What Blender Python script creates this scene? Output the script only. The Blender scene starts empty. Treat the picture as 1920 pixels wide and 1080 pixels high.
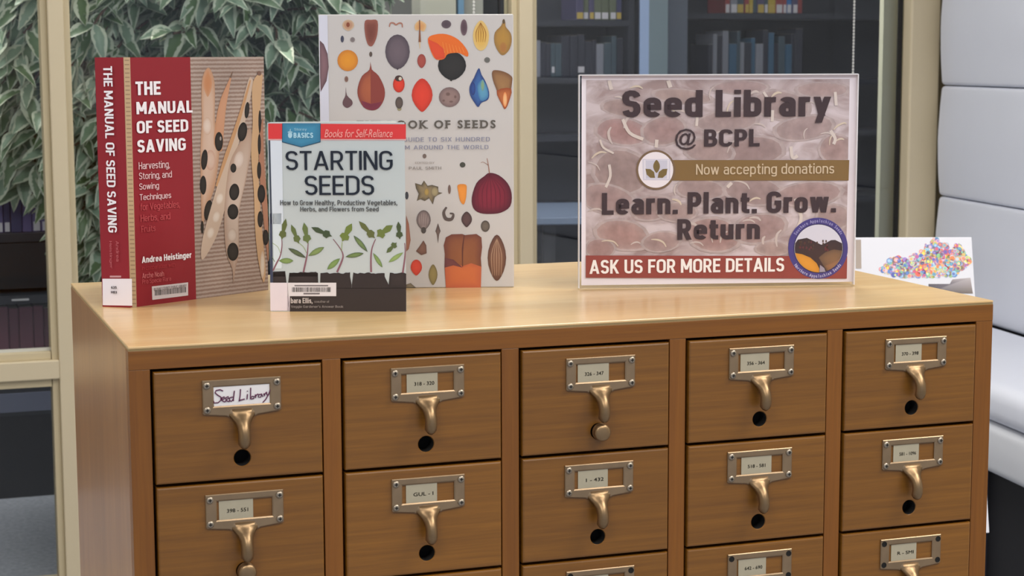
import bpy, bmesh, math, random, json
from mathutils import Vector, Matrix, noise
from mathutils.geometry import tessellate_polygon
R = math.radians
SC = bpy.context.scene
COL = SC.collection
G = -.045                                  # floor level
H = 1.15                                   # height of the card catalogue's top above the floor

# ------------------------------------------------------------------ camera
yaw, pit, rol = -0.3342060529813079, 0.12659049831215877, -0.002975769753048775
fw = Vector((-math.sin(yaw)*math.cos(pit), math.cos(yaw)*math.cos(pit), -math.sin(pit)))
rt = Vector((math.cos(yaw), math.sin(yaw), 0)); up = rt.cross(fw)
r2 = rt*math.cos(rol) + up*math.sin(rol); u2 = up*math.cos(rol) - rt*math.sin(rol)
cam = bpy.data.cameras.new('camera'); co = bpy.data.objects.new('camera', cam); COL.objects.link(co)
M = Matrix((r2, u2, -fw)).transposed().to_4x4(); M.translation = Vector((-0.208164, -1.646246, 0.258807+H))
co.matrix_world = M
cam.sensor_width = 36; cam.lens = 3448.137/1920*36; cam.clip_end = 60; cam.clip_start = .05
cam.dof.use_dof = True; cam.dof.focus_distance = 2.05; cam.dof.aperture_fstop = 22
SC.camera = co
# ------------------------------------------------------------------ exposure, world, room lights
SC.view_settings.view_transform = 'Standard'; SC.view_settings.look = 'None'
SC.view_settings.gamma = 1; SC.view_settings.use_curve_mapping = False
SC.view_settings.exposure = 0.0
w = bpy.data.worlds.new('world'); SC.world = w; w.use_nodes = True
w.node_tree.nodes['Background'].inputs[0].default_value = (.80, .86, 1, 1)
w.node_tree.nodes['Background'].inputs[1].default_value = .55
def area(x, y, z, sx, sy, e, col=(1, .96, .90)):
    l = bpy.data.lights.new('room_light', 'AREA'); l.shape = 'RECTANGLE'; l.size = sx; l.size_y = sy; l.energy = e; l.color = col
    o = bpy.data.objects.new('room_light', l); COL.objects.link(o); o.location = (x, y, z)
LIGHTS = [(-.9, -1.6, 24), (.9, -1.6, 24), (-1.7, .5, 40), (1.3, 1.2, 26), (1.9, -.8, 36), (-1.2, 2.9, 12), (1.2, 2.9, 16), (.2, 4.05, 78), (1.0, 3.78, 34), (2.3, 4.3, 16), (1.6, 5.6, 22), (4.2, 5.2, 5)]  # second fig lamp and right-pane lamp are added to brighten fig and wall end
for lx, ly, le in LIGHTS: area(lx, ly, 2.70, 1.15, .55, le)

# ------------------------------------------------------------------ helpers
def lin(h, k=1.0):
    h = h.lstrip('#'); o = []
    for i in (0, 2, 4):
        c = int(h[i:i+2], 16)/255
        c = c/12.92 if c <= .04045 else ((c+.055)/1.055)**2.4
        o.append(min(c/k, .9))
    return (o[0], o[1], o[2], 1)
def mat(name, col, rough=.5, metal=0, spec=.5, var=0, vscale=8, bump=0, bscale=200, coat=0):
    m = bpy.data.materials.new(name); m.use_nodes = True; nt = m.node_tree; b = nt.nodes['Principled BSDF']
    c = lin(col) if isinstance(col, str) else col
    b.inputs['Base Color'].default_value = c; b.inputs['Roughness'].default_value = rough; b.inputs['Metallic'].default_value = metal
    b.inputs['Specular IOR Level'].default_value = spec; b.inputs['Coat Weight'].default_value = coat
    tc = nt.nodes.new('ShaderNodeTexCoord')
    if var:
        n = nt.nodes.new('ShaderNodeTexNoise'); n.inputs['Scale'].default_value = vscale; n.inputs['Detail'].default_value = 5
        nt.links.new(tc.outputs['Object'], n.inputs['Vector'])
        mx = nt.nodes.new('ShaderNodeMix'); mx.data_type = 'RGBA'
        mx.inputs[6].default_value = tuple(x*(1-var) for x in c[:3])+(1,); mx.inputs[7].default_value = tuple(min(1, x*(1+var)) for x in c[:3])+(1,)
        nt.links.new(n.outputs['Fac'], mx.inputs[0]); nt.links.new(mx.outputs[2], b.inputs['Base Color'])
    if bump:
        n = nt.nodes.new('ShaderNodeTexNoise'); n.inputs['Scale'].default_value = bscale; n.inputs['Detail'].default_value = 3
        nt.links.new(tc.outputs['Object'], n.inputs['Vector'])
        bp = nt.nodes.new('ShaderNodeBump'); bp.inputs['Strength'].default_value = bump; bp.inputs['Distance'].default_value = .002
        nt.links.new(n.outputs['Fac'], bp.inputs['Height']); nt.links.new(bp.outputs[0], b.inputs['Normal'])
    return m
def wood(name, c1, c2, c3, scale=(1.2, 14, 26), rough=.35, coat=.25, crough=.2):
    """grain stretched along the local x axis (or z, by scale), each object offset by its random value"""
    m = bpy.data.materials.new(name); m.use_nodes = True; nt = m.node_tree; N = nt.nodes; L = nt.links; b = N['Principled BSDF']
    tc = N.new('ShaderNodeTexCoord'); oi = N.new('ShaderNodeObjectInfo'); mu = N.new('ShaderNodeVectorMath'); mu.operation = 'SCALE'
    cx = N.new('ShaderNodeCombineXYZ'); L.new(oi.outputs['Random'], cx.inputs[0]); L.new(oi.outputs['Random'], cx.inputs[1]); L.new(oi.outputs['Random'], cx.inputs[2])
    L.new(cx.outputs[0], mu.inputs[0]); mu.inputs['Scale'].default_value = 7
    ad = N.new('ShaderNodeVectorMath'); ad.operation = 'ADD'; L.new(tc.outputs['Object'], ad.inputs[0]); L.new(mu.outputs[0], ad.inputs[1])
    mp = N.new('ShaderNodeMapping'); mp.inputs['Scale'].default_value = scale; L.new(ad.outputs[0], mp.inputs[0])
    n1 = N.new('ShaderNodeTexNoise'); n1.inputs['Scale'].default_value = 2.2; n1.inputs['Detail'].default_value = 7; n1.inputs['Roughness'].default_value = .62; n1.inputs['Distortion'].default_value = .5
    L.new(mp.outputs[0], n1.inputs[0])
    n2 = N.new('ShaderNodeTexNoise'); n2.inputs['Scale'].default_value = 14; n2.inputs['Detail'].default_value = 4; L.new(mp.outputs[0], n2.inputs[0])
    cr = N.new('ShaderNodeValToRGB'); e = cr.color_ramp.elements; e[0].position = .30; e[0].color = lin(c1); e[1].position = .72; e[1].color = lin(c3)
    k = e.new(.5); k.color = lin(c2); L.new(n1.outputs['Fac'], cr.inputs[0])
    hs = N.new('ShaderNodeHueSaturation'); L.new(cr.outputs[0], hs.inputs['Color'])
    mr = N.new('ShaderNodeMapRange'); mr.inputs['To Min'].default_value = .86; mr.inputs['To Max'].default_value = 1.13; L.new(n2.outputs['Fac'], mr.inputs[0])
    mr2 = N.new('ShaderNodeMapRange'); mr2.inputs['To Min'].default_value = .92; mr2.inputs['To Max'].default_value = 1.08; L.new(oi.outputs['Random'], mr2.inputs[0])
    mm = N.new('ShaderNodeMath'); mm.operation = 'MULTIPLY'; L.new(mr.outputs[0], mm.inputs[0]); L.new(mr2.outputs[0], mm.inputs[1]); L.new(mm.outputs[0], hs.inputs['Value'])
    L.new(hs.outputs[0], b.inputs['Base Color']); b.inputs['Roughness'].default_value = rough
    b.inputs['Coat Weight'].default_value = coat; b.inputs['Coat Roughness'].default_value = crough
    bp = N.new('ShaderNodeBump'); bp.inputs['Strength'].default_value = .08; bp.inputs['Distance'].default_value = .001; L.new(n2.outputs['Fac'], bp.inputs['Height']); L.new(bp.outputs[0], b.inputs['Normal'])
    return m
def glassy(name, tint=(1, 1, 1, 1), refl=1.0, rough=.02):
    m = bpy.data.materials.new(name); m.use_nodes = True; nt = m.node_tree; N = nt.nodes; L = nt.links
    N.remove(N['Principled BSDF']); out = N['Material Output']
    t = N.new('ShaderNodeBsdfTransparent'); t.inputs[0].default_value = tint
    g = N.new('ShaderNodeBsdfGlossy'); g.inputs['Roughness'].default_value = rough; g.inputs['Color'].default_value = (refl, refl, refl, 1)
    f = N.new('ShaderNodeFresnel'); f.inputs[0].default_value = 1.45; mx = N.new('ShaderNodeMixShader')
    L.new(f.outputs[0], mx.inputs[0]); L.new(t.outputs[0], mx.inputs[1]); L.new(g.outputs[0], mx.inputs[2]); L.new(mx.outputs[0], out.inputs[0])
    return m
KP = .79                                   # paper colours were read off the lit photograph; this turns them into reflectance
def printed(name, rough=.4, coat=0):
    m = bpy.data.materials.new(name); m.use_nodes = True; nt = m.node_tree; b = nt.nodes['Principled BSDF']
    a = nt.nodes.new('ShaderNodeAttribute'); a.attribute_name = 'Col'; nt.links.new(a.outputs['Color'], b.inputs['Base Color'])
    b.inputs['Roughness'].default_value = rough; b.inputs['Coat Weight'].default_value = coat; b.inputs['Coat Roughness'].default_value = .12; b.inputs['Specular IOR Level'].default_value = .3
    return m
class MB:
    """collects shapes and links them as ONE mesh object"""
    def __init__(s): s.v = []; s.f = []; s.c = []
    def add(s, vs, fs, col=None):
        k = len(s.v); s.v += [tuple(x) for x in vs]; s.f += [tuple(i+k for i in f) for f in fs]
        if col is not None:
            if isinstance(col[0], (int, float)): col = [col]*len(vs)
            s.c += list(col)
        return s
    def box(s, x0, x1, y0, y1, z0, z1, col=None):
        return s.add([(x, y, z) for x in (x0, x1) for y in (y0, y1) for z in (z0, z1)],
              [(0, 1, 3, 2), (4, 6, 7, 5), (0, 4, 5, 1), (2, 3, 7, 6), (0, 2, 6, 4), (1, 5, 7, 3)], col)
    def prism(s, pts, z0, z1, col=None):
        n = len(pts)
        return s.add([(x, y, z0) for x, y in pts]+[(x, y, z1) for x, y in pts],
              [tuple(range(n))[::-1], tuple(range(n, 2*n))]+[(i, (i+1) % n, n+(i+1) % n, n+i) for i in range(n)], col)
    def tube(s, pts, rs, n=8, cap=True):
        k = len(s.v); P = [Vector(p) for p in pts]; rs = rs if isinstance(rs, (list, tuple)) else [rs]*len(P)
        a = None
        for i, q in enumerate(P):
            t = (P[min(i+1, len(P)-1)]-P[max(i-1, 0)]).normalized()
            if a is None: a = t.orthogonal().normalized()
            a = (a-t*a.dot(t)).normalized(); b = t.cross(a)
            for j in range(n):
                g = 2*math.pi*j/n; s.v.append(tuple(q+(a*math.cos(g)+b*math.sin(g))*rs[i]))
        for i in range(len(P)-1):
            for j in range(n): s.f.append((k+i*n+j, k+i*n+(j+1) % n, k+(i+1)*n+(j+1) % n, k+(i+1)*n+j))
        if cap: s.f.append(tuple(range(k, k+n))[::-1]); s.f.append(tuple(range(k+(len(P)-1)*n, k+len(P)*n)))
        return s
    def lathe(s, prof, c=(0, 0, 0), ax='z', n=16):
        k = len(s.v)
        for r_, h in prof:
            for j in range(n):
                g = 2*math.pi*j/n; a, b = r_*math.cos(g), r_*math.sin(g)
                q = (a, b, h) if ax == 'z' else (a, -h, b)
                s.v.append((c[0]+q[0], c[1]+q[1], c[2]+q[2]))
        for i in range(len(prof)-1):
            for j in range(n): s.f.append((k+i*n+j, k+i*n+(j+1) % n, k+(i+1)*n+(j+1) % n, k+(i+1)*n+j))
        s.f.append(tuple(range(k, k+n))[::-1]); s.f.append(tuple(range(k+(len(prof)-1)*n, k+len(prof)*n)))
        return s
    def mesh(s, name, m, smooth=False, bevel=0, seg=2, fix=True):
        me = bpy.data.meshes.new(name); me.from_pydata(s.v, [], s.f)
        if s.c:
            at = me.color_attributes.new('Col', 'FLOAT_COLOR', 'POINT')
            at.data.foreach_set('color', [x for c in s.c for x in c])
        if fix:
            bm = bmesh.new(); bm.from_mesh(me)
            bmesh.ops.recalc_face_normals(bm, faces=bm.faces)
            if bevel: bmesh.ops.bevel(bm, geom=list(bm.edges), offset=bevel, segments=seg, profile=.5, affect='EDGES', clamp_overlap=True)
            bm.to_mesh(me); bm.free()
        if smooth: me.polygons.foreach_set('use_smooth', [True]*len(me.polygons))
        if m: me.materials.append(m)
        me.update(); return me
    def build(s, name, m, parent=None, loc=(0, 0, 0), rz=0, **k):
        return link(name, s.mesh(name, m, **k), parent, loc, rz)
def link(name, me, parent=None, loc=(0, 0, 0), rz=0):
    o = bpy.data.objects.new(name, me); COL.objects.link(o); o.location = loc; o.rotation_euler = (0, 0, rz); o.parent = parent; return o
def tag(o, label, cat, group=None, kind=None):
    o['label'] = label
    if cat: o['category'] = cat
    if group: o['group'] = group
    if kind: o['kind'] = kind
    return o
def thing(name, label, cat, loc=(0, 0, 0), rz=0, group=None):
    return tag(link(name, None, None, loc, rz), label, cat, group)
def struct(o, label=None):
    o['kind'] = 'structure'
    if label: o['label'] = label
    return o
ART = json.loads(r'''{"manual_art":[["p",[[0.21,256.56],[8.54,256.53],[7.8,-0.83],[0.0,0.0]],"#b9a07c","#b9a07c",1,0],
["p",[[1.53,254.14],[7.2,254.11],[7.15,252.93],[1.49,252.96]],"#8d7658","#8d7658",2,0],
["p",[[1.53,249.84],[7.2,249.8],[7.15,248.62],[1.48,248.65]],"#8d7658","#8d7658",2,0],
["p",[[1.52,245.53],[7.19,245.49],[7.15,244.3],[1.48,244.35]],"#8d7658","#8d7658",2,0],
["p",[[1.52,241.22],[7.19,241.17],[7.15,239.98],[1.48,240.04]],"#8d7658","#8d7658",2,0],
["p",[[1.52,236.91],[7.19,236.85],[7.15,235.66],[1.48,235.73]],"#8d7658","#8d7658",2,0],
["p",[[1.52,232.6],[7.19,232.53],[7.15,231.34],[1.47,231.42]],"#8d7658","#8d7658",2,0],
["p",[[1.51,228.29],[7.19,228.2],[7.15,227.01],[1.47,227.1]],"#8d7658","#8d7658",2,0],
["p",[[1.51,223.97],[7.19,223.88],[7.15,222.69],[1.47,222.78]],"#8d7658","#8d7658",2,0],
["p",[[1.51,219.65],[7.19,219.55],[7.15,218.36],[1.47,218.46]],"#8d7658","#8d7658",2,0],
["p",[[1.51,215.33],[7.19,215.21],[7.15,214.02],[1.46,214.14]],"#8d7658","#8d7658",2,0],
["p",[[1.51,211.0],[7.19,210.88],[7.15,209.69],[1.46,209.81]],"#8d7658","#8d7658",2,0],
["p",[[1.5,206.67],[7.19,206.54],[7.15,205.35],[1.46,205.48]],"#8d7658","#8d7658",2,0],
["p",[[1.5,202.34],[7.19,202.2],[7.15,201.01],[1.46,201.15]],"#8d7658","#8d7658",2,0],
["p",[[1.5,198.01],[7.19,197.86],[7.14,196.67],[1.45,196.82]],"#8d7658","#8d7658",2,0],
["p",[[1.5,193.68],[7.19,193.51],[7.14,192.32],[1.45,192.49]],"#8d7658","#8d7658",2,0],
["p",[[1.49,189.34],[7.19,189.17],[7.14,187.97],[1.45,188.15]],"#8d7658","#8d7658",2,0],
["p",[[1.49,185.0],[7.19,184.82],[7.14,183.62],[1.45,183.81]],"#8d7658","#8d7658",2,0],
["p",[[1.49,180.66],[7.18,180.46],[7.14,179.27],[1.45,179.46]],"#8d7658","#8d7658",2,0],
["p",[[1.49,176.31],[7.18,176.11],[7.14,174.91],[1.44,175.12]],"#8d7658","#8d7658",2,0],
["p",[[1.48,171.96],[7.18,171.75],[7.14,170.55],[1.44,170.77]],"#8d7658","#8d7658",2,0],
["p",[[1.48,167.61],[7.18,167.39],[7.14,166.19],[1.44,166.42]],"#8d7658","#8d7658",2,0],
["p",[[1.48,163.26],[7.18,163.03],[7.14,161.83],[1.44,162.07]],"#8d7658","#8d7658",2,0],
["p",[[1.48,158.91],[7.18,158.66],[7.14,157.46],[1.43,157.71]],"#8d7658","#8d7658",2,0],
["p",[[1.47,154.55],[7.18,154.3],[7.14,153.1],[1.43,153.35]],"#8d7658","#8d7658",2,0],
["p",[[1.47,150.19],[7.18,149.93],[7.14,148.73],[1.43,148.99]],"#8d7658","#8d7658",2,0],
["p",[[1.47,145.83],[7.18,145.55],[7.14,144.35],[1.43,144.63]],"#8d7658","#8d7658",2,0],
["p",[[1.47,141.46],[7.18,141.18],[7.14,139.98],[1.42,140.26]],"#8d7658","#8d7658",2,0],
["p",[[1.47,137.09],[7.18,136.8],[7.14,135.6],[1.42,135.89]],"#8d7658","#8d7658",2,0],
["p",[[1.46,132.72],[7.18,132.42],[7.13,131.22],[1.42,131.52]],"#8d7658","#8d7658",2,0],
["p",[[1.46,128.35],[7.18,128.04],[7.13,126.83],[1.42,127.15]],"#8d7658","#8d7658",2,0],
["p",[[1.46,123.97],[7.18,123.65],[7.13,122.45],[1.42,122.77]],"#8d7658","#8d7658",2,0],
["p",[[1.46,119.59],[7.18,119.26],[7.13,118.06],[1.41,118.39]],"#8d7658","#8d7658",2,0],
["p",[[1.45,115.21],[7.17,114.87],[7.13,113.67],[1.41,114.01]],"#8d7658","#8d7658",2,0],
["p",[[1.45,110.83],[7.17,110.48],[7.13,109.27],[1.41,109.63]],"#8d7658","#8d7658",2,0],
["p",[[1.45,106.44],[7.17,106.08],[7.13,104.87],[1.41,105.24]],"#8d7658","#8d7658",2,0],
["p",[[1.45,102.06],[7.17,101.68],[7.13,100.48],[1.4,100.85]],"#8d7658","#8d7658",2,0],
["p",[[1.44,97.67],[7.17,97.28],[7.13,96.07],[1.4,96.46]],"#8d7658","#8d7658",2,0],
["p",[[1.44,93.27],[7.17,92.88],[7.13,91.67],[1.4,92.07]],"#8d7658","#8d7658",2,0],
["p",[[1.44,88.88],[7.17,88.47],[7.13,87.26],[1.4,87.67]],"#8d7658","#8d7658",2,0],
["p",[[1.44,84.48],[7.17,84.06],[7.13,82.85],[1.39,83.27]],"#8d7658","#8d7658",2,0],
["p",[[1.43,80.08],[7.17,79.65],[7.13,78.44],[1.39,78.87]],"#8d7658","#8d7658",2,0],
["p",[[1.43,75.67],[7.17,75.24],[7.13,74.03],[1.39,74.46]],"#8d7658","#8d7658",2,0],
["p",[[1.43,71.27],[7.17,70.82],[7.12,69.61],[1.39,70.06]],"#8d7658","#8d7658",2,0],
["p",[[1.43,66.86],[7.17,66.4],[7.12,65.19],[1.38,65.65]],"#8d7658","#8d7658",2,0],
["p",[[1.43,62.44],[7.17,61.98],[7.12,60.77],[1.38,61.23]],"#8d7658","#8d7658",2,0],
["p",[[1.42,58.03],[7.17,57.55],[7.12,56.34],[1.38,56.82]],"#8d7658","#8d7658",2,0],
["p",[[1.42,53.61],[7.17,53.13],[7.12,51.91],[1.38,52.4]],"#8d7658","#8d7658",2,0],
["p",[[1.42,49.19],[7.16,48.7],[7.12,47.48],[1.37,47.98]],"#8d7658","#8d7658",2,0],
["p",[[1.42,44.77],[7.16,44.27],[7.12,43.05],[1.37,43.56]],"#8d7658","#8d7658",2,0],
["p",[[1.41,40.35],[7.16,39.83],[7.12,38.61],[1.37,39.13]],"#8d7658","#8d7658",2,0],
["p",[[1.41,35.92],[7.16,35.39],[7.12,34.18],[1.37,34.71]],"#8d7658","#8d7658",2,0],
["p",[[1.41,31.49],[7.16,30.95],[7.12,29.73],[1.37,30.28]],"#8d7658","#8d7658",2,0],
["p",[[1.41,27.06],[7.16,26.51],[7.12,25.29],[1.36,25.84]],"#8d7658","#8d7658",2,0],
["p",[[1.4,22.62],[7.16,22.06],[7.12,20.85],[1.36,21.41]],"#8d7658","#8d7658",2,0],
["p",[[1.4,18.19],[7.16,17.62],[7.12,16.4],[1.36,16.97]],"#8d7658","#8d7658",2,0],
["p",[[1.4,13.74],[7.16,13.17],[7.12,11.95],[1.36,12.53]],"#8d7658","#8d7658",2,0],
["p",[[1.4,9.3],[7.16,8.71],[7.11,7.49],[1.35,8.08]],"#8d7658","#8d7658",2,0],
["p",[[1.39,4.86],[7.16,4.26],[7.11,3.03],[1.35,3.64]],"#8d7658","#8d7658",2,0],
["p",[[110.71,245.58],[102.07,235.38],[99.83,212.69],[99.71,188.72],[96.97,159.97],[96.23,116.55],[96.88,77.68],[102.29,91.91],[113.92,115.54],[119.19,134.75],[122.21,151.65],[123.34,168.62],[117.67,188.2],[118.54,217.14],[117.49,234.0]],"#cbb3a4","#b08464",2,1],
["p",[[109.43,244.15],[110.45,243.42],[111.79,241.3],[113.38,237.99],[114.72,233.83],[115.17,229.22],[114.44,224.63],[112.85,220.5],[111.05,217.24],[109.59,215.15],[108.52,214.44],[107.5,215.19],[106.17,217.33],[104.58,220.64],[103.25,224.8],[102.81,229.39],[103.53,233.96],[105.11,238.08],[106.9,241.34],[108.36,243.43]],"#b4713f","#bd8a66",3,0],
["p",[[107.26,193.32],[109.15,192.79],[110.84,191.38],[112.15,189.21],[112.95,186.49],[113.16,183.5],[112.77,180.53],[111.8,177.87],[110.36,175.78],[108.59,174.47],[106.67,174.06],[104.77,174.6],[103.09,176.03],[101.79,178.2],[101.0,180.91],[100.79,183.89],[101.18,186.84],[102.14,189.5],[103.57,191.58],[105.33,192.9]],"#d9cbc2","#c0a08c",3,0],
["p",[[110.53,158.21],[112.63,157.59],[114.49,155.96],[115.93,153.49],[116.82,150.4],[117.05,147.01],[116.62,143.66],[115.55,140.66],[113.96,138.31],[112.0,136.86],[109.87,136.43],[107.77,137.06],[105.92,138.7],[104.48,141.18],[103.61,144.26],[103.38,147.63],[103.81,150.97],[104.87,153.96],[106.45,156.3],[108.4,157.76]],"#cdb6a8","#bb9482",3,0],
["p",[[143.12,240.97],[137.78,231.34],[126.2,212.16],[119.3,190.57],[115.38,164.07],[126.12,156.35],[129.98,180.54],[133.85,204.73],[140.24,228.88]],"#c08c6c","#b5805c",3,1],
["s",[[143.75,240.97],[140.39,234.21]],[0.95,1.91],"#4a3a33",4],
["p",[[122.65,176.9],[124.37,176.34],[125.91,174.84],[127.09,172.54],[127.81,169.67],[127.99,166.5],[127.62,163.36],[126.74,160.54],[125.42,158.33],[123.8,156.95],[122.04,156.52],[120.31,157.09],[118.78,158.6],[117.61,160.91],[116.9,163.77],[116.71,166.93],[117.08,170.06],[117.97,172.86],[119.28,175.07],[120.89,176.46]],"#2c2826","#171515",5,0],
["p",[[103.39,158.94],[104.65,158.27],[105.63,156.61],[106.24,154.12],[106.42,151.05],[106.15,147.7],[105.46,144.39],[104.42,141.46],[103.13,139.18],[101.71,137.79],[100.3,137.42],[99.05,138.11],[98.07,139.77],[97.47,142.26],[97.29,145.33],[97.56,148.67],[98.24,151.97],[99.28,154.89],[100.57,157.17],[101.99,158.56]],"#2c2826","#171515",5,0],
["p",[[99.78,131.36],[101.1,130.8],[102.26,129.29],[103.15,126.99],[103.68,124.13],[103.8,120.97],[103.49,117.84],[102.79,115.04],[101.76,112.85],[100.51,111.47],[99.15,111.05],[97.83,111.63],[96.67,113.14],[95.79,115.44],[95.27,118.31],[95.15,121.45],[95.46,124.57],[96.16,127.37],[97.18,129.56],[98.43,130.93]],"#2c2826","#171515",5,0],
["p",[[108.22,104.75],[109.69,103.91],[110.75,102.11],[111.29,99.52],[111.26,96.41],[110.66,93.07],[109.55,89.84],[108.04,87.03],[106.28,84.92],[104.44,83.71],[102.71,83.52],[101.24,84.38],[100.2,86.18],[99.66,88.76],[99.7,91.87],[100.29,95.19],[101.4,98.41],[102.9,101.22],[104.65,103.33],[106.49,104.55]],"#2c2826","#171515",5,0],
["p",[[97.06,83.27],[97.62,82.89],[98.11,81.89],[98.47,80.36],[98.68,78.44],[98.7,76.33],[98.55,74.24],[98.22,72.36],[97.77,70.89],[97.22,69.96],[96.64,69.67],[96.07,70.04],[95.59,71.05],[95.22,72.58],[95.02,74.5],[94.99,76.6],[95.15,78.7],[95.47,80.57],[95.93,82.04],[96.47,82.97]],"#2c2826","#171515",5,0],
["p",[[124.7,171.97],[125.08,171.85],[125.42,171.53],[125.69,171.04],[125.85,170.42],[125.89,169.74],[125.81,169.07],[125.61,168.47],[125.32,168.0],[124.96,167.7],[124.57,167.61],[124.18,167.73],[123.84,168.05],[123.58,168.54],[123.42,169.16],[123.38,169.84],[123.46,170.51],[123.65,171.11],[123.95,171.58],[124.31,171.88]],"#8f8a88","#8f8a88",6,0],
["p",[[170.43,232.88],[164.89,230.99],[149.29,189.72],[132.42,156.09],[118.76,120.15],[105.24,86.84],[95.74,60.72],[94.55,42.52],[102.15,46.77],[117.85,68.81],[130.85,102.3],[133.08,124.26],[145.05,153.12],[160.52,189.4],[171.22,226.0]],"#c9bbae","#b79d88",6,1],
["s",[[168.13,231.44],[150.89,189.67],[132.28,151.21],[117.15,119.01]],[1.94,4.86,5.18,2.59],"#b88a5c",7],
["p",[[123.76,111.34],[125.14,110.64],[126.16,109.42],[126.73,107.8],[126.77,105.94],[126.3,104.02],[125.35,102.22],[124.02,100.73],[122.44,99.7],[120.77,99.21],[119.16,99.32],[117.79,100.03],[116.77,101.24],[116.21,102.86],[116.17,104.72],[116.64,106.63],[117.58,108.42],[118.91,109.91],[120.48,110.95],[122.15,111.44]],"#ddd4cb","#c3b1a2",7,0],
["p",[[118.46,92.08],[119.84,91.38],[120.86,90.15],[121.42,88.53],[121.47,86.66],[120.99,84.74],[120.04,82.95],[118.72,81.47],[117.14,80.45],[115.47,79.98],[113.88,80.1],[112.5,80.81],[111.49,82.04],[110.93,83.66],[110.89,85.52],[111.36,87.43],[112.3,89.21],[113.62,90.69],[115.19,91.72],[116.86,92.2]],"#ddd4cb","#c3b1a2",7,0],
["p",[[110.12,75.53],[111.49,74.82],[112.51,73.59],[113.06,71.96],[113.11,70.1],[112.63,68.18],[111.69,66.4],[110.37,64.93],[108.8,63.92],[107.14,63.46],[105.55,63.59],[104.19,64.31],[103.18,65.54],[102.63,67.16],[102.59,69.02],[103.06,70.93],[103.99,72.7],[105.31,74.17],[106.87,75.19],[108.53,75.66]],"#ddd4cb","#c3b1a2",7,0],
["p",[[165.73,179.4],[150.13,162.73],[136.82,143.67],[129.49,109.75],[126.9,75.52],[129.2,45.73],[136.98,27.7],[137.83,12.69],[141.5,28.54],[146.84,46.75],[148.04,88.86],[158.67,122.89],[168.5,162.02]],"#c3b4aa","#a48a7a",7,1],
["p",[[152.14,155.13],[154.16,154.28],[155.74,152.57],[156.72,150.17],[157.01,147.32],[156.57,144.29],[155.46,141.38],[153.77,138.89],[151.69,137.05],[149.4,136.04],[147.14,135.97],[145.13,136.83],[143.57,138.54],[142.6,140.94],[142.31,143.78],[142.75,146.79],[143.85,149.69],[145.52,152.17],[147.6,154.02],[149.88,155.04]],"#d5cac4","#b8a69b",8,0],
["p",[[137.94,72.25],[139.9,71.74],[141.66,70.56],[143.03,68.81],[143.88,66.67],[144.13,64.35],[143.75,62.08],[142.78,60.08],[141.31,58.55],[139.5,57.64],[137.52,57.43],[135.55,57.95],[133.81,59.14],[132.45,60.89],[131.61,63.02],[131.36,65.32],[131.74,67.58],[132.7,69.58],[134.16,71.11],[135.96,72.03]],"#d2c8c0","#b3a195",8,0],
["p",[[163.65,207.94],[164.58,207.43],[165.3,206.1],[165.73,204.1],[165.84,201.61],[165.61,198.88],[165.06,196.18],[164.26,193.77],[163.27,191.89],[162.2,190.73],[161.14,190.4],[160.22,190.92],[159.5,192.25],[159.07,194.25],[158.97,196.74],[159.2,199.46],[159.74,202.16],[160.55,204.56],[161.53,206.44],[162.6,207.6]],"#2f2b2a","#151313",9,0],
["p",[[157.48,186.19],[159.34,185.43],[160.8,183.74],[161.73,181.3],[162.03,178.34],[161.67,175.15],[160.69,172.05],[159.18,169.35],[157.29,167.3],[155.22,166.12],[153.15,165.91],[151.3,166.69],[149.85,168.38],[148.93,170.82],[148.63,173.77],[148.99,176.94],[149.97,180.03],[151.47,182.72],[153.34,184.77],[155.41,185.96]],"#2f2b2a","#151313",9,0],
["p",[[141.55,142.23],[142.82,141.93],[143.96,141.18],[144.85,140.05],[145.4,138.65],[145.56,137.13],[145.31,135.62],[144.68,134.28],[143.73,133.24],[142.56,132.6],[141.27,132.42],[140.0,132.73],[138.86,133.48],[137.98,134.61],[137.43,136.0],[137.28,137.53],[137.52,139.03],[138.15,140.37],[139.09,141.41],[140.27,142.05]],"#2f2b2a","#151313",9,0],
["p",[[143.23,120.48],[145.33,119.77],[147.1,118.25],[148.37,116.07],[149.0,113.43],[148.95,110.59],[148.2,107.85],[146.85,105.46],[145.01,103.66],[142.88,102.63],[140.66,102.47],[138.57,103.18],[136.81,104.71],[135.55,106.9],[134.93,109.53],[134.98,112.35],[135.72,115.08],[137.07,117.46],[138.89,119.26],[141.02,120.3]],"#2f2b2a","#151313",9,0],
["p",[[139.66,98.55],[142.01,97.99],[144.12,96.66],[145.77,94.7],[146.79,92.29],[147.09,89.67],[146.64,87.1],[145.48,84.83],[143.73,83.09],[141.56,82.04],[139.18,81.8],[136.82,82.37],[134.73,83.71],[133.1,85.67],[132.08,88.08],[131.78,90.68],[132.23,93.24],[133.38,95.5],[135.12,97.24],[137.28,98.29]],"#2f2b2a","#151313",9,0],
["p",[[138.45,56.61],[140.91,55.93],[143.1,54.35],[144.81,52.01],[145.87,49.16],[146.18,46.06],[145.7,43.02],[144.48,40.35],[142.64,38.3],[140.37,37.09],[137.88,36.82],[135.43,37.51],[133.25,39.11],[131.55,41.45],[130.5,44.3],[130.2,47.38],[130.68,50.4],[131.89,53.06],[133.71,55.1],[135.97,56.32]],"#2f2b2a","#151313",9,0],
["p",[[184.96,191.18],[178.27,161.64],[179.56,111.78],[182.19,86.59],[187.47,35.81],[189.6,40.69],[189.05,96.18],[185.81,136.43],[185.15,173.81]],"#8f5a44","#a9745a",8,1],
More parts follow.
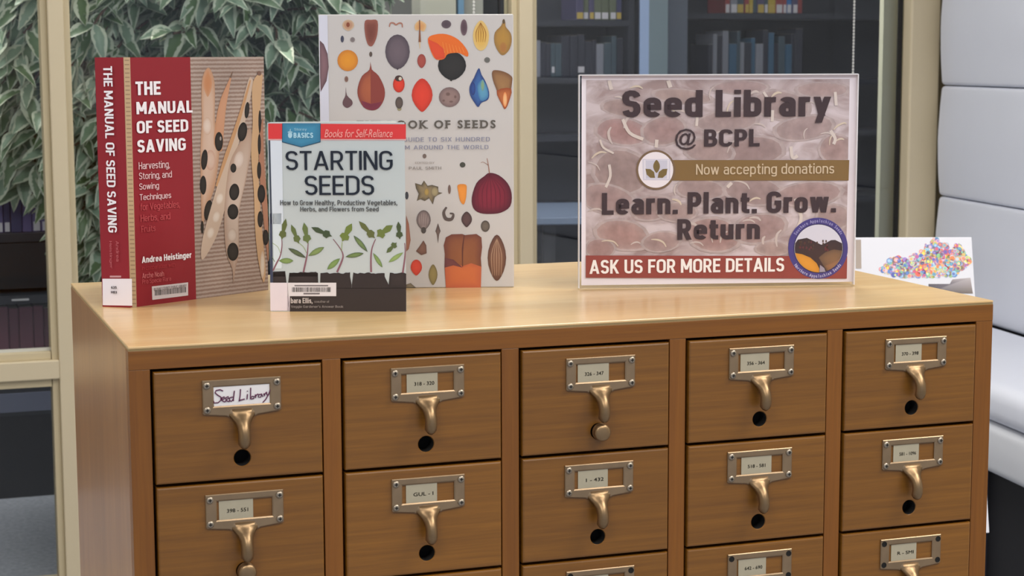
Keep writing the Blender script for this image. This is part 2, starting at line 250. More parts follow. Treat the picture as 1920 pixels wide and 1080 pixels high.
["p",[[178.01,236.97],[170.18,223.56],[170.15,186.66],[166.86,149.72],[169.75,112.35],[170.3,72.38],[173.61,36.99],[180.8,9.08],[184.49,23.42],[181.39,56.49],[178.9,86.81],[176.95,136.85],[179.91,186.37],[184.17,223.35],[185.51,236.9]],"#cbb08a","#b4855a",9,1],
["p",[[180.4,43.98],[181.4,43.15],[182.26,40.93],[182.9,37.53],[183.26,33.27],[183.3,28.58],[183.01,23.92],[182.43,19.74],[181.61,16.46],[180.63,14.4],[179.59,13.75],[178.59,14.59],[177.73,16.82],[177.09,20.23],[176.73,24.49],[176.7,29.17],[176.98,33.82],[177.56,37.98],[178.38,41.26],[179.36,43.32]],"#d8cfc4","#c0a890",10,0],
["p",[[180.57,198.72],[181.16,198.1],[181.66,196.33],[182.02,193.59],[182.21,190.13],[182.2,186.3],[182.01,182.48],[181.64,179.04],[181.13,176.31],[180.53,174.57],[179.91,173.98],[179.32,174.61],[178.82,176.39],[178.46,179.14],[178.27,182.6],[178.28,186.42],[178.48,190.23],[178.85,193.67],[179.36,196.39],[179.95,198.13]],"#2b2726","#151313",11,0],
["p",[[179.22,172.77],[179.92,172.2],[180.51,170.59],[180.95,168.11],[181.2,164.98],[181.22,161.53],[181.01,158.08],[180.6,154.98],[180.03,152.53],[179.35,150.97],[178.63,150.45],[177.93,151.03],[177.34,152.64],[176.9,155.13],[176.66,158.26],[176.64,161.71],[176.84,165.15],[177.25,168.24],[177.82,170.69],[178.5,172.25]],"#2b2726","#151313",11,0],
["p",[[178.09,142.52],[178.98,142.02],[179.77,140.64],[180.37,138.52],[180.72,135.86],[180.78,132.93],[180.56,130.01],[180.07,127.4],[179.36,125.34],[178.5,124.04],[177.58,123.62],[176.68,124.13],[175.9,125.52],[175.3,127.64],[174.95,130.3],[174.89,133.22],[175.11,136.13],[175.6,138.74],[176.31,140.8],[177.16,142.1]],"#2b2726","#151313",11,0],
["p",[[180.69,117.22],[182.41,116.63],[183.93,115.13],[185.11,112.85],[185.83,110.01],[186.03,106.9],[185.67,103.83],[184.8,101.09],[183.5,98.95],[181.9,97.62],[180.16,97.24],[178.45,97.84],[176.93,99.36],[175.76,101.64],[175.04,104.47],[174.85,107.56],[175.21,110.63],[176.07,113.36],[177.36,115.49],[178.96,116.82]],"#2b2726","#151313",11,0],
["p",[[178.28,88.35],[179.49,87.83],[180.55,86.48],[181.37,84.42],[181.87,81.87],[181.99,79.07],[181.72,76.3],[181.09,73.82],[180.16,71.89],[179.03,70.69],[177.8,70.33],[176.59,70.86],[175.53,72.22],[174.71,74.28],[174.22,76.83],[174.1,79.62],[174.37,82.39],[174.99,84.85],[175.92,86.79],[177.05,87.99]],"#2b2726","#151313",11,0],
["p",[[185.64,67.24],[186.96,66.73],[188.13,65.42],[189.03,63.46],[189.58,61.03],[189.73,58.37],[189.45,55.74],[188.77,53.39],[187.77,51.58],[186.53,50.45],[185.19,50.14],[183.88,50.67],[182.71,51.98],[181.81,53.94],[181.27,56.37],[181.13,59.03],[181.4,61.65],[182.08,63.98],[183.08,65.8],[184.3,66.92]],"#2b2726","#151313",11,0],
["p",[[181.05,241.12],[181.96,241.0],[182.77,240.64],[183.4,240.09],[183.8,239.4],[183.93,238.64],[183.76,237.88],[183.33,237.19],[182.66,236.66],[181.83,236.32],[180.92,236.2],[180.02,236.33],[179.21,236.69],[178.58,237.24],[178.18,237.93],[178.06,238.69],[178.22,239.45],[178.65,240.13],[179.32,240.67],[180.14,241.01]],"#5b3a30","#5b3a30",11,0],
["p",[[28.0,19.46],[75.88,19.21],[75.43,5.22],[28.01,5.28]],"#d9d3d8","#d9d3d8",3,0],
["p",[[31.52,15.07],[32.3,14.99],[32.1,9.33],[31.33,9.41]],"#2b2729","#2b2729",5,0],
["p",[[32.89,15.05],[33.75,14.97],[33.56,9.3],[32.69,9.39]],"#2b2729","#2b2729",5,0],
["p",[[34.25,15.04],[34.89,14.98],[34.7,9.31],[34.06,9.37]],"#2b2729","#2b2729",5,0],
["p",[[35.62,15.03],[36.38,14.95],[36.19,9.28],[35.43,9.36]],"#2b2729","#2b2729",5,0],
["p",[[36.99,15.01],[37.96,14.92],[37.77,9.24],[36.8,9.34]],"#2b2729","#2b2729",5,0],
["p",[[38.37,15.0],[39.34,14.9],[39.14,9.23],[38.17,9.32]],"#2b2729","#2b2729",5,0],
["p",[[39.74,14.99],[40.29,14.93],[40.09,9.25],[39.55,9.31]],"#2b2729","#2b2729",5,0],
["p",[[41.11,14.97],[41.71,14.91],[41.52,9.23],[40.92,9.29]],"#2b2729","#2b2729",5,0],
["p",[[42.49,14.96],[43.0,14.91],[42.81,9.22],[42.3,9.28]],"#2b2729","#2b2729",5,0],
["p",[[43.87,14.95],[44.59,14.88],[44.4,9.19],[43.68,9.26]],"#2b2729","#2b2729",5,0],
["p",[[45.25,14.93],[45.74,14.88],[45.55,9.19],[45.05,9.24]],"#2b2729","#2b2729",5,0],
["p",[[46.63,14.92],[47.36,14.85],[47.17,9.15],[46.44,9.23]],"#2b2729","#2b2729",5,0],
["p",[[48.01,14.91],[48.85,14.82],[48.66,9.12],[47.82,9.21]],"#2b2729","#2b2729",5,0],
["p",[[49.39,14.89],[50.03,14.83],[49.84,9.13],[49.2,9.19]],"#2b2729","#2b2729",5,0],
["p",[[50.78,14.88],[51.63,14.79],[51.45,9.09],[50.59,9.18]],"#2b2729","#2b2729",5,0],
["p",[[52.16,14.87],[52.97,14.79],[52.79,9.08],[51.97,9.16]],"#2b2729","#2b2729",5,0],
["p",[[53.55,14.85],[54.05,14.8],[53.86,9.09],[53.36,9.14]],"#2b2729","#2b2729",5,0],
["p",[[54.94,14.84],[55.74,14.76],[55.55,9.05],[54.75,9.13]],"#2b2729","#2b2729",5,0],
["p",[[56.33,14.82],[56.96,14.76],[56.77,9.05],[56.14,9.11]],"#2b2729","#2b2729",5,0],
["p",[[57.72,14.81],[58.44,14.74],[58.25,9.02],[57.54,9.09]],"#2b2729","#2b2729",5,0],
["p",[[59.12,14.8],[59.76,14.73],[59.58,9.01],[58.93,9.08]],"#2b2729","#2b2729",5,0],
["p",[[60.51,14.78],[61.39,14.7],[61.2,8.97],[60.33,9.06]],"#2b2729","#2b2729",5,0],
["p",[[61.91,14.77],[62.64,14.7],[62.46,8.97],[61.72,9.04]],"#2b2729","#2b2729",5,0],
["p",[[63.31,14.76],[63.89,14.7],[63.7,8.97],[63.12,9.03]],"#2b2729","#2b2729",5,0],
["p",[[64.71,14.74],[65.5,14.67],[65.32,8.93],[64.52,9.01]],"#2b2729","#2b2729",5,0],
["p",[[66.11,14.73],[67.04,14.64],[66.85,8.9],[65.92,8.99]],"#2b2729","#2b2729",5,0],
["p",[[67.51,14.72],[68.18,14.65],[67.99,8.91],[67.33,8.98]],"#2b2729","#2b2729",5,0],
["p",[[68.92,14.7],[69.53,14.64],[69.35,8.9],[68.73,8.96]],"#2b2729","#2b2729",5,0],
["p",[[70.32,14.69],[71.03,14.62],[70.85,8.87],[70.14,8.94]],"#2b2729","#2b2729",5,0],
["p",[[71.73,14.67],[72.75,14.58],[72.57,8.82],[71.55,8.92]],"#2b2729","#2b2729",5,0]],"manual_text":[["t","THE",[13.48,218.03,45.68,231.92],"#dcd6dc",0.03,4,{}],
["t","MANUAL",[13.84,198.62,87.02,211.19],"#dcd6dc",0.03,4,{}],
["t","OF SEED",[13.61,178.97,80.62,191.68],"#dcd6dc",0.03,4,{}],
["t","SAVING",[13.71,159.27,76.69,172.35],"#dcd6dc",0.03,4,{}],
["t","Harvesting,",[14.78,140.32,54.83,149.51],"#cdb0b4",0,4,{}],
["t","Storing, and",[14.87,130.12,57.25,138.71],"#cdb0b4",0,4,{}],
["t","Sowing",[14.77,119.57,40.1,127.64],"#cdb0b4",0,4,{}],
["t","Techniques",[14.87,108.71,55.7,116.51],"#cdb0b4",0,4,{}],
["t","for Vegetables,",[15.34,98.0,66.91,106.8],"#a8444a",0,4,{}],
["t","Herbs, and",[15.26,87.24,53.81,95.25],"#a8444a",0,4,{}],
["t","Fruits",[15.84,77.08,34.15,83.77],"#a8444a",0,4,{}],
["t","Andrea Heistinger",[15.37,43.49,80.64,51.78],"#dcd6dc",0.03,4,{}],
["t","in cooperation with",[15.04,36.64,58.93,42.17],"#9a3038",0,4,{}],
["t","Arche Noah",[15.26,29.09,43.42,34.52],"#b8676b",0,4,{}],
["t","Pro Specie Rara",[15.03,22.26,52.49,27.97],"#a84a50",0,4,{}],
["t","BLOUNT COUNTY PUBLIC LIBRARY",[29.94,14.8,73.15,17.66],"#5a5458",0,4,{}]],"spine_art":[["p",[[0.18,29.22],[34.07,30.28],[33.6,1.96],[-0.34,1.3]],"#d6d0d8","#d6d0d8",1,0],
["p",[[8.87,32.7],[21.84,33.1],[21.77,31.23],[8.8,30.83]],"#b98a8f","#b98a8f",1,0],
["p",[[-0.33,1.56],[33.61,2.23],[33.56,0.62],[-0.39,-0.05]],"#7d1f28","#7d1f28",2,0]],"spine_text":[["t","THE MANUAL OF SEED SAVING",[9.15,77.69,19.17,247.72],"#dcd6dc",0.02,4,{"rot":1}],
["t","Andrea",[17.45,47.87,20.86,69.06],"#a8555c",0,4,{"rot":1}],
["t","Heistinger",[9.36,40.3,12.96,68.85],"#a8555c",0,4,{"rot":1}],
["t","635",[10.27,19.32,16.96,22.04],"#3d3a40",0.03,4,{}],
["t","HEI",[10.1,14.5,16.8,16.95],"#3d3a40",0.03,4,{}]],"start_art":[["p",[[0.92,190.38],[139.28,189.29],[139.13,174.49],[0.81,174.76]],"#c93a3c","#c93a3c",1,0],
["p",[[0.82,174.96],[139.13,174.69],[139.12,173.3],[0.89,173.58]],"#cf9a9c","#cf9a9c",1,0],
["p",[[15.63,190.54],[53.15,190.46],[52.85,172.19],[33.88,167.08],[15.09,172.26]],"#4286a8","#356f90",3,0],
["p",[[15.03,190.54],[53.75,190.46],[53.44,171.49],[33.87,166.29],[14.48,171.57]],"#27485e","#27485e",2,0],
["p",[[22.91,181.64],[23.59,181.49],[24.19,181.07],[24.66,180.41],[24.95,179.59],[25.04,178.67],[24.92,177.75],[24.6,176.93],[24.1,176.27],[23.48,175.85],[22.8,175.71],[22.13,175.86],[21.53,176.28],[21.06,176.93],[20.76,177.76],[20.67,178.68],[20.8,179.6],[21.12,180.42],[21.62,181.08],[22.23,181.5]],"#9fc2d2","#9fc2d2",5,0],
["p",[[22.93,182.63],[23.73,182.58],[24.45,182.44],[25.01,182.22],[25.37,181.94],[25.5,181.63],[25.36,181.33],[24.99,181.05],[24.42,180.84],[23.69,180.7],[22.89,180.65],[22.1,180.7],[21.38,180.84],[20.81,181.06],[20.45,181.34],[20.33,181.64],[20.46,181.95],[20.83,182.22],[21.41,182.44],[22.13,182.58]],"#8fb6c8","#8fb6c8",6,0],
["s",[[22.93,182.63],[23.27,184.8]],[0.69,0.69],"#9fc2d2",6],
["p",[[0.89,173.58],[2.58,173.57],[3.12,89.18],[1.32,89.18]],"#3c4250","#3c4250",1,0],
["p",[[0.94,99.98],[2.94,99.98],[2.77,29.69],[-0.24,29.69]],"#3a3f55","#3a3f55",1,0],
["p",[[2.77,173.28],[14.51,173.25],[14.23,89.17],[3.12,89.18]],"#c6ced9","#c6ced9",1,0],
["p",[[3.54,99.98],[12.53,99.97],[11.87,43.79],[3.85,43.8]],"#c3cdd4","#c3cdd4",1,0],
["p",[[2.99,40.78],[15.34,41.27],[16.42,29.18],[2.76,29.18]],"#383030","#2c2626",2,0],
["p",[[19.52,39.56],[48.5,39.14],[48.64,29.17],[18.12,29.18]],"#383030","#2c2626",2,0],
["p",[[51.11,39.28],[53.42,39.36],[55.74,39.67],[58.06,39.96],[60.35,38.65],[62.67,39.07],[64.99,39.46],[67.3,39.38],[69.62,39.67],[71.92,38.77],[74.23,38.57],[76.56,39.75],[78.87,39.64],[81.19,40.02],[81.12,35.71],[82.61,27.44],[82.56,23.61],[50.45,23.62],[50.52,27.45]],"#383030","#2c2626",2,0],
["p",[[84.49,39.89],[86.75,39.1],[89.01,38.62],[91.29,39.59],[93.55,39.21],[95.82,38.86],[98.1,39.75],[100.37,39.92],[102.62,38.93],[104.89,39.06],[107.15,38.62],[109.42,39.1],[111.69,39.14],[113.96,39.3],[116.23,39.1],[116.19,35.69],[120.1,27.43],[120.05,23.6],[82.76,23.61],[82.81,27.44]],"#383030","#2c2626",2,0],
["p",[[121.54,39.68],[123.89,39.51],[126.25,38.69],[128.61,38.85],[130.97,39.28],[133.33,39.86],[135.69,39.6],[138.04,38.67],[138.01,35.68],[137.92,27.42],[137.89,23.59],[120.05,23.6],[120.1,27.43]],"#383030","#2c2626",2,0],
["p",[[19.74,24.13],[137.89,24.1],[137.64,-0.14],[19.3,-0.14]],"#332c2c","#332c2c",2,0],
["p",[[2.96,39.34],[5.43,39.48],[7.91,40.03],[10.38,39.95],[12.86,40.67],[15.3,39.38],[15.23,35.73],[2.89,35.74]],"#383030","#2c2626",2,0],
["p",[[19.51,39.26],[21.75,39.45],[23.98,39.71],[26.21,39.54],[28.44,39.52],[30.69,40.45],[32.91,40.17],[35.14,40.28],[37.36,39.89],[39.59,39.92],[41.83,40.48],[44.06,40.26],[46.29,40.58],[48.5,39.32],[48.44,35.72],[19.45,35.73]],"#383030","#2c2626",2,0],
["p",[[-0.25,29.48],[17.63,29.48],[19.31,0.87],[-0.41,0.87]],"#d3c9d2","#d3c9d2",4,0],
["p",[[17.23,29.48],[67.0,29.46],[66.79,15.74],[16.97,15.74]],"#d0cbd0","#d0cbd0",4,0],
["p",[[16.97,15.74],[19.59,15.74],[19.31,0.87],[16.7,0.87]],"#d3c9d2","#d3c9d2",4,0],
["p",[[22.06,24.83],[22.65,24.83],[22.56,19.99],[21.97,19.99]],"#2b2729","#2b2729",5,0],
["p",[[23.39,24.83],[24.32,24.83],[24.23,19.99],[23.3,19.99]],"#2b2729","#2b2729",5,0],
["p",[[24.72,24.83],[25.29,24.83],[25.21,19.99],[24.63,19.99]],"#2b2729","#2b2729",5,0],
["p",[[26.05,24.83],[27.0,24.83],[26.92,19.99],[25.96,19.99]],"#2b2729","#2b2729",5,0],
["p",[[27.38,24.83],[28.1,24.83],[28.02,19.99],[27.29,19.99]],"#2b2729","#2b2729",5,0],
["p",[[28.71,24.83],[29.5,24.83],[29.41,19.99],[28.62,19.99]],"#2b2729","#2b2729",5,0],
["p",[[30.03,24.83],[30.91,24.83],[30.82,19.99],[29.95,19.99]],"#2b2729","#2b2729",5,0],
["p",[[31.36,24.83],[32.1,24.83],[32.02,19.99],[31.28,19.99]],"#2b2729","#2b2729",5,0],
["p",[[32.69,24.83],[33.32,24.83],[33.23,19.99],[32.61,19.99]],"#2b2729","#2b2729",5,0],
["p",[[34.02,24.83],[34.59,24.83],[34.5,19.98],[33.94,19.98]],"#2b2729","#2b2729",5,0],
["p",[[35.35,24.83],[35.86,24.83],[35.77,19.98],[35.27,19.98]],"#2b2729","#2b2729",5,0],
["p",[[36.68,24.83],[37.54,24.83],[37.45,19.98],[36.6,19.98]],"#2b2729","#2b2729",5,0],
["p",[[38.01,24.83],[38.71,24.83],[38.62,19.98],[37.92,19.98]],"#2b2729","#2b2729",5,0],
["p",[[39.33,24.83],[39.88,24.83],[39.8,19.98],[39.25,19.98]],"#2b2729","#2b2729",5,0],
["p",[[40.66,24.83],[41.6,24.83],[41.51,19.98],[40.58,19.98]],"#2b2729","#2b2729",5,0],
["p",[[41.99,24.83],[42.6,24.83],[42.52,19.98],[41.91,19.98]],"#2b2729","#2b2729",5,0],
["p",[[43.32,24.83],[44.0,24.83],[43.92,19.98],[43.24,19.98]],"#2b2729","#2b2729",5,0],
["p",[[44.65,24.83],[45.27,24.83],[45.19,19.98],[44.57,19.98]],"#2b2729","#2b2729",5,0],
["p",[[45.98,24.83],[46.78,24.83],[46.7,19.98],[45.9,19.98]],"#2b2729","#2b2729",5,0],
["p",[[47.3,24.83],[48.08,24.83],[48.0,19.98],[47.23,19.98]],"#2b2729","#2b2729",5,0],
["p",[[48.63,24.83],[49.42,24.83],[49.34,19.98],[48.55,19.98]],"#2b2729","#2b2729",5,0],
["p",[[49.96,24.83],[50.57,24.83],[50.49,19.98],[49.88,19.98]],"#2b2729","#2b2729",5,0],
["p",[[51.29,24.83],[51.9,24.83],[51.83,19.98],[51.21,19.98]],"#2b2729","#2b2729",5,0],
["p",[[52.62,24.83],[53.22,24.83],[53.14,19.98],[52.54,19.98]],"#2b2729","#2b2729",5,0],
["p",[[53.94,24.83],[54.58,24.83],[54.51,19.98],[53.87,19.98]],"#2b2729","#2b2729",5,0],
["p",[[55.27,24.83],[55.81,24.83],[55.74,19.98],[55.2,19.98]],"#2b2729","#2b2729",5,0],
["p",[[56.6,24.82],[57.15,24.82],[57.08,19.98],[56.52,19.98]],"#2b2729","#2b2729",5,0],
["p",[[57.93,24.82],[58.91,24.82],[58.83,19.98],[57.85,19.98]],"#2b2729","#2b2729",5,0],
["p",[[59.26,24.82],[60.23,24.82],[60.16,19.98],[59.18,19.98]],"#2b2729","#2b2729",5,0],
["p",[[60.58,24.82],[61.15,24.82],[61.07,19.98],[60.51,19.98]],"#2b2729","#2b2729",5,0],
["p",[[24.61,27.16],[58.74,27.14],[58.72,25.83],[24.59,25.84]],"#6b666a","#6b666a",5,0],
["p",[[33.51,19.08],[50.08,19.07],[50.05,17.56],[33.48,17.56]],"#6b666a","#6b666a",5,0],
["s",[[3.01,41.78],[6.97,49.84],[10.62,56.87],[12.51,66.92],[12.45,74.44]],[1.6,1.6,1.3,1.0,0.8],"#7d5560",2],
["p",[[12.39,72.91],[13.96,75.33],[16.84,76.57],[17.04,80.63],[15.74,81.81],[16.86,84.55],[18.18,88.16],[17.8,91.19],[17.03,94.77],[14.82,91.8],[13.2,89.17],[12.88,85.36],[12.75,82.42],[11.06,81.85],[9.53,78.06],[11.64,75.8]],"#66713a","#4c5236",3,0],
["p",[[9.02,51.85],[11.22,50.44],[14.16,49.31],[17.13,49.03],[20.1,49.59],[22.35,50.71],[23.85,51.84],[22.39,52.97],[20.19,54.09],[17.23,54.66],[14.26,54.38],[11.27,53.25]],"#7f9458","#5f7644",3,0],
["s",[[33.88,40.26],[36.58,51.83],[38.22,59.87],[39.19,69.91]],[1.8,1.6,1.2,0.8],"#7d5560",2],
["p",[[30.02,68.97],[30.0,71.72],[31.63,74.21],[29.65,77.54],[28.0,77.79],[27.45,80.55],[26.6,84.11],[24.71,86.32],[22.22,88.76],[22.02,85.25],[22.12,82.31],[23.86,79.12],[25.31,76.71],[24.27,75.38],[25.05,71.57],[27.9,70.88]],"#6a7a40","#49503a",3,0],
["p",[[39.06,68.94],[39.75,71.77],[42.28,74.03],[40.87,77.83],[39.04,78.39],[39.13,81.34],[39.08,85.15],[37.48,87.78],[35.25,90.75],[34.11,87.17],[33.45,84.13],[34.63,80.52],[35.66,77.78],[34.12,76.6],[34.02,72.53],[37.13,71.29]],"#6d7d48","#4f5c3a",3,0],
["p",[[36.63,54.85],[34.55,57.39],[31.45,60.2],[28.0,62.39],[24.19,63.93],[21.04,64.57],[18.78,64.7],[20.09,62.87],[22.29,60.55],[25.62,58.15],[29.31,56.39],[33.36,55.27]],"#5a6648","#3f4538",3,0],
["p",[[39.17,56.86],[42.25,56.95],[46.01,57.73],[49.38,59.25],[52.35,61.51],[54.25,63.81],[55.34,65.68],[53.2,65.78],[50.25,65.45],[46.76,64.18],[43.65,62.16],[40.94,59.41]],"#7d9058","#5b6b44",3,0],
["s",[[29.89,69.92],[34.32,65.9],[37.22,59.87]],[0.6,0.6,0.6],"#8a9a6a",2],
["s",[[67.96,40.24],[73.14,51.81],[74.23,57.84],[71.82,63.86],[64.47,73.9]],[2.0,1.7,1.3,0.9,0.7],"#7d5560",2],
["s",[[72.79,61.85],[73.62,70.88]],[0.8,0.8],"#8a9a6a",2],
["p",[[63.58,76.57],[61.51,78.7],[60.97,81.93],[56.88,82.99],[55.35,81.89],[52.85,83.62],[49.5,85.73],[46.31,85.99],[42.46,85.94],[44.93,83.03],[47.21,80.8],[51.02,79.68],[53.98,78.93],[54.14,77.07],[57.62,74.69],[60.45,76.4]],"#4a5a3c","#333c30",3,0],
["p",[[73.63,71.27],[76.06,72.81],[79.89,72.62],[80.93,76.36],[79.54,78.09],[81.47,80.14],[83.82,82.92],[83.95,85.96],[83.68,89.7],[80.35,87.95],[77.81,86.23],[76.67,82.79],[75.94,80.08],[73.73,80.34],[71.08,77.49],[73.26,74.36]],"#76873c","#56643a",3,0],
["p",[[71.18,54.32],[68.3,53.68],[64.93,52.26],[62.12,50.21],[59.84,47.51],[58.58,44.95],[57.98,42.97],[60.03,43.25],[62.73,44.1],[65.73,45.95],[68.19,48.44],[70.1,51.56]],"#7a9256","#5c7444",3,0],
["p",[[76.7,55.83],[79.7,55.17],[83.57,54.92],[87.33,55.38],[90.96,56.56],[93.57,58.03],[95.26,59.33],[93.24,59.93],[90.29,60.35],[86.5,60.12],[82.83,59.18],[79.28,57.54]],"#6f8450","#44503a",3,0],
["s",[[102.52,40.23],[102.51,54.81],[103.83,64.84],[107.44,73.86]],[1.9,1.6,1.2,0.8],"#7d5560",2],
["p",[[107.08,74.49],[105.93,77.35],[106.62,80.61],[103.17,83.31],[101.32,82.92],[99.61,85.59],[97.24,88.97],[94.34,90.54],[90.7,92.09],[91.94,88.33],[93.25,85.29],[96.41,82.65],[98.92,80.71],[98.38,78.89],[100.77,75.21],[104.07,75.63]],"#6a7440","#4c4a32",3,0],
["p",[[108.6,76.18],[111.37,76.42],[114.64,74.51],[117.11,77.33],[116.61,79.49],[119.16,80.42],[122.37,81.81],[123.75,84.43],[125.08,87.86],[121.43,87.83],[118.5,87.47],[116.06,84.95],[114.29,82.89],[112.46,84.14],[108.96,82.82],[109.56,79.07]],"#71803c","#56603a",3,0],
["p",[[99.28,60.83],[98.1,64.1],[96.04,68.04],[93.43,71.51],[90.27,74.51],[87.44,76.36],[85.31,77.39],[85.97,75.11],[87.33,72.0],[89.75,68.37],[92.73,65.22],[96.27,62.53]],"#6e8252","#43503e",3,0],
["p",[[104.77,59.83],[105.32,57.05],[106.5,53.65],[108.2,50.56],[110.4,47.8],[112.48,46.0],[114.09,44.95],[113.84,46.87],[113.12,49.54],[111.59,52.73],[109.56,55.6],[107.02,58.14]],"#7c9458","#5a7046",3,0],
["s",[[134.54,39.21],[136.69,53.78],[137.28,61.81],[136.86,69.83]],[1.9,1.5,1.0,0.8],"#7d5560",2],
["p",[[132.06,73.35],[132.86,75.63],[135.15,77.29],[134.28,80.54],[132.79,81.15],[133.1,83.57],[133.36,86.72],[132.23,89.02],[130.6,91.65],[129.37,88.79],[128.58,86.33],[129.28,83.26],[129.93,80.92],[128.54,80.07],[128.14,76.72],[130.63,75.45]],"#4f5c38","#3a4234",3,0],
["p",[[128.77,70.44],[126.87,69.82],[124.45,70.58],[122.96,68.26],[123.48,66.88],[121.79,65.83],[119.67,64.36],[118.92,62.35],[118.27,59.82],[120.8,60.44],[122.81,61.17],[124.3,63.28],[125.37,64.96],[126.73,64.43],[129.06,65.89],[128.34,68.33]],"#5e6c40","#454f38",3,0],
["p",[[135.26,60.31],[132.42,59.72],[128.96,58.44],[125.86,56.62],[123.12,54.25],[121.36,52.01],[120.36,50.27],[122.33,50.55],[125.06,51.32],[128.28,52.96],[131.14,55.15],[133.64,57.89]],"#8aa062","#6d8450",3,0],
["s",[[2.95,69.94],[8.28,65.92],[10.67,59.89]],[0.5,0.5,0.5],"#8a9a6a",2],
["s",[[2.08,55.87],[4.99,50.84]],[0.6,0.6],"#5a6a48",2]],"start_text":[["t","Storey",[27.26,182.59,39.82,185.78],"#8db9cd",0,4,{}],
["t","BASICS",[26.38,175.86,46.16,181.14],"#9cc3d4",0.04,4,{}],
["t","Books for Self-Reliance",[57.42,176.29,126.06,184.53],"#e3908c",0.01,4,{"shear":0.3,"serif":0}],
["t","STARTING",[17.89,143.63,125.7,162.85],"#1c222e",0.0,4,{}],
["t","SEEDS",[36.76,118.51,106.8,138.01],"#1c222e",0.0,4,{}],
["t","How to Grow Healthy, Productive Vegetables,",[11.68,107.02,129.97,113.35],"#4a4d50",0.02,4,{}],
["t","Herbs, and Flowers from Seed",[31.83,101.36,111.07,106.64],"#4a4d50",0.02,4,{}],
["t","bara Ellis,",[20.56,7.96,42.86,14.03],"#b3aaa8",0.03,5,{}],
["t","coauthor of",[44.63,9.17,59.66,11.49],"#8a8280",0,5,{}],
["t","Veggie Gardener's Answer Book",[20.72,3.4,73.94,6.44],"#8a8280",0,5,{}]],"seeds_art":[["p",[[0.43,301.44],[10.02,301.42],[10.07,0.21],[0.59,-0.01]],"#c3c5d4","#c3c5d4",1,0],
["p",[[1.3,274.08],[5.61,269.95],[9.58,259.34],[10.55,245.19],[7.94,229.85],[1.23,217.81],[0.92,235.78]],"#7d5f66","#5c474c",2,0],
["p",[[32.61,296.54],[34.61,296.24],[36.41,295.37],[37.83,294.02],[38.73,292.32],[39.02,290.43],[38.5,288.54],[37.19,286.84],[35.52,285.5],[33.9,284.63],[32.43,284.34],[30.97,284.64],[29.38,285.51],[27.75,286.87],[26.49,288.57],[26.02,290.46],[26.36,292.34],[27.31,294.04],[28.77,295.39],[30.59,296.25]],"#a87a60","#b8a48c",1,0],
["p",[[32.33,293.61],[32.91,293.48],[33.43,293.12],[33.84,292.54],[34.1,291.82],[34.18,291.03],[34.08,290.23],[33.8,289.51],[33.37,288.94],[32.84,288.57],[32.25,288.45],[31.67,288.58],[31.15,288.94],[30.74,289.52],[30.48,290.24],[30.4,291.04],[30.5,291.83],[30.78,292.55],[31.21,293.12],[31.74,293.49]],"#7d4430","#7d4430",2,0],
["p",[[25.86,279.3],[26.4,279.12],[26.89,278.58],[27.27,277.75],[27.51,276.7],[27.58,275.53],[27.47,274.37],[27.2,273.32],[26.8,272.49],[26.3,271.96],[25.75,271.78],[25.2,271.96],[24.71,272.5],[24.33,273.33],[24.1,274.38],[24.03,275.54],[24.13,276.71],[24.4,277.75],[24.8,278.59],[25.3,279.12]],"#3f4052","#3f4052",1,0],
["p",[[37.07,277.63],[37.87,277.49],[38.59,277.08],[39.16,276.46],[39.52,275.67],[39.64,274.8],[39.5,273.93],[39.12,273.14],[38.53,272.52],[37.8,272.12],[36.99,271.98],[36.19,272.12],[35.47,272.52],[34.9,273.15],[34.54,273.94],[34.43,274.81],[34.57,275.68],[34.95,276.47],[35.53,277.09],[36.26,277.49]],"#6e6668","#857c7a",1,0],
["p",[[50.91,295.1],[57.43,296.26],[64.52,295.07],[64.1,280.38],[60.06,269.8],[56.48,267.45],[52.97,271.0],[50.51,282.77]],"#6b3a30","#8a5448",2,1],
["p",[[31.55,263.76],[35.02,263.18],[38.13,261.53],[40.59,258.97],[42.14,255.74],[42.65,252.17],[42.05,248.6],[40.4,245.38],[37.87,242.83],[34.71,241.2],[31.22,240.64],[27.75,241.22],[24.63,242.87],[22.18,245.44],[20.63,248.67],[20.13,252.24],[20.73,255.81],[22.38,259.02],[24.91,261.57],[28.07,263.2]],"#cf8a28","#b8722a",2,0],
["p",[[56.76,261.8],[57.27,261.66],[57.73,261.26],[58.09,260.63],[58.31,259.84],[58.39,258.96],[58.29,258.09],[58.05,257.3],[57.67,256.68],[57.2,256.28],[56.69,256.14],[56.18,256.28],[55.72,256.68],[55.36,257.31],[55.14,258.1],[55.07,258.97],[55.16,259.85],[55.4,260.64],[55.78,261.26],[56.25,261.66]],"#554a44","#554a44",1,0],
["p",[[56.27,250.95],[57.35,242.68],[64.98,235.56],[71.35,221.33],[70.62,209.48],[64.55,200.0],[56.78,197.66],[47.91,201.26],[42.12,213.15],[42.26,223.81],[47.17,235.62],[54.97,242.1]],"#a25a3c","#7c3c32",2,1],
["p",[[56.26,250.36],[55.96,198.61],[64.55,200.0],[70.62,209.48],[71.35,221.33],[64.98,235.56],[57.7,242.09]],"#8a4236","#743430",3,0],
["p",[[45.62,208.39],[56.28,204.79],[68.21,207.11],[64.55,200.0],[56.78,197.66],[47.91,201.26]],"#6d2c3a","#743040",4,0],
["p",[[29.72,235.21],[30.38,235.05],[30.97,234.57],[31.43,233.84],[31.72,232.92],[31.81,231.89],[31.69,230.87],[31.37,229.95],[30.89,229.22],[30.29,228.75],[29.63,228.59],[28.97,228.75],[28.38,229.23],[27.92,229.96],[27.63,230.88],[27.54,231.91],[27.66,232.93],[27.97,233.85],[28.46,234.58],[29.06,235.05]],"#6b4c44","#8a7468",1,0],
["p",[[28.96,223.27],[30.02,214.38],[35.52,208.43],[35.45,203.69],[30.06,200.39],[25.59,203.73],[25.66,208.47],[28.47,214.39]],"#6d5054","#4e3c40",2,1],
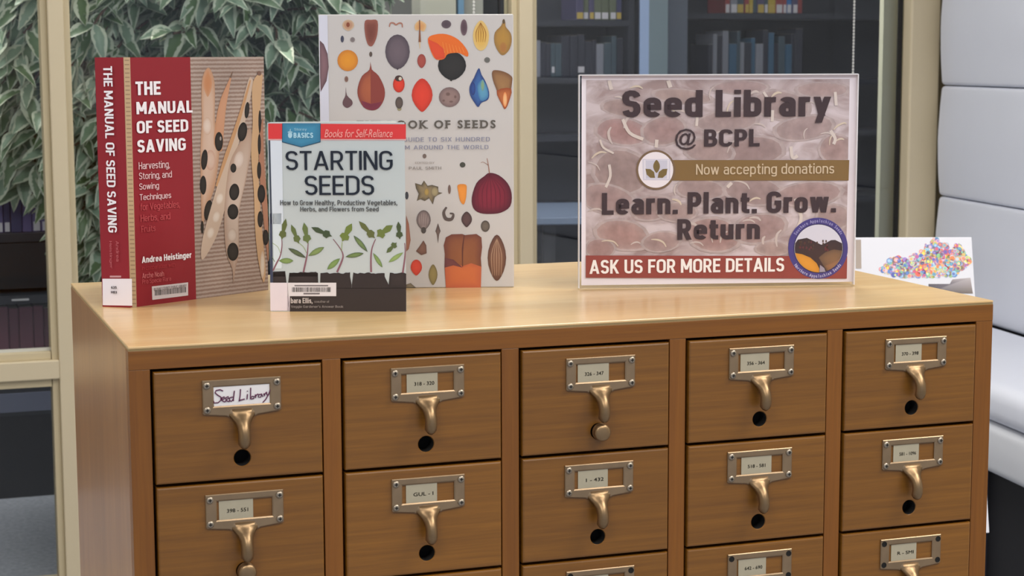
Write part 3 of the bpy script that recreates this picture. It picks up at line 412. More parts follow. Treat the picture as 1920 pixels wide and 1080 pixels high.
["s",[[77.47,288.58],[78.7,292.69],[82.25,292.68],[84.6,290.91],[88.17,292.67],[91.13,292.07],[91.68,287.96]],[1.18,1.42,1.65,1.65,1.65,1.42,1.18],"#9c6c5c",2],
["p",[[86.26,280.33],[90.39,279.39],[94.1,276.71],[97.03,272.53],[98.88,267.27],[99.48,261.44],[98.58,255.61],[96.24,250.35],[93.01,246.17],[89.45,243.5],[85.86,242.59],[82.28,243.52],[78.78,246.22],[75.65,250.41],[73.42,255.68],[72.65,261.52],[73.37,267.34],[75.34,272.59],[78.35,276.75],[82.11,279.41]],"#665a62","#4c434b",2,0],
["s",[[85.87,243.77],[85.84,241.64]],[1.9,0.71],"#4c434b",2],
["p",[[87.2,234.89],[89.18,234.45],[90.96,233.18],[92.36,231.22],[93.24,228.74],[93.53,225.99],[93.19,223.24],[92.25,220.77],[90.81,218.81],[89.0,217.55],[87.01,217.12],[85.03,217.57],[83.25,218.84],[81.85,220.81],[80.96,223.29],[80.68,226.04],[81.03,228.78],[81.96,231.25],[83.41,233.21],[85.21,234.47]],"#cf3c28","#a8301f",2,0],
["p",[[87.21,235.84],[88.53,235.67],[89.72,235.2],[90.66,234.46],[91.26,233.54],[91.46,232.51],[91.23,231.49],[90.62,230.57],[89.66,229.84],[88.46,229.37],[87.14,229.21],[85.82,229.38],[84.63,229.85],[83.69,230.59],[83.09,231.52],[82.89,232.54],[83.11,233.56],[83.73,234.49],[84.69,235.22],[85.88,235.68]],"#44302c","#44302c",3,0],
["p",[[88.74,234.18],[89.29,234.08],[89.78,233.79],[90.17,233.34],[90.42,232.78],[90.5,232.16],[90.41,231.54],[90.15,230.98],[89.75,230.53],[89.25,230.25],[88.69,230.15],[88.14,230.25],[87.65,230.54],[87.26,230.99],[87.01,231.55],[86.93,232.17],[87.03,232.79],[87.29,233.35],[87.68,233.8],[88.18,234.08]],"#c0b8a8","#c0b8a8",4,0],
["p",[[87.32,212.38],[88.6,212.05],[89.75,211.12],[90.66,209.67],[91.23,207.85],[91.41,205.83],[91.19,203.81],[90.58,201.99],[89.64,200.55],[88.47,199.63],[87.18,199.31],[85.89,199.64],[84.74,200.57],[83.83,202.02],[83.26,203.85],[83.08,205.87],[83.3,207.88],[83.91,209.7],[84.85,211.14],[86.02,212.06]],"#5d504a","#47403c",2,0],
["p",[[87.44,201.69],[88.17,201.57],[88.84,201.23],[89.36,200.7],[89.69,200.04],[89.8,199.3],[89.67,198.57],[89.33,197.91],[88.79,197.38],[88.13,197.05],[87.39,196.94],[86.65,197.06],[85.99,197.4],[85.47,197.92],[85.14,198.59],[85.03,199.32],[85.16,200.06],[85.5,200.72],[86.03,201.24],[86.7,201.58]],"#8a8468","#8a8468",1,0],
["p",[[110.72,295.55],[117.8,290.84],[115.36,283.78],[110.62,284.97],[105.88,284.98],[105.34,290.86]],"#c08a54","#c4a880",2,1],
["s",[[110.49,296.14],[110.6,282.62],[110.5,272.02]],[1.19,1.67,2.86],"#7c5038",3],
["s",[[110.5,272.02],[110.68,264.95]],[1.19,0.59],"#c4a880",3],
["p",[[112.4,259.04],[113.87,258.66],[115.19,257.57],[116.22,255.87],[116.88,253.72],[117.09,251.35],[116.71,248.98],[115.74,246.84],[114.52,245.14],[113.34,244.05],[112.26,243.68],[111.2,244.06],[110.03,245.16],[108.84,246.86],[107.92,249.01],[107.58,251.38],[107.83,253.75],[108.53,255.89],[109.6,257.58],[110.93,258.67]],"#9c4a40","#85403a",2,0],
["p",[[112.76,232.44],[115.51,231.53],[118.4,228.91],[121.23,224.83],[123.37,219.7],[124.15,214.01],[123.01,208.33],[120.23,203.21],[117.03,199.14],[114.39,196.53],[112.42,195.64],[110.47,196.55],[107.88,199.18],[104.75,203.27],[102.06,208.41],[101.03,214.1],[101.91,219.78],[104.15,224.9],[107.05,228.95],[109.99,231.55]],"#cf3f2c","#b03425",2,0],
["p",[[139.79,295.84],[141.44,295.62],[142.93,294.98],[144.1,293.99],[144.85,292.74],[145.1,291.36],[144.83,289.98],[144.06,288.74],[142.87,287.75],[141.38,287.12],[139.73,286.9],[138.08,287.13],[136.59,287.76],[135.42,288.76],[134.67,290.0],[134.42,291.39],[134.69,292.77],[135.46,294.01],[136.65,295.0],[138.14,295.63]],"#4c4048","#5e5258",2,0],
["p",[[159.16,296.62],[160.29,296.19],[161.31,294.93],[162.11,292.98],[162.62,290.52],[162.79,287.79],[162.59,285.06],[162.05,282.6],[161.22,280.65],[160.19,279.39],[159.05,278.96],[157.91,279.4],[156.89,280.66],[156.09,282.61],[155.58,285.08],[155.42,287.81],[155.61,290.54],[156.15,292.99],[156.98,294.94],[158.02,296.19]],"#4e3c44","#6b5860",2,0],
["p",[[119.44,275.53],[127.2,280.22],[140.27,280.43],[153.31,274.26],[162.75,262.44],[162.71,255.94],[153.21,260.1],[141.3,258.96],[137.1,253.65],[128.17,253.09],[122.89,261.37]],"#d67028","#cc5a22",3,1],
["p",[[120.03,274.94],[129.5,270.79],[137.77,263.69],[137.7,254.24],[128.17,253.32],[122.9,262.55]],"#cc4a2a","#c4462a",4,0],
["s",[[135.45,271.95],[137.74,260.15]],[0.36,0.59],"#e08a40",5],
["s",[[139.01,271.0],[141.31,260.14]],[0.36,0.59],"#e08a40",5],
["s",[[142.57,270.05],[144.88,260.13]],[0.36,0.6],"#e08a40",5],
["s",[[146.13,269.09],[148.45,260.12]],[0.36,0.59],"#e08a40",5],
["s",[[149.7,268.14],[152.02,260.11]],[0.36,0.59],"#e08a40",5],
["s",[[153.26,267.19],[155.59,260.09]],[0.36,0.6],"#e08a40",5],
["s",[[156.82,266.23],[159.17,260.08]],[0.36,0.59],"#e08a40",5],
["p",[[145.84,261.54],[150.62,260.76],[154.92,258.54],[158.32,255.07],[160.49,250.72],[161.22,245.89],[160.08,241.06],[157.12,236.71],[153.26,233.27],[149.33,231.06],[145.62,230.31],[141.92,231.08],[138.03,233.32],[134.22,236.79],[131.32,241.16],[130.25,245.99],[131.05,250.81],[133.28,255.15],[136.73,258.59],[141.06,260.79]],"#302e2c","#242322",2,0],
["s",[[143.48,230.55],[145.62,229.95]],[1.67,1.67],"#302e2c",2],
["p",[[142.83,222.73],[146.43,222.18],[149.68,220.61],[152.25,218.19],[153.9,215.14],[154.45,211.76],[153.85,208.38],[152.17,205.34],[149.56,202.93],[146.29,201.39],[142.67,200.86],[139.05,201.42],[135.8,202.98],[133.23,205.41],[131.6,208.47],[131.05,211.85],[131.65,215.22],[133.34,218.26],[135.94,220.67],[139.21,222.2]],"#8b7470","#6e5c5c",2,0],
["p",[[141.0,217.27],[141.81,217.17],[142.54,216.86],[143.11,216.38],[143.48,215.79],[143.61,215.13],[143.47,214.47],[143.1,213.87],[142.51,213.4],[141.78,213.1],[140.96,213.0],[140.15,213.11],[139.42,213.41],[138.85,213.89],[138.48,214.48],[138.36,215.15],[138.49,215.81],[138.87,216.4],[139.45,216.87],[140.18,217.17]],"#64504c","#7d6662",3,0],
["p",[[149.09,214.04],[149.53,213.94],[149.93,213.67],[150.24,213.25],[150.44,212.72],[150.51,212.13],[150.43,211.54],[150.23,211.01],[149.91,210.59],[149.51,210.32],[149.06,210.23],[148.62,210.33],[148.22,210.6],[147.91,211.02],[147.71,211.55],[147.64,212.14],[147.72,212.73],[147.92,213.26],[148.24,213.68],[148.64,213.94]],"#64504c","#7d6662",3,0],
["p",[[136.16,209.45],[136.68,209.38],[137.14,209.18],[137.51,208.86],[137.75,208.46],[137.82,208.02],[137.74,207.58],[137.5,207.18],[137.13,206.87],[136.66,206.67],[136.14,206.6],[135.63,206.67],[135.16,206.88],[134.8,207.19],[134.56,207.59],[134.48,208.03],[134.57,208.47],[134.81,208.87],[135.18,209.18],[135.65,209.38]],"#64504c","#7d6662",3,0],
["p",[[144.51,207.99],[145.25,207.93],[145.91,207.76],[146.44,207.49],[146.77,207.16],[146.89,206.79],[146.77,206.43],[146.43,206.1],[145.9,205.84],[145.23,205.67],[144.49,205.61],[143.75,205.68],[143.09,205.85],[142.56,206.11],[142.23,206.45],[142.11,206.81],[142.23,207.18],[142.57,207.51],[143.1,207.77],[143.77,207.94]],"#64504c","#7d6662",3,0],
["p",[[177.81,295.41],[179.81,294.6],[182.01,292.25],[184.25,288.6],[186.0,284.0],[186.66,278.89],[186.19,273.79],[184.9,269.19],[182.91,265.54],[180.41,263.2],[177.64,262.39],[174.89,263.21],[172.41,265.57],[170.45,269.23],[169.21,273.84],[168.8,278.94],[169.51,284.04],[171.31,288.63],[173.58,292.27],[175.8,294.61]],"#c9a14c","#c8ac70",2,0],
["s",[[177.44,293.05],[172.39,282.47],[172.93,271.85]],[0.36,0.95,0.36],"#94652c",3],
["s",[[177.44,293.05],[175.01,282.46],[175.19,271.85]],[0.36,0.95,0.36],"#94652c",3],
["s",[[177.44,293.05],[177.63,282.45],[177.45,271.84]],[0.36,0.95,0.36],"#94652c",3],
["s",[[177.44,293.05],[180.24,282.45],[179.71,271.83]],[0.36,0.95,0.36],"#94652c",3],
["s",[[177.44,293.05],[182.86,282.44],[181.98,271.83]],[0.36,0.95,0.36],"#94652c",3],
["p",[[202.8,296.53],[204.57,292.99],[205.15,288.28],[210.49,281.19],[211.41,271.75],[208.05,262.31],[201.47,257.36],[196.12,262.34],[192.34,271.8],[193.22,282.42],[199.8,289.47]],"#a67f3c","#8a6a3c",2,1],
["p",[[202.8,296.77],[203.24,296.64],[203.64,296.27],[203.95,295.7],[204.15,294.97],[204.22,294.17],[204.15,293.37],[203.94,292.65],[203.62,292.08],[203.22,291.71],[202.78,291.58],[202.34,291.71],[201.94,292.08],[201.63,292.66],[201.43,293.38],[201.36,294.18],[201.43,294.98],[201.64,295.7],[201.96,296.27],[202.36,296.64]],"#5a4a34","#5a4a34",3,0],
["p",[[202.11,271.77],[203.37,271.48],[204.49,270.64],[205.39,269.33],[205.96,267.68],[206.15,265.86],[205.94,264.03],[205.36,262.39],[204.46,261.08],[203.33,260.24],[202.07,259.96],[200.82,260.25],[199.69,261.09],[198.8,262.4],[198.23,264.05],[198.04,265.88],[198.25,267.7],[198.83,269.35],[199.73,270.65],[200.86,271.49]],"#9b6a3c","#a0743c",3,0],
["p",[[184.4,255.4],[185.4,255.25],[186.29,254.81],[187.0,254.12],[187.46,253.26],[187.61,252.31],[187.45,251.36],[186.99,250.51],[186.27,249.83],[185.37,249.39],[184.37,249.25],[183.38,249.4],[182.48,249.84],[181.77,250.52],[181.32,251.38],[181.17,252.33],[181.33,253.28],[181.79,254.14],[182.51,254.82],[183.41,255.25]],"#5c5c5a","#6c6a66",1,0],
["p",[[175.16,243.48],[178.11,236.36],[182.25,229.23],[186.38,217.34],[185.14,209.02],[177.95,205.48],[174.34,200.73],[170.18,205.51],[165.45,213.85],[164.91,223.36],[169.73,232.83]],"#3c64a0","#2c3c70",2,1],
["p",[[173.26,223.32],[178.67,230.43],[184.01,223.29],[185.15,211.4],[176.77,207.86]],"#5a92b0","#3f6e9c",3,1],
["p",[[179.27,231.02],[179.94,230.69],[180.53,229.77],[181.0,228.32],[181.3,226.5],[181.39,224.48],[181.28,222.46],[180.96,220.64],[180.48,219.2],[179.87,218.28],[179.21,217.96],[178.55,218.28],[177.95,219.21],[177.48,220.66],[177.19,222.48],[177.09,224.5],[177.21,226.51],[177.52,228.33],[178.0,229.78],[178.61,230.7]],"#7d9a70","#5a8aa0",4,0],
["p",[[168.75,228.09],[169.56,227.74],[170.29,226.72],[170.86,225.15],[171.22,223.16],[171.34,220.96],[171.2,218.76],[170.81,216.77],[170.22,215.2],[169.49,214.19],[168.67,213.84],[167.86,214.19],[167.14,215.21],[166.56,216.79],[166.2,218.77],[166.09,220.98],[166.23,223.18],[166.61,225.16],[167.2,226.73],[167.94,227.74]],"#2f4a88","#2c3468",3,0],
["p",[[190.06,239.87],[196.03,241.04],[204.98,238.64],[211.54,233.87],[211.76,227.93],[209.08,211.3],[204.25,198.82],[201.27,201.81],[195.94,216.11],[190.62,230.38]],"#94704a","#6d4c34",2,1],
["p",[[194.75,218.49],[210.9,220.81],[207.86,205.36],[204.01,198.46],[200.67,203.0]],"#b0683c","#8a4426",3,1],
["p",[[203.95,217.27],[204.69,216.86],[205.36,215.67],[205.88,213.83],[206.21,211.51],[206.32,208.93],[206.19,206.36],[205.85,204.04],[205.31,202.2],[204.64,201.01],[203.9,200.61],[203.16,201.02],[202.5,202.21],[201.97,204.05],[201.64,206.38],[201.53,208.95],[201.66,211.53],[202.01,213.85],[202.54,215.69],[203.21,216.86]],"#e8b080","#cf7a40",4,0],
["p",[[114.65,149.57],[115.32,149.44],[115.92,149.08],[116.39,148.51],[116.69,147.79],[116.79,147.01],[116.68,146.22],[116.36,145.51],[115.88,144.94],[115.27,144.58],[114.6,144.46],[113.94,144.59],[113.34,144.96],[112.87,145.52],[112.57,146.24],[112.47,147.03],[112.58,147.82],[112.89,148.53],[113.38,149.09],[113.98,149.45]],"#6c5e58","#6c5e58",1,0],
["p",[[156.66,140.11],[157.63,139.96],[158.5,139.53],[159.2,138.87],[159.64,138.05],[159.79,137.14],[159.63,136.22],[159.18,135.4],[158.47,134.75],[157.59,134.34],[156.62,134.2],[155.65,134.35],[154.77,134.77],[154.08,135.43],[153.64,136.26],[153.49,137.17],[153.65,138.08],[154.1,138.9],[154.8,139.55],[155.68,139.97]],"#44443c","#44443c",1,0],
["p",[[103.93,117.17],[110.8,115.15],[113.8,120.06],[117.68,114.13],[122.61,115.08],[129.48,113.07],[129.44,107.15],[134.36,106.13],[129.41,104.19],[125.45,101.25],[123.41,93.35],[119.53,100.3],[114.58,97.36],[109.67,99.37],[105.71,97.42],[107.76,105.31],[104.86,111.25]],"#8a7a5c","#4e463a",2,0],
["p",[[125.55,113.09],[126.88,112.81],[128.08,112.02],[129.03,110.79],[129.64,109.25],[129.83,107.54],[129.61,105.83],[128.98,104.29],[128.01,103.08],[126.8,102.3],[125.45,102.04],[124.12,102.32],[122.92,103.11],[121.97,104.34],[121.36,105.88],[121.17,107.59],[121.39,109.3],[122.02,110.84],[122.99,112.05],[124.21,112.83]],"#9c8f6c","#6c6250",3,0],
["p",[[116.67,111.57],[117.52,111.35],[118.29,110.73],[118.89,109.77],[119.27,108.55],[119.39,107.21],[119.24,105.87],[118.84,104.66],[118.22,103.7],[117.45,103.09],[116.6,102.88],[115.75,103.1],[114.98,103.72],[114.38,104.69],[114.0,105.9],[113.88,107.24],[114.02,108.58],[114.43,109.79],[115.05,110.75],[115.82,111.36]],"#a58a4c","#7d6c4a",3,0],
["p",[[141.91,115.16],[142.4,114.91],[142.83,114.18],[143.17,113.04],[143.39,111.61],[143.45,110.02],[143.36,108.44],[143.13,107.01],[142.77,105.87],[142.33,105.15],[141.84,104.9],[141.35,105.15],[140.92,105.88],[140.58,107.02],[140.36,108.46],[140.3,110.04],[140.39,111.63],[140.62,113.06],[140.98,114.19],[141.42,114.92]],"#6a5750","#6a5750",2,0],
["p",[[151.17,114.91],[160.05,115.25],[160.99,108.93],[159.95,99.05],[157.54,93.13],[153.62,97.11],[151.71,107.01]],"#d88a38","#c47a30",2,1],
["p",[[186.35,128.12],[196.59,125.5],[206.44,116.56],[210.94,104.67],[209.32,90.82],[199.4,83.94],[187.52,82.43],[175.66,83.5],[168.18,89.1],[166.67,100.99],[171.89,116.76],[180.81,124.6]],"#7c2434","#4e1a26",2,1],
["s",[[186.73,125.55],[173.82,108.85],[174.69,86.09]],[0.39,0.79,0.39],"#5e1a28",3],
["s",[[186.73,125.55],[178.56,108.82],[179.24,86.06]],[0.39,0.79,0.39],"#5e1a28",3],
["s",[[186.73,125.55],[183.3,108.79],[183.78,86.03]],[0.39,0.79,0.39],"#5e1a28",3],
["s",[[186.73,125.55],[188.04,108.76],[188.33,86.0]],[0.39,0.79,0.39],"#5e1a28",3],
["s",[[186.73,125.55],[192.78,108.73],[192.88,85.97]],[0.39,0.79,0.39],"#5e1a28",3],
["s",[[186.73,125.55],[197.52,108.71],[197.43,85.94]],[0.39,0.79,0.39],"#5e1a28",3],
["s",[[186.73,125.55],[202.26,108.68],[201.98,85.91]],[0.39,0.79,0.39],"#5e1a28",3],
["s",[[186.34,127.53],[185.39,135.42],[183.86,144.29]],[0.99,0.79,0.59],"#8a5c48",3],
["s",[[185.4,136.4],[179.9,139.98],[176.94,139.4]],[0.59,0.39,0.39],"#8a5c48",3],
["s",[[138.57,90.29],[135.37,84.37],[137.69,77.42],[144.01,76.98],[146.02,82.32],[142.08,83.33]],[1.98,3.17,3.96,3.56,2.38,1.58],"#574c48",2],
["p",[[160.85,85.19],[162.18,84.75],[163.64,83.5],[165.13,81.57],[166.29,79.13],[166.73,76.43],[166.15,73.73],[164.74,71.31],[163.1,69.39],[161.75,68.16],[160.75,67.74],[159.74,68.17],[158.41,69.42],[156.8,71.36],[155.41,73.81],[154.87,76.51],[155.34,79.2],[156.53,81.62],[158.04,83.54],[159.51,84.77]],"#5c4442","#3f302f",2,0],
["p",[[181.56,75.13],[183.08,74.81],[184.46,73.9],[185.55,72.49],[186.24,70.71],[186.47,68.75],[186.22,66.78],[185.51,65.02],[184.41,63.62],[183.03,62.72],[181.5,62.42],[179.97,62.75],[178.59,63.66],[177.5,65.07],[176.81,66.85],[176.58,68.82],[176.83,70.78],[177.54,72.54],[178.64,73.94],[180.03,74.83]],"#6a6056","#453e38",2,0],
["p",[[113.11,87.09],[115.54,86.51],[117.72,84.87],[119.44,82.31],[120.54,79.1],[120.89,75.55],[120.12,72.0],[118.22,68.81],[116.04,66.28],[114.24,64.66],[112.9,64.1],[111.57,64.67],[109.8,66.32],[107.66,68.88],[105.82,72.1],[105.11,75.66],[105.53,79.2],[106.68,82.4],[108.45,84.93],[110.66,86.54]],"#9c8c8a","#5a5050",2,0],
["p",[[112.94,68.27],[113.79,68.09],[114.55,67.57],[115.16,66.78],[115.54,65.78],[115.67,64.68],[115.52,63.57],[115.12,62.58],[114.5,61.8],[113.73,61.29],[112.87,61.12],[112.02,61.31],[111.25,61.82],[110.65,62.61],[110.27,63.61],[110.14,64.72],[110.29,65.82],[110.69,66.81],[111.31,67.6],[112.08,68.1]],"#4a4440","#4a4440",3,0],
["s",[[109.52,83.55],[110.38,69.67]],[0.59,0.59],"#6c5e5e",3],
["s",[[112.09,83.53],[112.16,69.66]],[0.59,0.59],"#6c5e5e",3],
["s",[[114.65,83.52],[113.93,69.65]],[0.59,0.59],"#6c5e5e",3],
["s",[[117.21,83.5],[115.71,69.64]],[0.59,0.59],"#6c5e5e",3],
["p",[[128.96,72.52],[131.66,63.57],[130.04,59.61],[128.78,49.68],[127.67,59.63],[126.13,63.61]],"#6b5a54","#4c403c",2,0],
["p",[[112.6,53.38],[115.72,47.79],[116.03,38.83],[110.08,36.89],[104.19,41.51],[108.2,46.85]],"#7d5a4c","#5e4238",2,0],
["p",[[104.5,31.95],[106.45,31.5],[108.2,30.21],[109.59,28.22],[110.46,25.71],[110.75,22.93],[110.12,20.16],[108.6,17.67],[106.85,15.7],[105.41,14.44],[104.33,14.01],[103.26,14.45],[101.84,15.74],[100.13,17.74],[98.65,20.26],[98.08,23.03],[98.42,25.8],[99.34,28.3],[100.76,30.27],[102.54,31.53]],"#cf4636","#b53a2c",2,0],
["p",[[123.05,26.43],[124.16,25.85],[125.37,24.2],[126.6,21.63],[127.56,18.39],[127.91,14.81],[127.45,11.24],[126.35,8.01],[125.02,5.46],[123.84,3.82],[122.86,3.26],[121.88,3.84],[120.72,5.5],[119.44,8.07],[118.39,11.31],[118.0,14.89],[118.41,18.47],[119.42,21.69],[120.69,24.24],[121.93,25.87]],"#8f8050","#6e6240",2,0],
["p",[[137.53,56.58],[143.88,59.91],[155.75,60.22],[158.71,59.01],[171.58,60.11],[177.11,56.29],[177.85,45.34],[176.4,33.39],[176.94,23.41],[176.23,-0.19],[137.11,0.14],[135.7,23.73],[136.2,37.69],[135.09,47.65]],"#8c5636","#6a3c30",2,0],
["p",[[136.1,23.73],[145.63,26.65],[156.52,24.57],[165.46,27.49],[176.94,23.41],[176.23,-0.19],[137.11,0.14]],"#c2683c","#b05a3c",3,0],
["s",[[158.12,59.01],[156.04,43.51],[155.92,23.57]],[0.79,1.58,0.99],"#5c3228",4],
["p",[[136.17,33.7],[145.66,31.63],[155.91,22.57],[145.62,25.25],[136.09,22.73]],"#6d3c3c","#5e3438",4,0],
["p",[[194.36,59.15],[196.67,57.87],[199.21,54.18],[201.79,48.43],[203.82,41.19],[204.58,33.17],[203.76,25.16],[201.68,17.93],[199.05,12.2],[196.48,8.53],[194.15,7.27],[191.83,8.56],[189.29,12.28],[186.7,18.05],[184.68,25.31],[183.93,33.33],[184.76,41.34],[186.84,48.54],[189.47,54.25],[192.03,57.9]],"#7a5644","#56392f",2,0],
["s",[[194.34,55.17],[188.32,37.29],[189.21,13.31]],[0.4,0.99,0.4],"#9c7c66",3],
["s",[[194.34,55.17],[191.09,37.27],[191.59,13.3]],[0.4,0.99,0.4],"#9c7c66",3],
["s",[[194.34,55.17],[193.87,37.25],[193.97,13.28]],[0.4,0.99,0.4],"#9c7c66",3],
["s",[[194.34,55.17],[196.65,37.22],[196.36,13.26]],[0.4,0.99,0.4],"#9c7c66",3],
["s",[[194.34,55.17],[199.43,37.2],[198.74,13.24]],[0.4,0.99,0.4],"#9c7c66",3],
["p",[[93.74,81.68],[96.59,71.75],[98.39,53.88],[96.32,43.96],[93.32,41.0]],"#9c6c5c","#8a5c50",2,0],
["p",[[94.59,107.76],[95.2,107.54],[95.74,106.92],[96.17,105.96],[96.43,104.75],[96.52,103.4],[96.41,102.06],[96.12,100.85],[95.67,99.89],[95.12,99.28],[94.51,99.07],[93.9,99.29],[93.36,99.91],[92.93,100.87],[92.66,102.08],[92.58,103.43],[92.69,104.77],[92.98,105.98],[93.43,106.93],[93.98,107.55]],"#3a3c44","#3a3c44",1,0],
["p",[[92.95,4.11],[97.91,5.67],[103.8,0.42],[92.91,0.51]],"#7d7260","#5e5648",2,0]],"seeds_text":[["t","THE BOOK OF SEEDS",[40.05,177.43,193.45,186.54],"#55504a",0.03,4,{"serif":1}],
["t","A LIFE-SIZE GUIDE TO SIX HUNDRED",[40.77,163.14,186.9,167.78],"#7a7c92",0.0,4,{"space":1.5}],
["t","SPECIES FROM AROUND THE WORLD",[41.63,154.51,185.28,158.97],"#7a7c92",0.0,4,{"space":1.5}],
["t","EDITED BY",[104.16,138.7,125.76,140.79],"#8c8684",0,4,{}],
["t","PAUL SMITH",[97.23,132.17,132.98,135.52],"#7c7674",0,4,{"space":1.3}]],"sign_base":[["r",[8.77,12.52,302.31,230.21]],
["r",[3.72,3.2,310.91,235.42]]],"sign_art":[["p",[[52.25,208.41],[61.31,206.92],[68.88,204.34],[73.81,201.06],[75.36,197.58],[73.27,194.44],[67.86,192.1],[59.97,190.94],[50.8,191.12],[41.75,192.61],[34.19,195.2],[29.28,198.48],[27.75,201.95],[29.84,205.09],[35.23,207.42],[43.1,208.59]],"#8c7876","#9a8988",1,0],
["p",[[51.0,187.22],[61.36,184.67],[69.87,180.45],[75.23,175.19],[76.61,169.69],[73.81,164.8],[67.25,161.27],[57.93,159.63],[47.27,160.13],[36.91,162.69],[28.42,166.93],[23.1,172.19],[21.73,177.67],[24.54,182.54],[31.08,186.06],[40.37,187.71]],"#94706f","#9d8586",1,0],
["p",[[53.18,152.13],[64.31,148.37],[73.18,141.81],[78.42,133.44],[79.25,124.53],[75.51,116.45],[67.77,110.43],[57.23,107.4],[45.5,107.82],[34.36,111.61],[25.52,118.2],[20.32,126.57],[19.53,135.45],[23.28,143.5],[30.98,149.49],[41.48,152.52]],"#82706f","#92807f",1,0],
["p",[[91.79,189.38],[100.55,189.7],[108.4,187.72],[114.14,183.76],[116.91,178.4],[116.26,172.46],[112.3,166.86],[105.63,162.43],[97.27,159.87],[88.5,159.56],[80.65,161.55],[74.92,165.53],[72.18,170.89],[72.84,176.82],[76.79,182.41],[83.45,186.82]],"#8e7373","#9a8686",1,0],
["p",[[164.03,195.37],[176.68,195.74],[187.61,194.36],[195.17,191.43],[198.19,187.39],[196.21,182.86],[189.52,178.53],[179.15,175.07],[166.69,172.99],[154.03,172.63],[143.11,174.02],[135.59,176.96],[132.6,180.99],[134.59,185.51],[141.26,189.83],[151.6,193.29]],"#8d7b7b","#9c8c8c",1,0],
["p",[[228.61,216.07],[239.98,212.91],[249.27,207.97],[255.06,202.02],[256.45,195.96],[253.22,190.71],[245.87,187.09],[235.52,185.63],[223.76,186.57],[212.38,189.76],[203.12,194.7],[197.38,200.65],[196.02,206.69],[199.25,211.92],[206.57,215.53],[216.88,216.99]],"#8f7d7d","#9c8c8c",1,0],
["p",[[271.7,226.09],[282.47,225.47],[291.63,223.81],[297.78,221.35],[299.99,218.47],[297.9,215.61],[291.84,213.2],[282.74,211.62],[271.98,211.1],[261.21,211.72],[252.06,213.39],[245.93,215.85],[243.75,218.73],[245.84,221.58],[251.88,223.98],[260.96,225.56]],"#95807f","#9f8e8e",1,0],
["p",[[115.02,219.28],[126.54,217.67],[136.22,215.17],[142.59,212.17],[144.68,209.11],[142.15,206.48],[135.39,204.67],[125.45,203.95],[113.83,204.44],[102.32,206.06],[92.66,208.56],[86.32,211.56],[84.26,214.6],[86.79,217.23],[93.52,219.04],[103.43,219.76]],"#97837f","#a08f8d",1,0],
["p",[[180.03,228.47],[190.72,227.89],[199.8,226.34],[205.89,224.06],[208.06,221.38],[205.97,218.72],[199.94,216.48],[190.89,215.01],[180.21,214.53],[169.53,215.11],[160.46,216.67],[154.4,218.95],[152.25,221.63],[154.34,224.28],[160.35,226.51],[169.37,227.98]],"#947f80","#9c8b8c",1,0],
["p",[[250.15,188.57],[261.9,189.16],[272.18,187.77],[279.42,184.61],[282.51,180.15],[280.97,175.08],[275.04,170.17],[265.61,166.18],[254.14,163.7],[242.38,163.12],[232.11,164.53],[224.9,167.7],[221.84,172.15],[223.39,177.21],[229.31,182.1],[238.71,186.09]],"#8d7b7c","#998888",1,0],
["p",[[288.17,168.38],[295.07,167.19],[300.98,163.87],[304.98,158.94],[306.47,153.14],[305.22,147.36],[301.41,142.48],[295.64,139.24],[288.76,138.14],[281.85,139.35],[275.95,142.67],[271.97,147.61],[270.49,153.4],[271.75,159.17],[275.55,164.04],[281.32,167.28]],"#8f7674","#9b8786",1,0],
["p",[[192.24,166.45],[204.97,166.31],[216.02,163.91],[223.69,159.6],[226.81,154.05],[224.89,148.1],[218.23,142.65],[207.84,138.55],[195.32,136.41],[182.57,136.56],[171.54,138.98],[163.9,143.3],[160.82,148.84],[162.75,154.78],[169.39,160.21],[179.74,164.3]],"#816d6d","#928080",1,0],
["p",[[146.6,164.24],[156.19,162.22],[164.14,158.62],[169.25,153.97],[170.73,148.99],[168.35,144.43],[162.47,140.99],[153.99,139.2],[144.21,139.33],[134.62,141.36],[126.68,144.98],[121.6,149.62],[120.14,154.6],[122.52,159.14],[128.39,162.57],[136.84,164.36]],"#927e7d","#9c8b8b",1,0],
["p",[[34.37,114.87],[44.65,111.82],[52.98,106.97],[58.1,101.07],[59.21,95.01],[56.14,89.72],[49.35,86.0],[39.9,84.43],[29.21,85.25],[18.93,88.32],[10.62,93.18],[5.54,99.07],[4.46,105.12],[7.53,110.39],[14.29,114.1],[23.71,115.67]],"#8f7777","#9c8888",1,0],
["p",[[80.63,102.0],[89.41,102.18],[97.14,100.43],[102.65,97.02],[105.09,92.46],[104.08,87.45],[99.78,82.76],[92.84,79.09],[84.33,77.02],[75.53,76.85],[67.8,78.62],[62.31,82.04],[59.9,86.59],[60.91,91.59],[65.21,96.27],[72.13,99.93]],"#8c7574","#9a8787",1,0],
["p",[[136.32,119.71],[145.99,118.15],[154.1,115.22],[159.42,111.37],[161.12,107.18],[158.94,103.29],[153.21,100.3],[144.82,98.66],[135.04,98.62],[125.36,100.19],[117.26,103.12],[111.98,106.97],[110.3,111.15],[112.48,115.03],[118.18,118.02],[126.55,119.66]],"#8b7878","#998787",1,0],
["p",[[197.99,119.91],[209.63,117.75],[219.35,113.81],[225.67,108.69],[227.62,103.17],[224.9,98.09],[217.91,94.23],[207.73,92.18],[195.92,92.25],[184.28,94.43],[174.58,98.38],[168.3,103.5],[166.38,109.01],[169.1,114.07],[176.07,117.92],[186.21,119.97]],"#857171","#958383",1,0],
["p",[[257.22,115.61],[270.04,115.64],[281.13,113.74],[288.79,110.2],[291.86,105.56],[289.84,100.53],[283.06,95.87],[272.55,92.3],[259.91,90.36],[247.07,90.35],[236.0,92.26],[228.37,95.8],[225.34,100.44],[227.37,105.46],[234.13,110.1],[244.61,113.67]],"#8b7271","#998585",1,0],
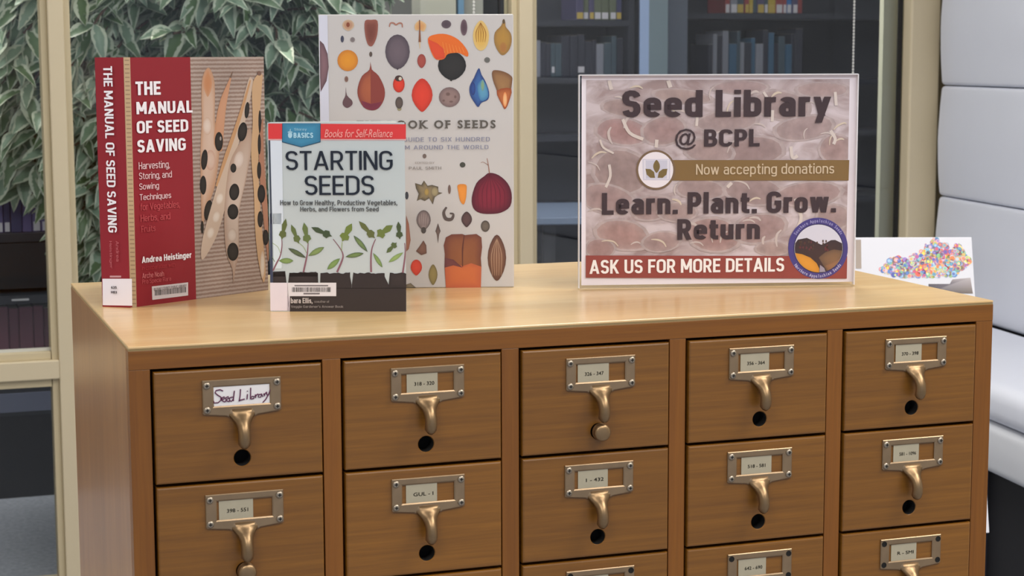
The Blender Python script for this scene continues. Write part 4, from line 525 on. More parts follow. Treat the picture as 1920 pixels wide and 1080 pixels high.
["p",[[287.13,90.05],[294.06,89.01],[299.98,86.2],[303.99,82.04],[305.47,77.15],[304.19,72.29],[300.35,68.2],[294.53,65.5],[287.63,64.61],[280.69,65.65],[274.77,68.47],[270.78,72.64],[269.32,77.52],[270.6,82.37],[274.44,86.45],[280.24,89.15]],"#8f7a7a","#9b8a8a",1,0],
["p",[[153.81,76.01],[164.31,73.08],[172.87,67.92],[178.19,61.32],[179.45,54.28],[176.45,47.87],[169.65,43.07],[160.08,40.63],[149.22,40.9],[138.72,43.86],[130.17,49.03],[124.89,55.63],[123.66,62.66],[126.67,69.04],[133.45,73.82],[142.98,76.27]],"#8f6c6a","#9c8482",1,0],
["p",[[199.77,80.54],[210.59,81.14],[220.21,79.37],[227.17,75.48],[230.4,70.08],[229.41,63.97],[224.33,58.1],[215.95,53.36],[205.54,50.48],[194.7,49.89],[185.08,51.68],[178.14,55.57],[174.94,60.98],[175.96,67.07],[181.03,72.93],[189.39,77.65]],"#8a7070","#998484",1,0],
["p",[[52.76,74.38],[62.98,70.93],[71.18,65.76],[76.11,59.64],[77.02,53.52],[73.76,48.31],[66.82,44.83],[57.27,43.6],[46.58,44.81],[36.36,48.27],[28.19,53.45],[23.29,59.56],[22.4,65.67],[25.67,70.86],[32.58,74.33],[42.09,75.57]],"#94726e","#9f8886",1,0],
["p",[[91.42,61.57],[99.24,61.8],[106.1,60.46],[110.96,57.77],[113.07,54.12],[112.11,50.08],[108.22,46.25],[102.0,43.23],[94.4,41.48],[86.57,41.25],[79.72,42.6],[74.87,45.3],[72.78,48.94],[73.74,52.98],[77.62,56.8],[83.83,59.81]],"#8f7776","#9b8888",1,0],
["p",[[24.36,54.84],[30.18,54.0],[35.11,51.76],[38.42,48.44],[39.6,44.56],[38.45,40.7],[35.17,37.45],[30.24,35.32],[24.42,34.62],[18.6,35.46],[13.67,37.71],[10.37,41.03],[9.2,44.91],[10.35,48.76],[13.63,52.0],[18.55,54.13]],"#8c6e6c","#998282",1,0],
["p",[[110.38,94.29],[118.17,93.45],[124.8,91.2],[129.24,87.88],[130.83,84.0],[129.32,80.15],[124.93,76.91],[118.34,74.79],[110.55,74.1],[102.75,74.95],[96.13,77.21],[91.7,80.53],[90.13,84.41],[91.64,88.25],[96.02,91.48],[102.6,93.6]],"#937f7e","#9d8d8c",1,0],
["p",[[218.29,50.1],[225.19,49.44],[231.06,47.72],[235.01,45.19],[236.43,42.25],[235.1,39.34],[231.23,36.9],[225.41,35.31],[218.52,34.81],[211.62,35.48],[205.75,37.21],[201.82,39.73],[200.41,42.67],[201.73,45.58],[205.6,48.01],[211.41,49.6]],"#96827f","#9f8f8e",1,0],
["s",[[56.88,221.25],[61.78,223.09],[66.97,223.1],[70.92,220.6]],[0.84,2.11,2.11,1.05],"#beb09f",2],
["s",[[10.25,140.5],[14.84,139.71],[20.82,136.64],[23.85,131.41]],[0.58,1.45,1.45,0.73],"#b5a8a5",2],
["s",[[263.59,65.81],[266.21,67.84],[269.36,68.79],[272.26,67.96]],[0.6,1.5,1.5,0.75],"#b5a8a5",2],
["s",[[95.24,198.14],[100.14,198.46],[104.79,197.08],[107.64,193.79]],[0.73,1.82,1.82,0.91],"#beb09f",2],
["s",[[40.03,211.62],[43.46,212.01],[46.77,211.19],[48.87,208.96]],[0.84,2.1,2.1,1.05],"#b5a8a5",2],
["s",[[118.83,71.29],[124.8,71.89],[130.55,70.39],[134.21,66.47]],[1.19,2.97,2.97,1.48],"#b5a8a5",2],
["s",[[287.83,161.64],[290.76,163.57],[294.18,164.34],[297.19,163.26]],[0.78,1.94,1.94,0.97],"#beb09f",2],
["s",[[37.73,160.16],[34.36,166.39],[33.43,173.27],[36.14,178.87]],[1.14,2.85,2.85,1.42],"#b5a8a5",2],
["s",[[237.04,117.68],[237.21,121.71],[238.78,125.34],[241.8,127.27]],[0.83,2.07,2.07,1.03],"#b5a8a5",2],
["s",[[214.36,210.41],[217.57,213.75],[221.74,215.71],[225.92,215.17]],[1.01,2.52,2.52,1.26],"#beb09f",2],
["s",[[223.39,44.59],[222.12,51.79],[223.45,58.79],[227.96,63.34]],[1.07,2.67,2.67,1.34],"#b5a8a5",2],
["s",[[191.54,76.92],[196.37,77.79],[201.18,76.92],[204.43,73.93]],[1.04,2.6,2.6,1.3],"#b5a8a5",2],
["s",[[280.91,157.15],[281.1,162.62],[283.2,167.55],[287.3,170.2]],[0.57,1.42,1.42,0.71],"#beb09f",2],
["s",[[10.38,86.05],[16.69,88.51],[23.47,88.57],[28.66,85.28]],[0.8,2.0,2.0,1.0],"#b5a8a5",2],
["s",[[106.86,196.36],[113.71,196.57],[120.14,194.42],[123.97,189.69]],[1.13,2.82,2.82,1.41],"#b5a8a5",2],
["s",[[191.07,95.26],[195.0,98.12],[199.65,99.39],[203.85,98.08]],[0.83,2.06,2.06,1.03],"#beb09f",2],
["s",[[96.74,122.62],[101.47,123.39],[106.13,122.48],[109.23,119.52]],[0.66,1.66,1.66,0.83],"#b5a8a5",2],
["s",[[252.23,164.36],[251.57,169.0],[252.6,173.46],[255.63,176.29]],[0.57,1.43,1.43,0.72],"#b5a8a5",2],
["s",[[104.37,98.72],[108.9,98.03],[112.86,95.84],[114.8,92.27]],[0.98,2.44,2.44,1.22],"#beb09f",2],
["s",[[183.87,73.41],[188.96,74.91],[194.22,74.52],[198.07,71.67]],[0.72,1.79,1.79,0.9],"#b5a8a5",2],
["s",[[159.04,49.63],[159.91,55.25],[162.69,60.08],[167.22,62.32]],[0.98,2.44,2.44,1.22],"#b5a8a5",2],
["s",[[129.46,128.41],[136.84,127.32],[143.3,123.79],[146.49,118.01]],[0.6,1.5,1.5,0.75],"#beb09f",2],
["s",[[165.8,149.67],[168.43,156.96],[173.44,162.72],[180.16,164.59]],[0.68,1.69,1.69,0.85],"#b5a8a5",2],
["s",[[124.55,49.51],[130.32,50.82],[136.14,50.03],[140.21,46.59]],[0.67,1.68,1.68,0.84],"#b5a8a5",2],
["s",[[214.91,125.41],[214.64,129.32],[215.76,132.99],[218.45,135.17]],[1.18,2.95,2.95,1.47],"#beb09f",2],
["s",[[287.07,39.54],[285.74,45.46],[286.57,51.3],[290.13,55.23]],[1.05,2.63,2.63,1.32],"#b5a8a5",2],
["s",[[191.02,214.32],[193.88,216.23],[197.22,217.01],[200.16,215.99]],[1.11,2.78,2.78,1.39],"#b5a8a5",2],
["s",[[285.0,174.23],[290.0,179.09],[296.37,181.83],[299.47,180.82]],[0.84,2.1,2.1,1.05],"#beb09f",2],
["s",[[150.57,50.07],[149.22,56.25],[150.12,62.35],[153.84,66.45]],[0.73,1.83,1.83,0.92],"#b5a8a5",2],
["s",[[207.85,47.35],[207.1,50.78],[207.61,54.16],[209.68,56.43]],[1.11,2.78,2.78,1.39],"#b5a8a5",2],
["s",[[25.96,52.87],[33.17,53.68],[40.15,51.94],[44.62,47.2]],[0.64,1.6,1.6,0.8],"#beb09f",2],
["s",[[58.62,48.8],[62.1,50.85],[66.04,51.52],[69.39,50.08]],[0.72,1.8,1.8,0.9],"#b5a8a5",2],
["s",[[196.07,181.04],[200.89,181.38],[205.48,180.06],[208.34,176.84]],[0.72,1.81,1.81,0.9],"#b5a8a5",2],
["s",[[14.62,144.59],[19.37,149.09],[25.34,151.59],[31.12,150.55]],[0.91,2.26,2.26,1.13],"#beb09f",2],
["s",[[173.39,118.36],[180.94,117.75],[187.76,114.61],[191.42,108.95]],[0.76,1.9,1.9,0.95],"#b5a8a5",2],
["s",[[50.29,177.43],[51.88,184.18],[55.72,189.82],[61.45,192.18]],[1.14,2.84,2.84,1.42],"#b5a8a5",2],
["s",[[165.02,189.77],[165.42,197.38],[168.48,204.21],[174.24,207.83]],[0.67,1.67,1.67,0.83],"#beb09f",2],
["s",[[79.72,132.1],[79.35,137.12],[80.77,141.84],[84.19,144.68]],[0.98,2.45,2.45,1.22],"#b5a8a5",2],
["s",[[146.03,208.22],[145.19,213.52],[146.28,218.65],[149.69,221.97]],[0.52,1.31,1.31,0.65],"#b5a8a5",2],
["s",[[81.47,54.34],[88.5,53.89],[94.86,51.06],[98.33,45.82]],[0.82,2.05,2.05,1.02],"#beb09f",2],
["s",[[270.38,169.79],[275.68,171.02],[281.05,170.34],[284.84,167.24]],[0.69,1.74,1.74,0.87],"#b5a8a5",2],
["s",[[108.48,102.72],[107.08,107.5],[107.46,112.34],[110.15,115.78]],[0.74,1.85,1.85,0.92],"#b5a8a5",2],
["s",[[241.88,120.76],[245.8,124.87],[250.89,127.28],[256.01,126.6]],[1.07,2.69,2.69,1.34],"#beb09f",2],
["s",[[150.45,163.97],[151.68,168.33],[154.34,171.9],[158.17,173.28]],[0.85,2.13,2.13,1.07],"#b5a8a5",2],
["s",[[246.82,201.33],[252.63,204.37],[259.11,205.18],[264.49,202.66]],[0.59,1.46,1.46,0.73],"#b5a8a5",2],
["s",[[226.97,117.6],[226.69,122.37],[228.11,126.81],[231.42,129.43]],[1.15,2.89,2.89,1.44],"#beb09f",2],
["s",[[34.18,137.62],[35.49,125.11],[30.49,112.63]],[3.02,3.02,3.02],"#c2b7b2",3],
["s",[[49.07,187.37],[56.7,172.39],[71.87,165.31]],[3.53,3.53,3.53],"#c2b7b2",3],
["s",[[87.02,164.71],[86.32,155.97]],[3.8,3.8],"#c2b7b2",3],
["s",[[237.13,156.16],[239.39,143.56],[244.98,146.04]],[3.58,3.58,3.58],"#c2b7b2",3],
["s",[[281.66,173.45],[286.96,164.61],[285.29,158.33]],[3.58,3.58,3.58],"#c2b7b2",3],
["s",[[132.26,196.85],[131.17,179.4]],[3.04,3.04],"#c2b7b2",3],
["s",[[24.02,165.14],[27.82,156.39],[39.17,150.07]],[2.26,2.26,2.26],"#c2b7b2",3],
["s",[[285.95,216.03],[287.53,201.01]],[3.33,3.33],"#c2b7b2",3],
["s",[[171.27,116.41],[166.23,111.42]],[3.57,3.57],"#c2b7b2",3],
["s",[[205.59,216.41],[210.79,208.9]],[2.79,2.79],"#c2b7b2",3],
["s",[[99.15,229.3],[101.73,221.85]],[4.54,4.54],"#c2b7b2",3],
["s",[[33.83,229.57],[36.38,219.67]],[4.02,4.02],"#c2b7b2",3],
["s",[[243.22,98.08],[250.0,77.72],[246.35,65.05]],[3.86,3.86,3.86],"#c2b7b2",3],
["s",[[216.07,196.39],[215.75,183.89]],[3.32,3.32],"#c2b7b2",3],
["p",[[99.84,142.12],[303.39,140.55],[303.08,117.79],[100.01,119.54]],"#755c38","#755c38",4,0],
["p",[[85.83,153.48],[89.24,153.18],[92.56,152.35],[95.73,151.01],[98.65,149.18],[101.27,146.92],[103.51,144.27],[105.32,141.31],[106.66,138.1],[107.48,134.73],[107.78,131.28],[107.54,127.82],[106.77,124.46],[105.49,121.27],[103.72,118.33],[101.52,115.71],[98.93,113.48],[96.03,111.69],[92.87,110.39],[89.55,109.61],[86.14,109.37],[82.73,109.67],[79.4,110.51],[76.23,111.86],[73.31,113.7],[70.7,115.98],[68.46,118.63],[66.66,121.6],[65.34,124.81],[64.52,128.18],[64.24,131.63],[64.48,135.07],[65.26,138.43],[66.55,141.61],[68.31,144.54],[70.51,147.15],[73.09,149.37],[75.98,151.15],[79.12,152.45],[82.44,153.23]],"#6d5844","#6d5844",5,0],
["p",[[85.85,151.23],[88.9,150.96],[91.88,150.22],[94.71,149.01],[97.33,147.37],[99.67,145.34],[101.68,142.96],[103.3,140.3],[104.49,137.42],[105.23,134.4],[105.5,131.29],[105.28,128.2],[104.59,125.18],[103.44,122.31],[101.86,119.67],[99.89,117.32],[97.58,115.32],[94.97,113.71],[92.15,112.55],[89.18,111.84],[86.13,111.63],[83.07,111.9],[80.09,112.65],[77.25,113.87],[74.64,115.52],[72.3,117.56],[70.3,119.94],[68.68,122.61],[67.5,125.49],[66.77,128.51],[66.51,131.61],[66.73,134.7],[67.43,137.72],[68.58,140.57],[70.16,143.2],[72.13,145.55],[74.44,147.54],[77.03,149.14],[79.84,150.31],[82.81,151.01]],"#d2ccd4","#d2ccd4",6,0],
["p",[[71.05,143.35],[102.24,143.12],[101.91,119.93],[71.97,120.19]],"#b9b6c6","#b9b6c6",7,0],
["p",[[72.36,142.57],[100.95,142.35],[100.6,120.84],[73.01,121.08]],"#c9c6d2","#c9c6d2",8,0],
["p",[[74.7,142.04],[98.74,141.86],[98.51,121.76],[75.08,121.96]],"#b4b3c4","#b4b3c4",9,0],
["p",[[86.77,142.46],[87.47,142.1],[88.35,141.07],[89.37,139.47],[90.24,137.46],[90.59,135.23],[90.27,133.0],[89.43,131.0],[88.43,129.41],[87.56,128.4],[86.87,128.05],[86.18,128.41],[85.3,129.44],[84.28,131.04],[83.41,133.06],[83.05,135.29],[83.38,137.51],[84.22,139.51],[85.22,141.1],[86.08,142.12]],"#6d5c38","#6d5c38",10,0],
["p",[[74.49,132.78],[79.95,132.35],[84.14,129.1],[85.22,122.65],[80.02,122.7],[75.83,126.34]],"#6d5c38","#6d5c38",10,0],
["p",[[98.94,132.59],[93.74,132.24],[89.34,129.06],[88.08,122.63],[93.68,122.58],[97.95,126.15]],"#6d5c38","#6d5c38",10,0],
["p",[[8.46,37.34],[303.27,33.03],[303.27,7.66],[8.51,12.53]],"#85403a","#85403a",4,0],
["p",[[269.18,76.62],[274.01,76.22],[278.76,75.13],[283.33,73.38],[287.63,70.99],[291.57,68.02],[295.06,64.53],[298.05,60.58],[300.46,56.25],[302.25,51.64],[303.38,46.84],[303.83,41.94],[303.59,37.05],[302.65,32.26],[301.04,27.68],[298.8,23.39],[295.96,19.49],[292.59,16.06],[288.76,13.16],[284.53,10.85],[280.01,9.19],[275.28,8.21],[270.44,7.92],[265.59,8.33],[260.83,9.44],[256.25,11.22],[251.95,13.63],[248.02,16.62],[244.54,20.14],[241.57,24.1],[239.18,28.44],[237.41,33.05],[236.31,37.85],[235.88,42.74],[236.15,47.61],[237.1,52.38],[238.71,56.94],[240.95,61.2],[243.78,65.08],[247.14,68.49],[250.96,71.38],[255.16,73.67],[259.66,75.33],[264.36,76.32]],"#443c78","#443c78",5,0],
["p",[[269.93,69.87],[273.98,69.55],[277.96,68.67],[281.79,67.24],[285.39,65.31],[288.69,62.9],[291.62,60.06],[294.12,56.86],[296.14,53.36],[297.63,49.62],[298.58,45.73],[298.95,41.77],[298.74,37.8],[297.95,33.93],[296.6,30.22],[294.72,26.75],[292.34,23.59],[289.51,20.81],[286.3,18.46],[282.76,16.6],[278.97,15.26],[275.01,14.46],[270.96,14.23],[266.89,14.57],[262.9,15.46],[259.07,16.9],[255.47,18.86],[252.17,21.28],[249.26,24.13],[246.77,27.34],[244.77,30.85],[243.29,34.59],[242.36,38.47],[242.0,42.43],[242.23,46.38],[243.02,50.24],[244.38,53.94],[246.26,57.39],[248.63,60.53],[251.45,63.3],[254.65,65.64],[258.17,67.49],[261.95,68.84],[265.89,69.63]],"#2f2a4c","#2f2a4c",6,0],
["p",[[269.95,68.94],[273.87,68.63],[277.71,67.78],[281.42,66.4],[284.9,64.53],[288.09,62.2],[290.92,59.46],[293.33,56.37],[295.29,52.98],[296.73,49.37],[297.64,45.61],[298.0,41.78],[297.8,37.95],[297.04,34.2],[295.73,30.62],[293.91,27.26],[291.61,24.21],[288.88,21.53],[285.77,19.26],[282.35,17.46],[278.69,16.16],[274.86,15.39],[270.94,15.17],[267.01,15.49],[263.15,16.36],[259.45,17.75],[255.96,19.64],[252.78,21.98],[249.96,24.73],[247.55,27.83],[245.62,31.23],[244.19,34.84],[243.29,38.59],[242.95,42.42],[243.16,46.24],[243.93,49.97],[245.24,53.54],[247.06,56.88],[249.36,59.92],[252.08,62.59],[255.17,64.85],[258.58,66.64],[262.23,67.94],[266.04,68.71]],"#bdbccb","#bdbccb",7,0],
["p",[[243.84,48.38],[246.7,52.31],[256.87,54.13],[264.79,50.55],[273.51,46.18],[278.2,48.07],[284.43,51.26],[289.15,51.44],[296.9,47.72],[297.18,46.46],[297.66,42.56],[297.57,38.66],[296.9,34.82],[295.67,31.14],[293.91,27.69],[291.65,24.54],[288.94,21.76],[285.84,19.41],[282.42,17.55],[278.74,16.2],[274.88,15.4],[270.94,15.17],[266.98,15.5],[263.1,16.4],[259.38,17.84],[255.89,19.79],[252.71,22.21],[249.91,25.06],[247.54,28.26],[245.66,31.75],[244.3,35.45],[243.5,39.3],[243.26,43.2],[243.59,47.08]],"#41302e","#3a2e30",8,0],
["p",[[270.63,31.83],[278.39,37.96],[287.78,40.96],[297.26,39.3],[297.37,37.11],[296.59,33.7],[295.36,30.43],[293.7,27.36],[291.65,24.54],[289.23,22.02],[286.49,19.85],[283.47,18.05],[280.23,16.67]],"#7a5c44","#5f4a3c",9,0],
["p",[[243.84,37.29],[251.69,35.95],[261.19,31.95],[268.38,25.64],[271.65,19.36],[271.33,15.16],[269.99,15.19],[265.99,15.68],[262.09,16.73],[258.38,18.34],[254.92,20.46],[251.81,23.04],[249.1,26.04],[246.86,29.39],[245.13,33.01],[243.95,36.82]],"#c98a34","#b67c2e",10,0],
["p",[[272.36,23.64],[277.15,20.07],[278.81,15.77],[271.72,15.31]],"#8f8796","#8f8796",11,0],
["p",[[277.89,22.4],[295.56,30.88],[294.3,28.35],[292.79,26.01],[291.04,23.84],[289.06,21.86],[286.87,20.11],[284.51,18.61],[281.99,17.36]],"#8a6448","#765640",10,0],
["p",[[268.6,50.16],[269.43,49.37],[269.46,47.82],[268.65,47.05],[267.82,47.84],[267.79,49.39]],"#4c3a30","#4c3a30",12,0],
["p",[[252.71,44.99],[253.54,44.21],[253.57,42.66],[252.77,41.89],[251.94,42.67],[251.91,44.23]],"#5e3236","#5e3236",12,0],
["p",[[264.04,43.17],[264.87,42.38],[264.9,40.83],[264.1,40.06],[263.26,40.85],[263.24,42.4]],"#4c3a30","#4c3a30",12,0],
["p",[[254.48,49.95],[255.31,49.16],[255.34,47.61],[254.54,46.84],[253.71,47.63],[253.68,49.18]],"#5e3236","#5e3236",12,0],
["p",[[249.82,48.19],[250.65,47.4],[250.68,45.85],[249.87,45.08],[249.05,45.87],[249.02,47.42]],"#4c3a30","#4c3a30",12,0],
["p",[[259.92,42.68],[260.75,41.89],[260.78,40.34],[259.97,39.57],[259.14,40.36],[259.12,41.91]],"#5e3236","#5e3236",12,0],
["p",[[248.96,51.31],[249.79,50.52],[249.82,48.97],[249.01,48.21],[248.19,48.99],[248.16,50.54]],"#4c3a30","#4c3a30",12,0],
["p",[[261.73,44.84],[262.56,44.06],[262.59,42.5],[261.79,41.74],[260.96,42.52],[260.93,44.08]],"#5e3236","#5e3236",12,0],
["p",[[250.82,51.21],[251.65,50.43],[251.68,48.88],[250.87,48.11],[250.05,48.9],[250.02,50.45]],"#4c3a30","#4c3a30",12,0],
["p",[[248.96,45.24],[249.79,44.45],[249.82,42.9],[249.01,42.13],[248.19,42.92],[248.16,44.47]],"#5e3236","#5e3236",12,0],
["p",[[254.03,49.61],[254.86,48.82],[254.88,47.27],[254.08,46.5],[253.25,47.29],[253.22,48.84]],"#4c3a30","#4c3a30",12,0],
["p",[[261.86,50.82],[262.69,50.04],[262.72,48.48],[261.91,47.72],[261.08,48.5],[261.06,50.06]],"#5e3236","#5e3236",12,0],
["p",[[259.24,51.18],[260.07,50.39],[260.09,48.84],[259.29,48.07],[258.46,48.86],[258.43,50.41]],"#4c3a30","#4c3a30",12,0],
["p",[[249.74,45.01],[250.57,44.23],[250.59,42.67],[249.79,41.91],[248.96,42.69],[248.93,44.25]],"#5e3236","#5e3236",12,0],
["p",[[264.52,47.08],[265.35,46.3],[265.38,44.74],[264.58,43.98],[263.75,44.76],[263.72,46.31]],"#4c3a30","#4c3a30",12,0],
["p",[[256.61,44.57],[257.44,43.79],[257.47,42.23],[256.67,41.47],[255.84,42.25],[255.81,43.81]],"#5e3236","#5e3236",12,0],
["p",[[275.51,48.96],[276.34,48.17],[276.37,46.62],[275.57,45.85],[274.74,46.64],[274.71,48.19]],"#4c3a30","#4c3a30",12,0],
["p",[[280.87,41.6],[281.7,40.81],[281.73,39.26],[280.93,38.49],[280.1,39.28],[280.07,40.83]],"#5e3236","#5e3236",12,0],
["p",[[275.22,51.95],[276.05,51.17],[276.08,49.61],[275.28,48.85],[274.45,49.63],[274.42,51.18]],"#4c3a30","#4c3a30",12,0],
["p",[[279.9,47.02],[280.73,46.23],[280.76,44.68],[279.96,43.91],[279.13,44.7],[279.1,46.25]],"#5e3236","#5e3236",12,0],
["p",[[279.91,44.94],[280.74,44.15],[280.77,42.6],[279.97,41.83],[279.13,42.62],[279.1,44.17]],"#4c3a30","#4c3a30",12,0],
["p",[[277.94,44.23],[278.77,43.45],[278.8,41.89],[278.0,41.13],[277.17,41.91],[277.14,43.47]],"#5e3236","#5e3236",12,0],
["p",[[278.78,51.77],[279.62,50.99],[279.65,49.44],[278.84,48.67],[278.01,49.45],[277.98,51.01]],"#4c3a30","#4c3a30",12,0],
["p",[[278.09,42.36],[278.92,41.57],[278.95,40.02],[278.15,39.25],[277.32,40.04],[277.29,41.59]],"#5e3236","#5e3236",12,0],
["p",[[280.02,44.81],[280.85,44.02],[280.88,42.47],[280.08,41.7],[279.25,42.49],[279.22,44.04]],"#4c3a30","#4c3a30",12,0],
["p",[[279.06,43.06],[279.89,42.27],[279.92,40.72],[279.11,39.95],[278.28,40.74],[278.25,42.29]],"#5e3236","#5e3236",12,0]],"sign_text":[["t","Seed Library",[48.17,182.24,281.49,218.87],"#3c2f32",0.035,4,{"space":1.05}],
["t","@",[107.15,153.16,130.67,176.56],"#3c2f32",0.01,4,{}],
["t","BCPL",[139.57,156.66,201.86,175.6],"#3c2f32",0.03,4,{}],
["t","Now accepting donations",[130.82,123.0,286.49,137.36],"#b9a78f",0.0,4,{"space":1.1}],
["t","Learn. Plant. Grow.",[26.22,82.4,289.34,106.4],"#3c2f32",0.035,4,{"space":1.05}],
["t","Return",[110.53,53.57,203.59,76.63],"#3c2f32",0.035,4,{"space":1.05}],
["t","ASK US FOR MORE DETAILS",[12.52,16.78,231.68,32.23],"#e2d6d6",0.02,4,{}],
["arc","Southern Appalachian Seeds",[269.81,42.34],31.100000000000023,150,30,"#8f8ab8",6.0],
["arc","Northern Appalachian Seeds",[269.81,42.34],31.100000000000023,215,325,"#a9a4c6",6.0]],"poster_meta":[["k",[[149.35,438.52],[152.45,446.04],[161.02,452.62],[168.81,462.03],[185.51,465.76],[192.61,461.01],[200.24,466.65],[207.48,464.74],[209.69,471.92],[216.85,468.49],[222.76,476.04],[227.5,478.87],[230.7,487.38],[235.91,481.68],[244.07,496.82],[251.43,496.8],[257.4,488.25],[267.46,487.27],[276.07,476.82],[282.17,487.22],[289.52,487.2],[294.39,475.82],[301.08,464.46],[307.98,456.88],[298.16,445.6],[286.74,438.1],[275.28,429.67],[253.24,428.42],[216.63,428.53],[187.35,429.0],[170.97,430.93],[160.21,435.66]]],
["v",[[232.5,417.22],[268.17,417.11],[273.18,424.98],[303.54,427.71],[306.17,400.5],[231.63,400.73]]],
["v",[[113.34,494.38],[122.17,494.35],[120.66,444.26],[111.13,444.29]]]]}''')
DG = None
_tc = {}
def text_geo(body, wgt=0, space=1, shear=0):
    if wgt:      # heavier strokes: the outline repeated a hair to each side
        v0, f0 = text_geo(body, 0, space, shear); vs, fs = [(x, y, 0) for x, y in v0], list(f0)
        for k in range(8):
            dx, dy = wgt*1.15*math.cos(k*math.pi/4), wgt*.85*math.sin(k*math.pi/4); n = len(vs)
            vs += [(x+dx, y+dy, k+1) for x, y in v0]; fs += [tuple(i+n for i in f) for f in f0]
        return vs, fs
    key = (body, wgt, space, shear)
    if key in _tc: return _tc[key]
    cu = bpy.data.curves.new('lettering', 'FONT'); cu.body = body; cu.size = 1; cu.offset = wgt; cu.space_character = space; cu.shear = shear
    cu.resolution_u = 3; o = bpy.data.objects.new('lettering', cu); COL.objects.link(o)
    dg = bpy.context.evaluated_depsgraph_get(); me = o.evaluated_get(dg).to_mesh()
    vs = [(v.co.x, v.co.y) for v in me.vertices]; fs = [tuple(p.vertices) for p in me.polygons]
    o.evaluated_get(dg).to_mesh_clear(); bpy.data.objects.remove(o); bpy.data.curves.remove(cu)
    _tc[key] = (vs, fs); return vs, fs
def bow(cx, cy, rx, ry, a0, a1, n=9):
    o = []
    for i in range(n+1):
        a = R(a0+(a1-a0)*i/n); c_, s_ = math.cos(a), math.sin(a)
        o.append((cx+rx*math.copysign(abs(c_)**.86, c_), cy+ry*math.copysign(abs(s_)**.86, s_)))
    return o
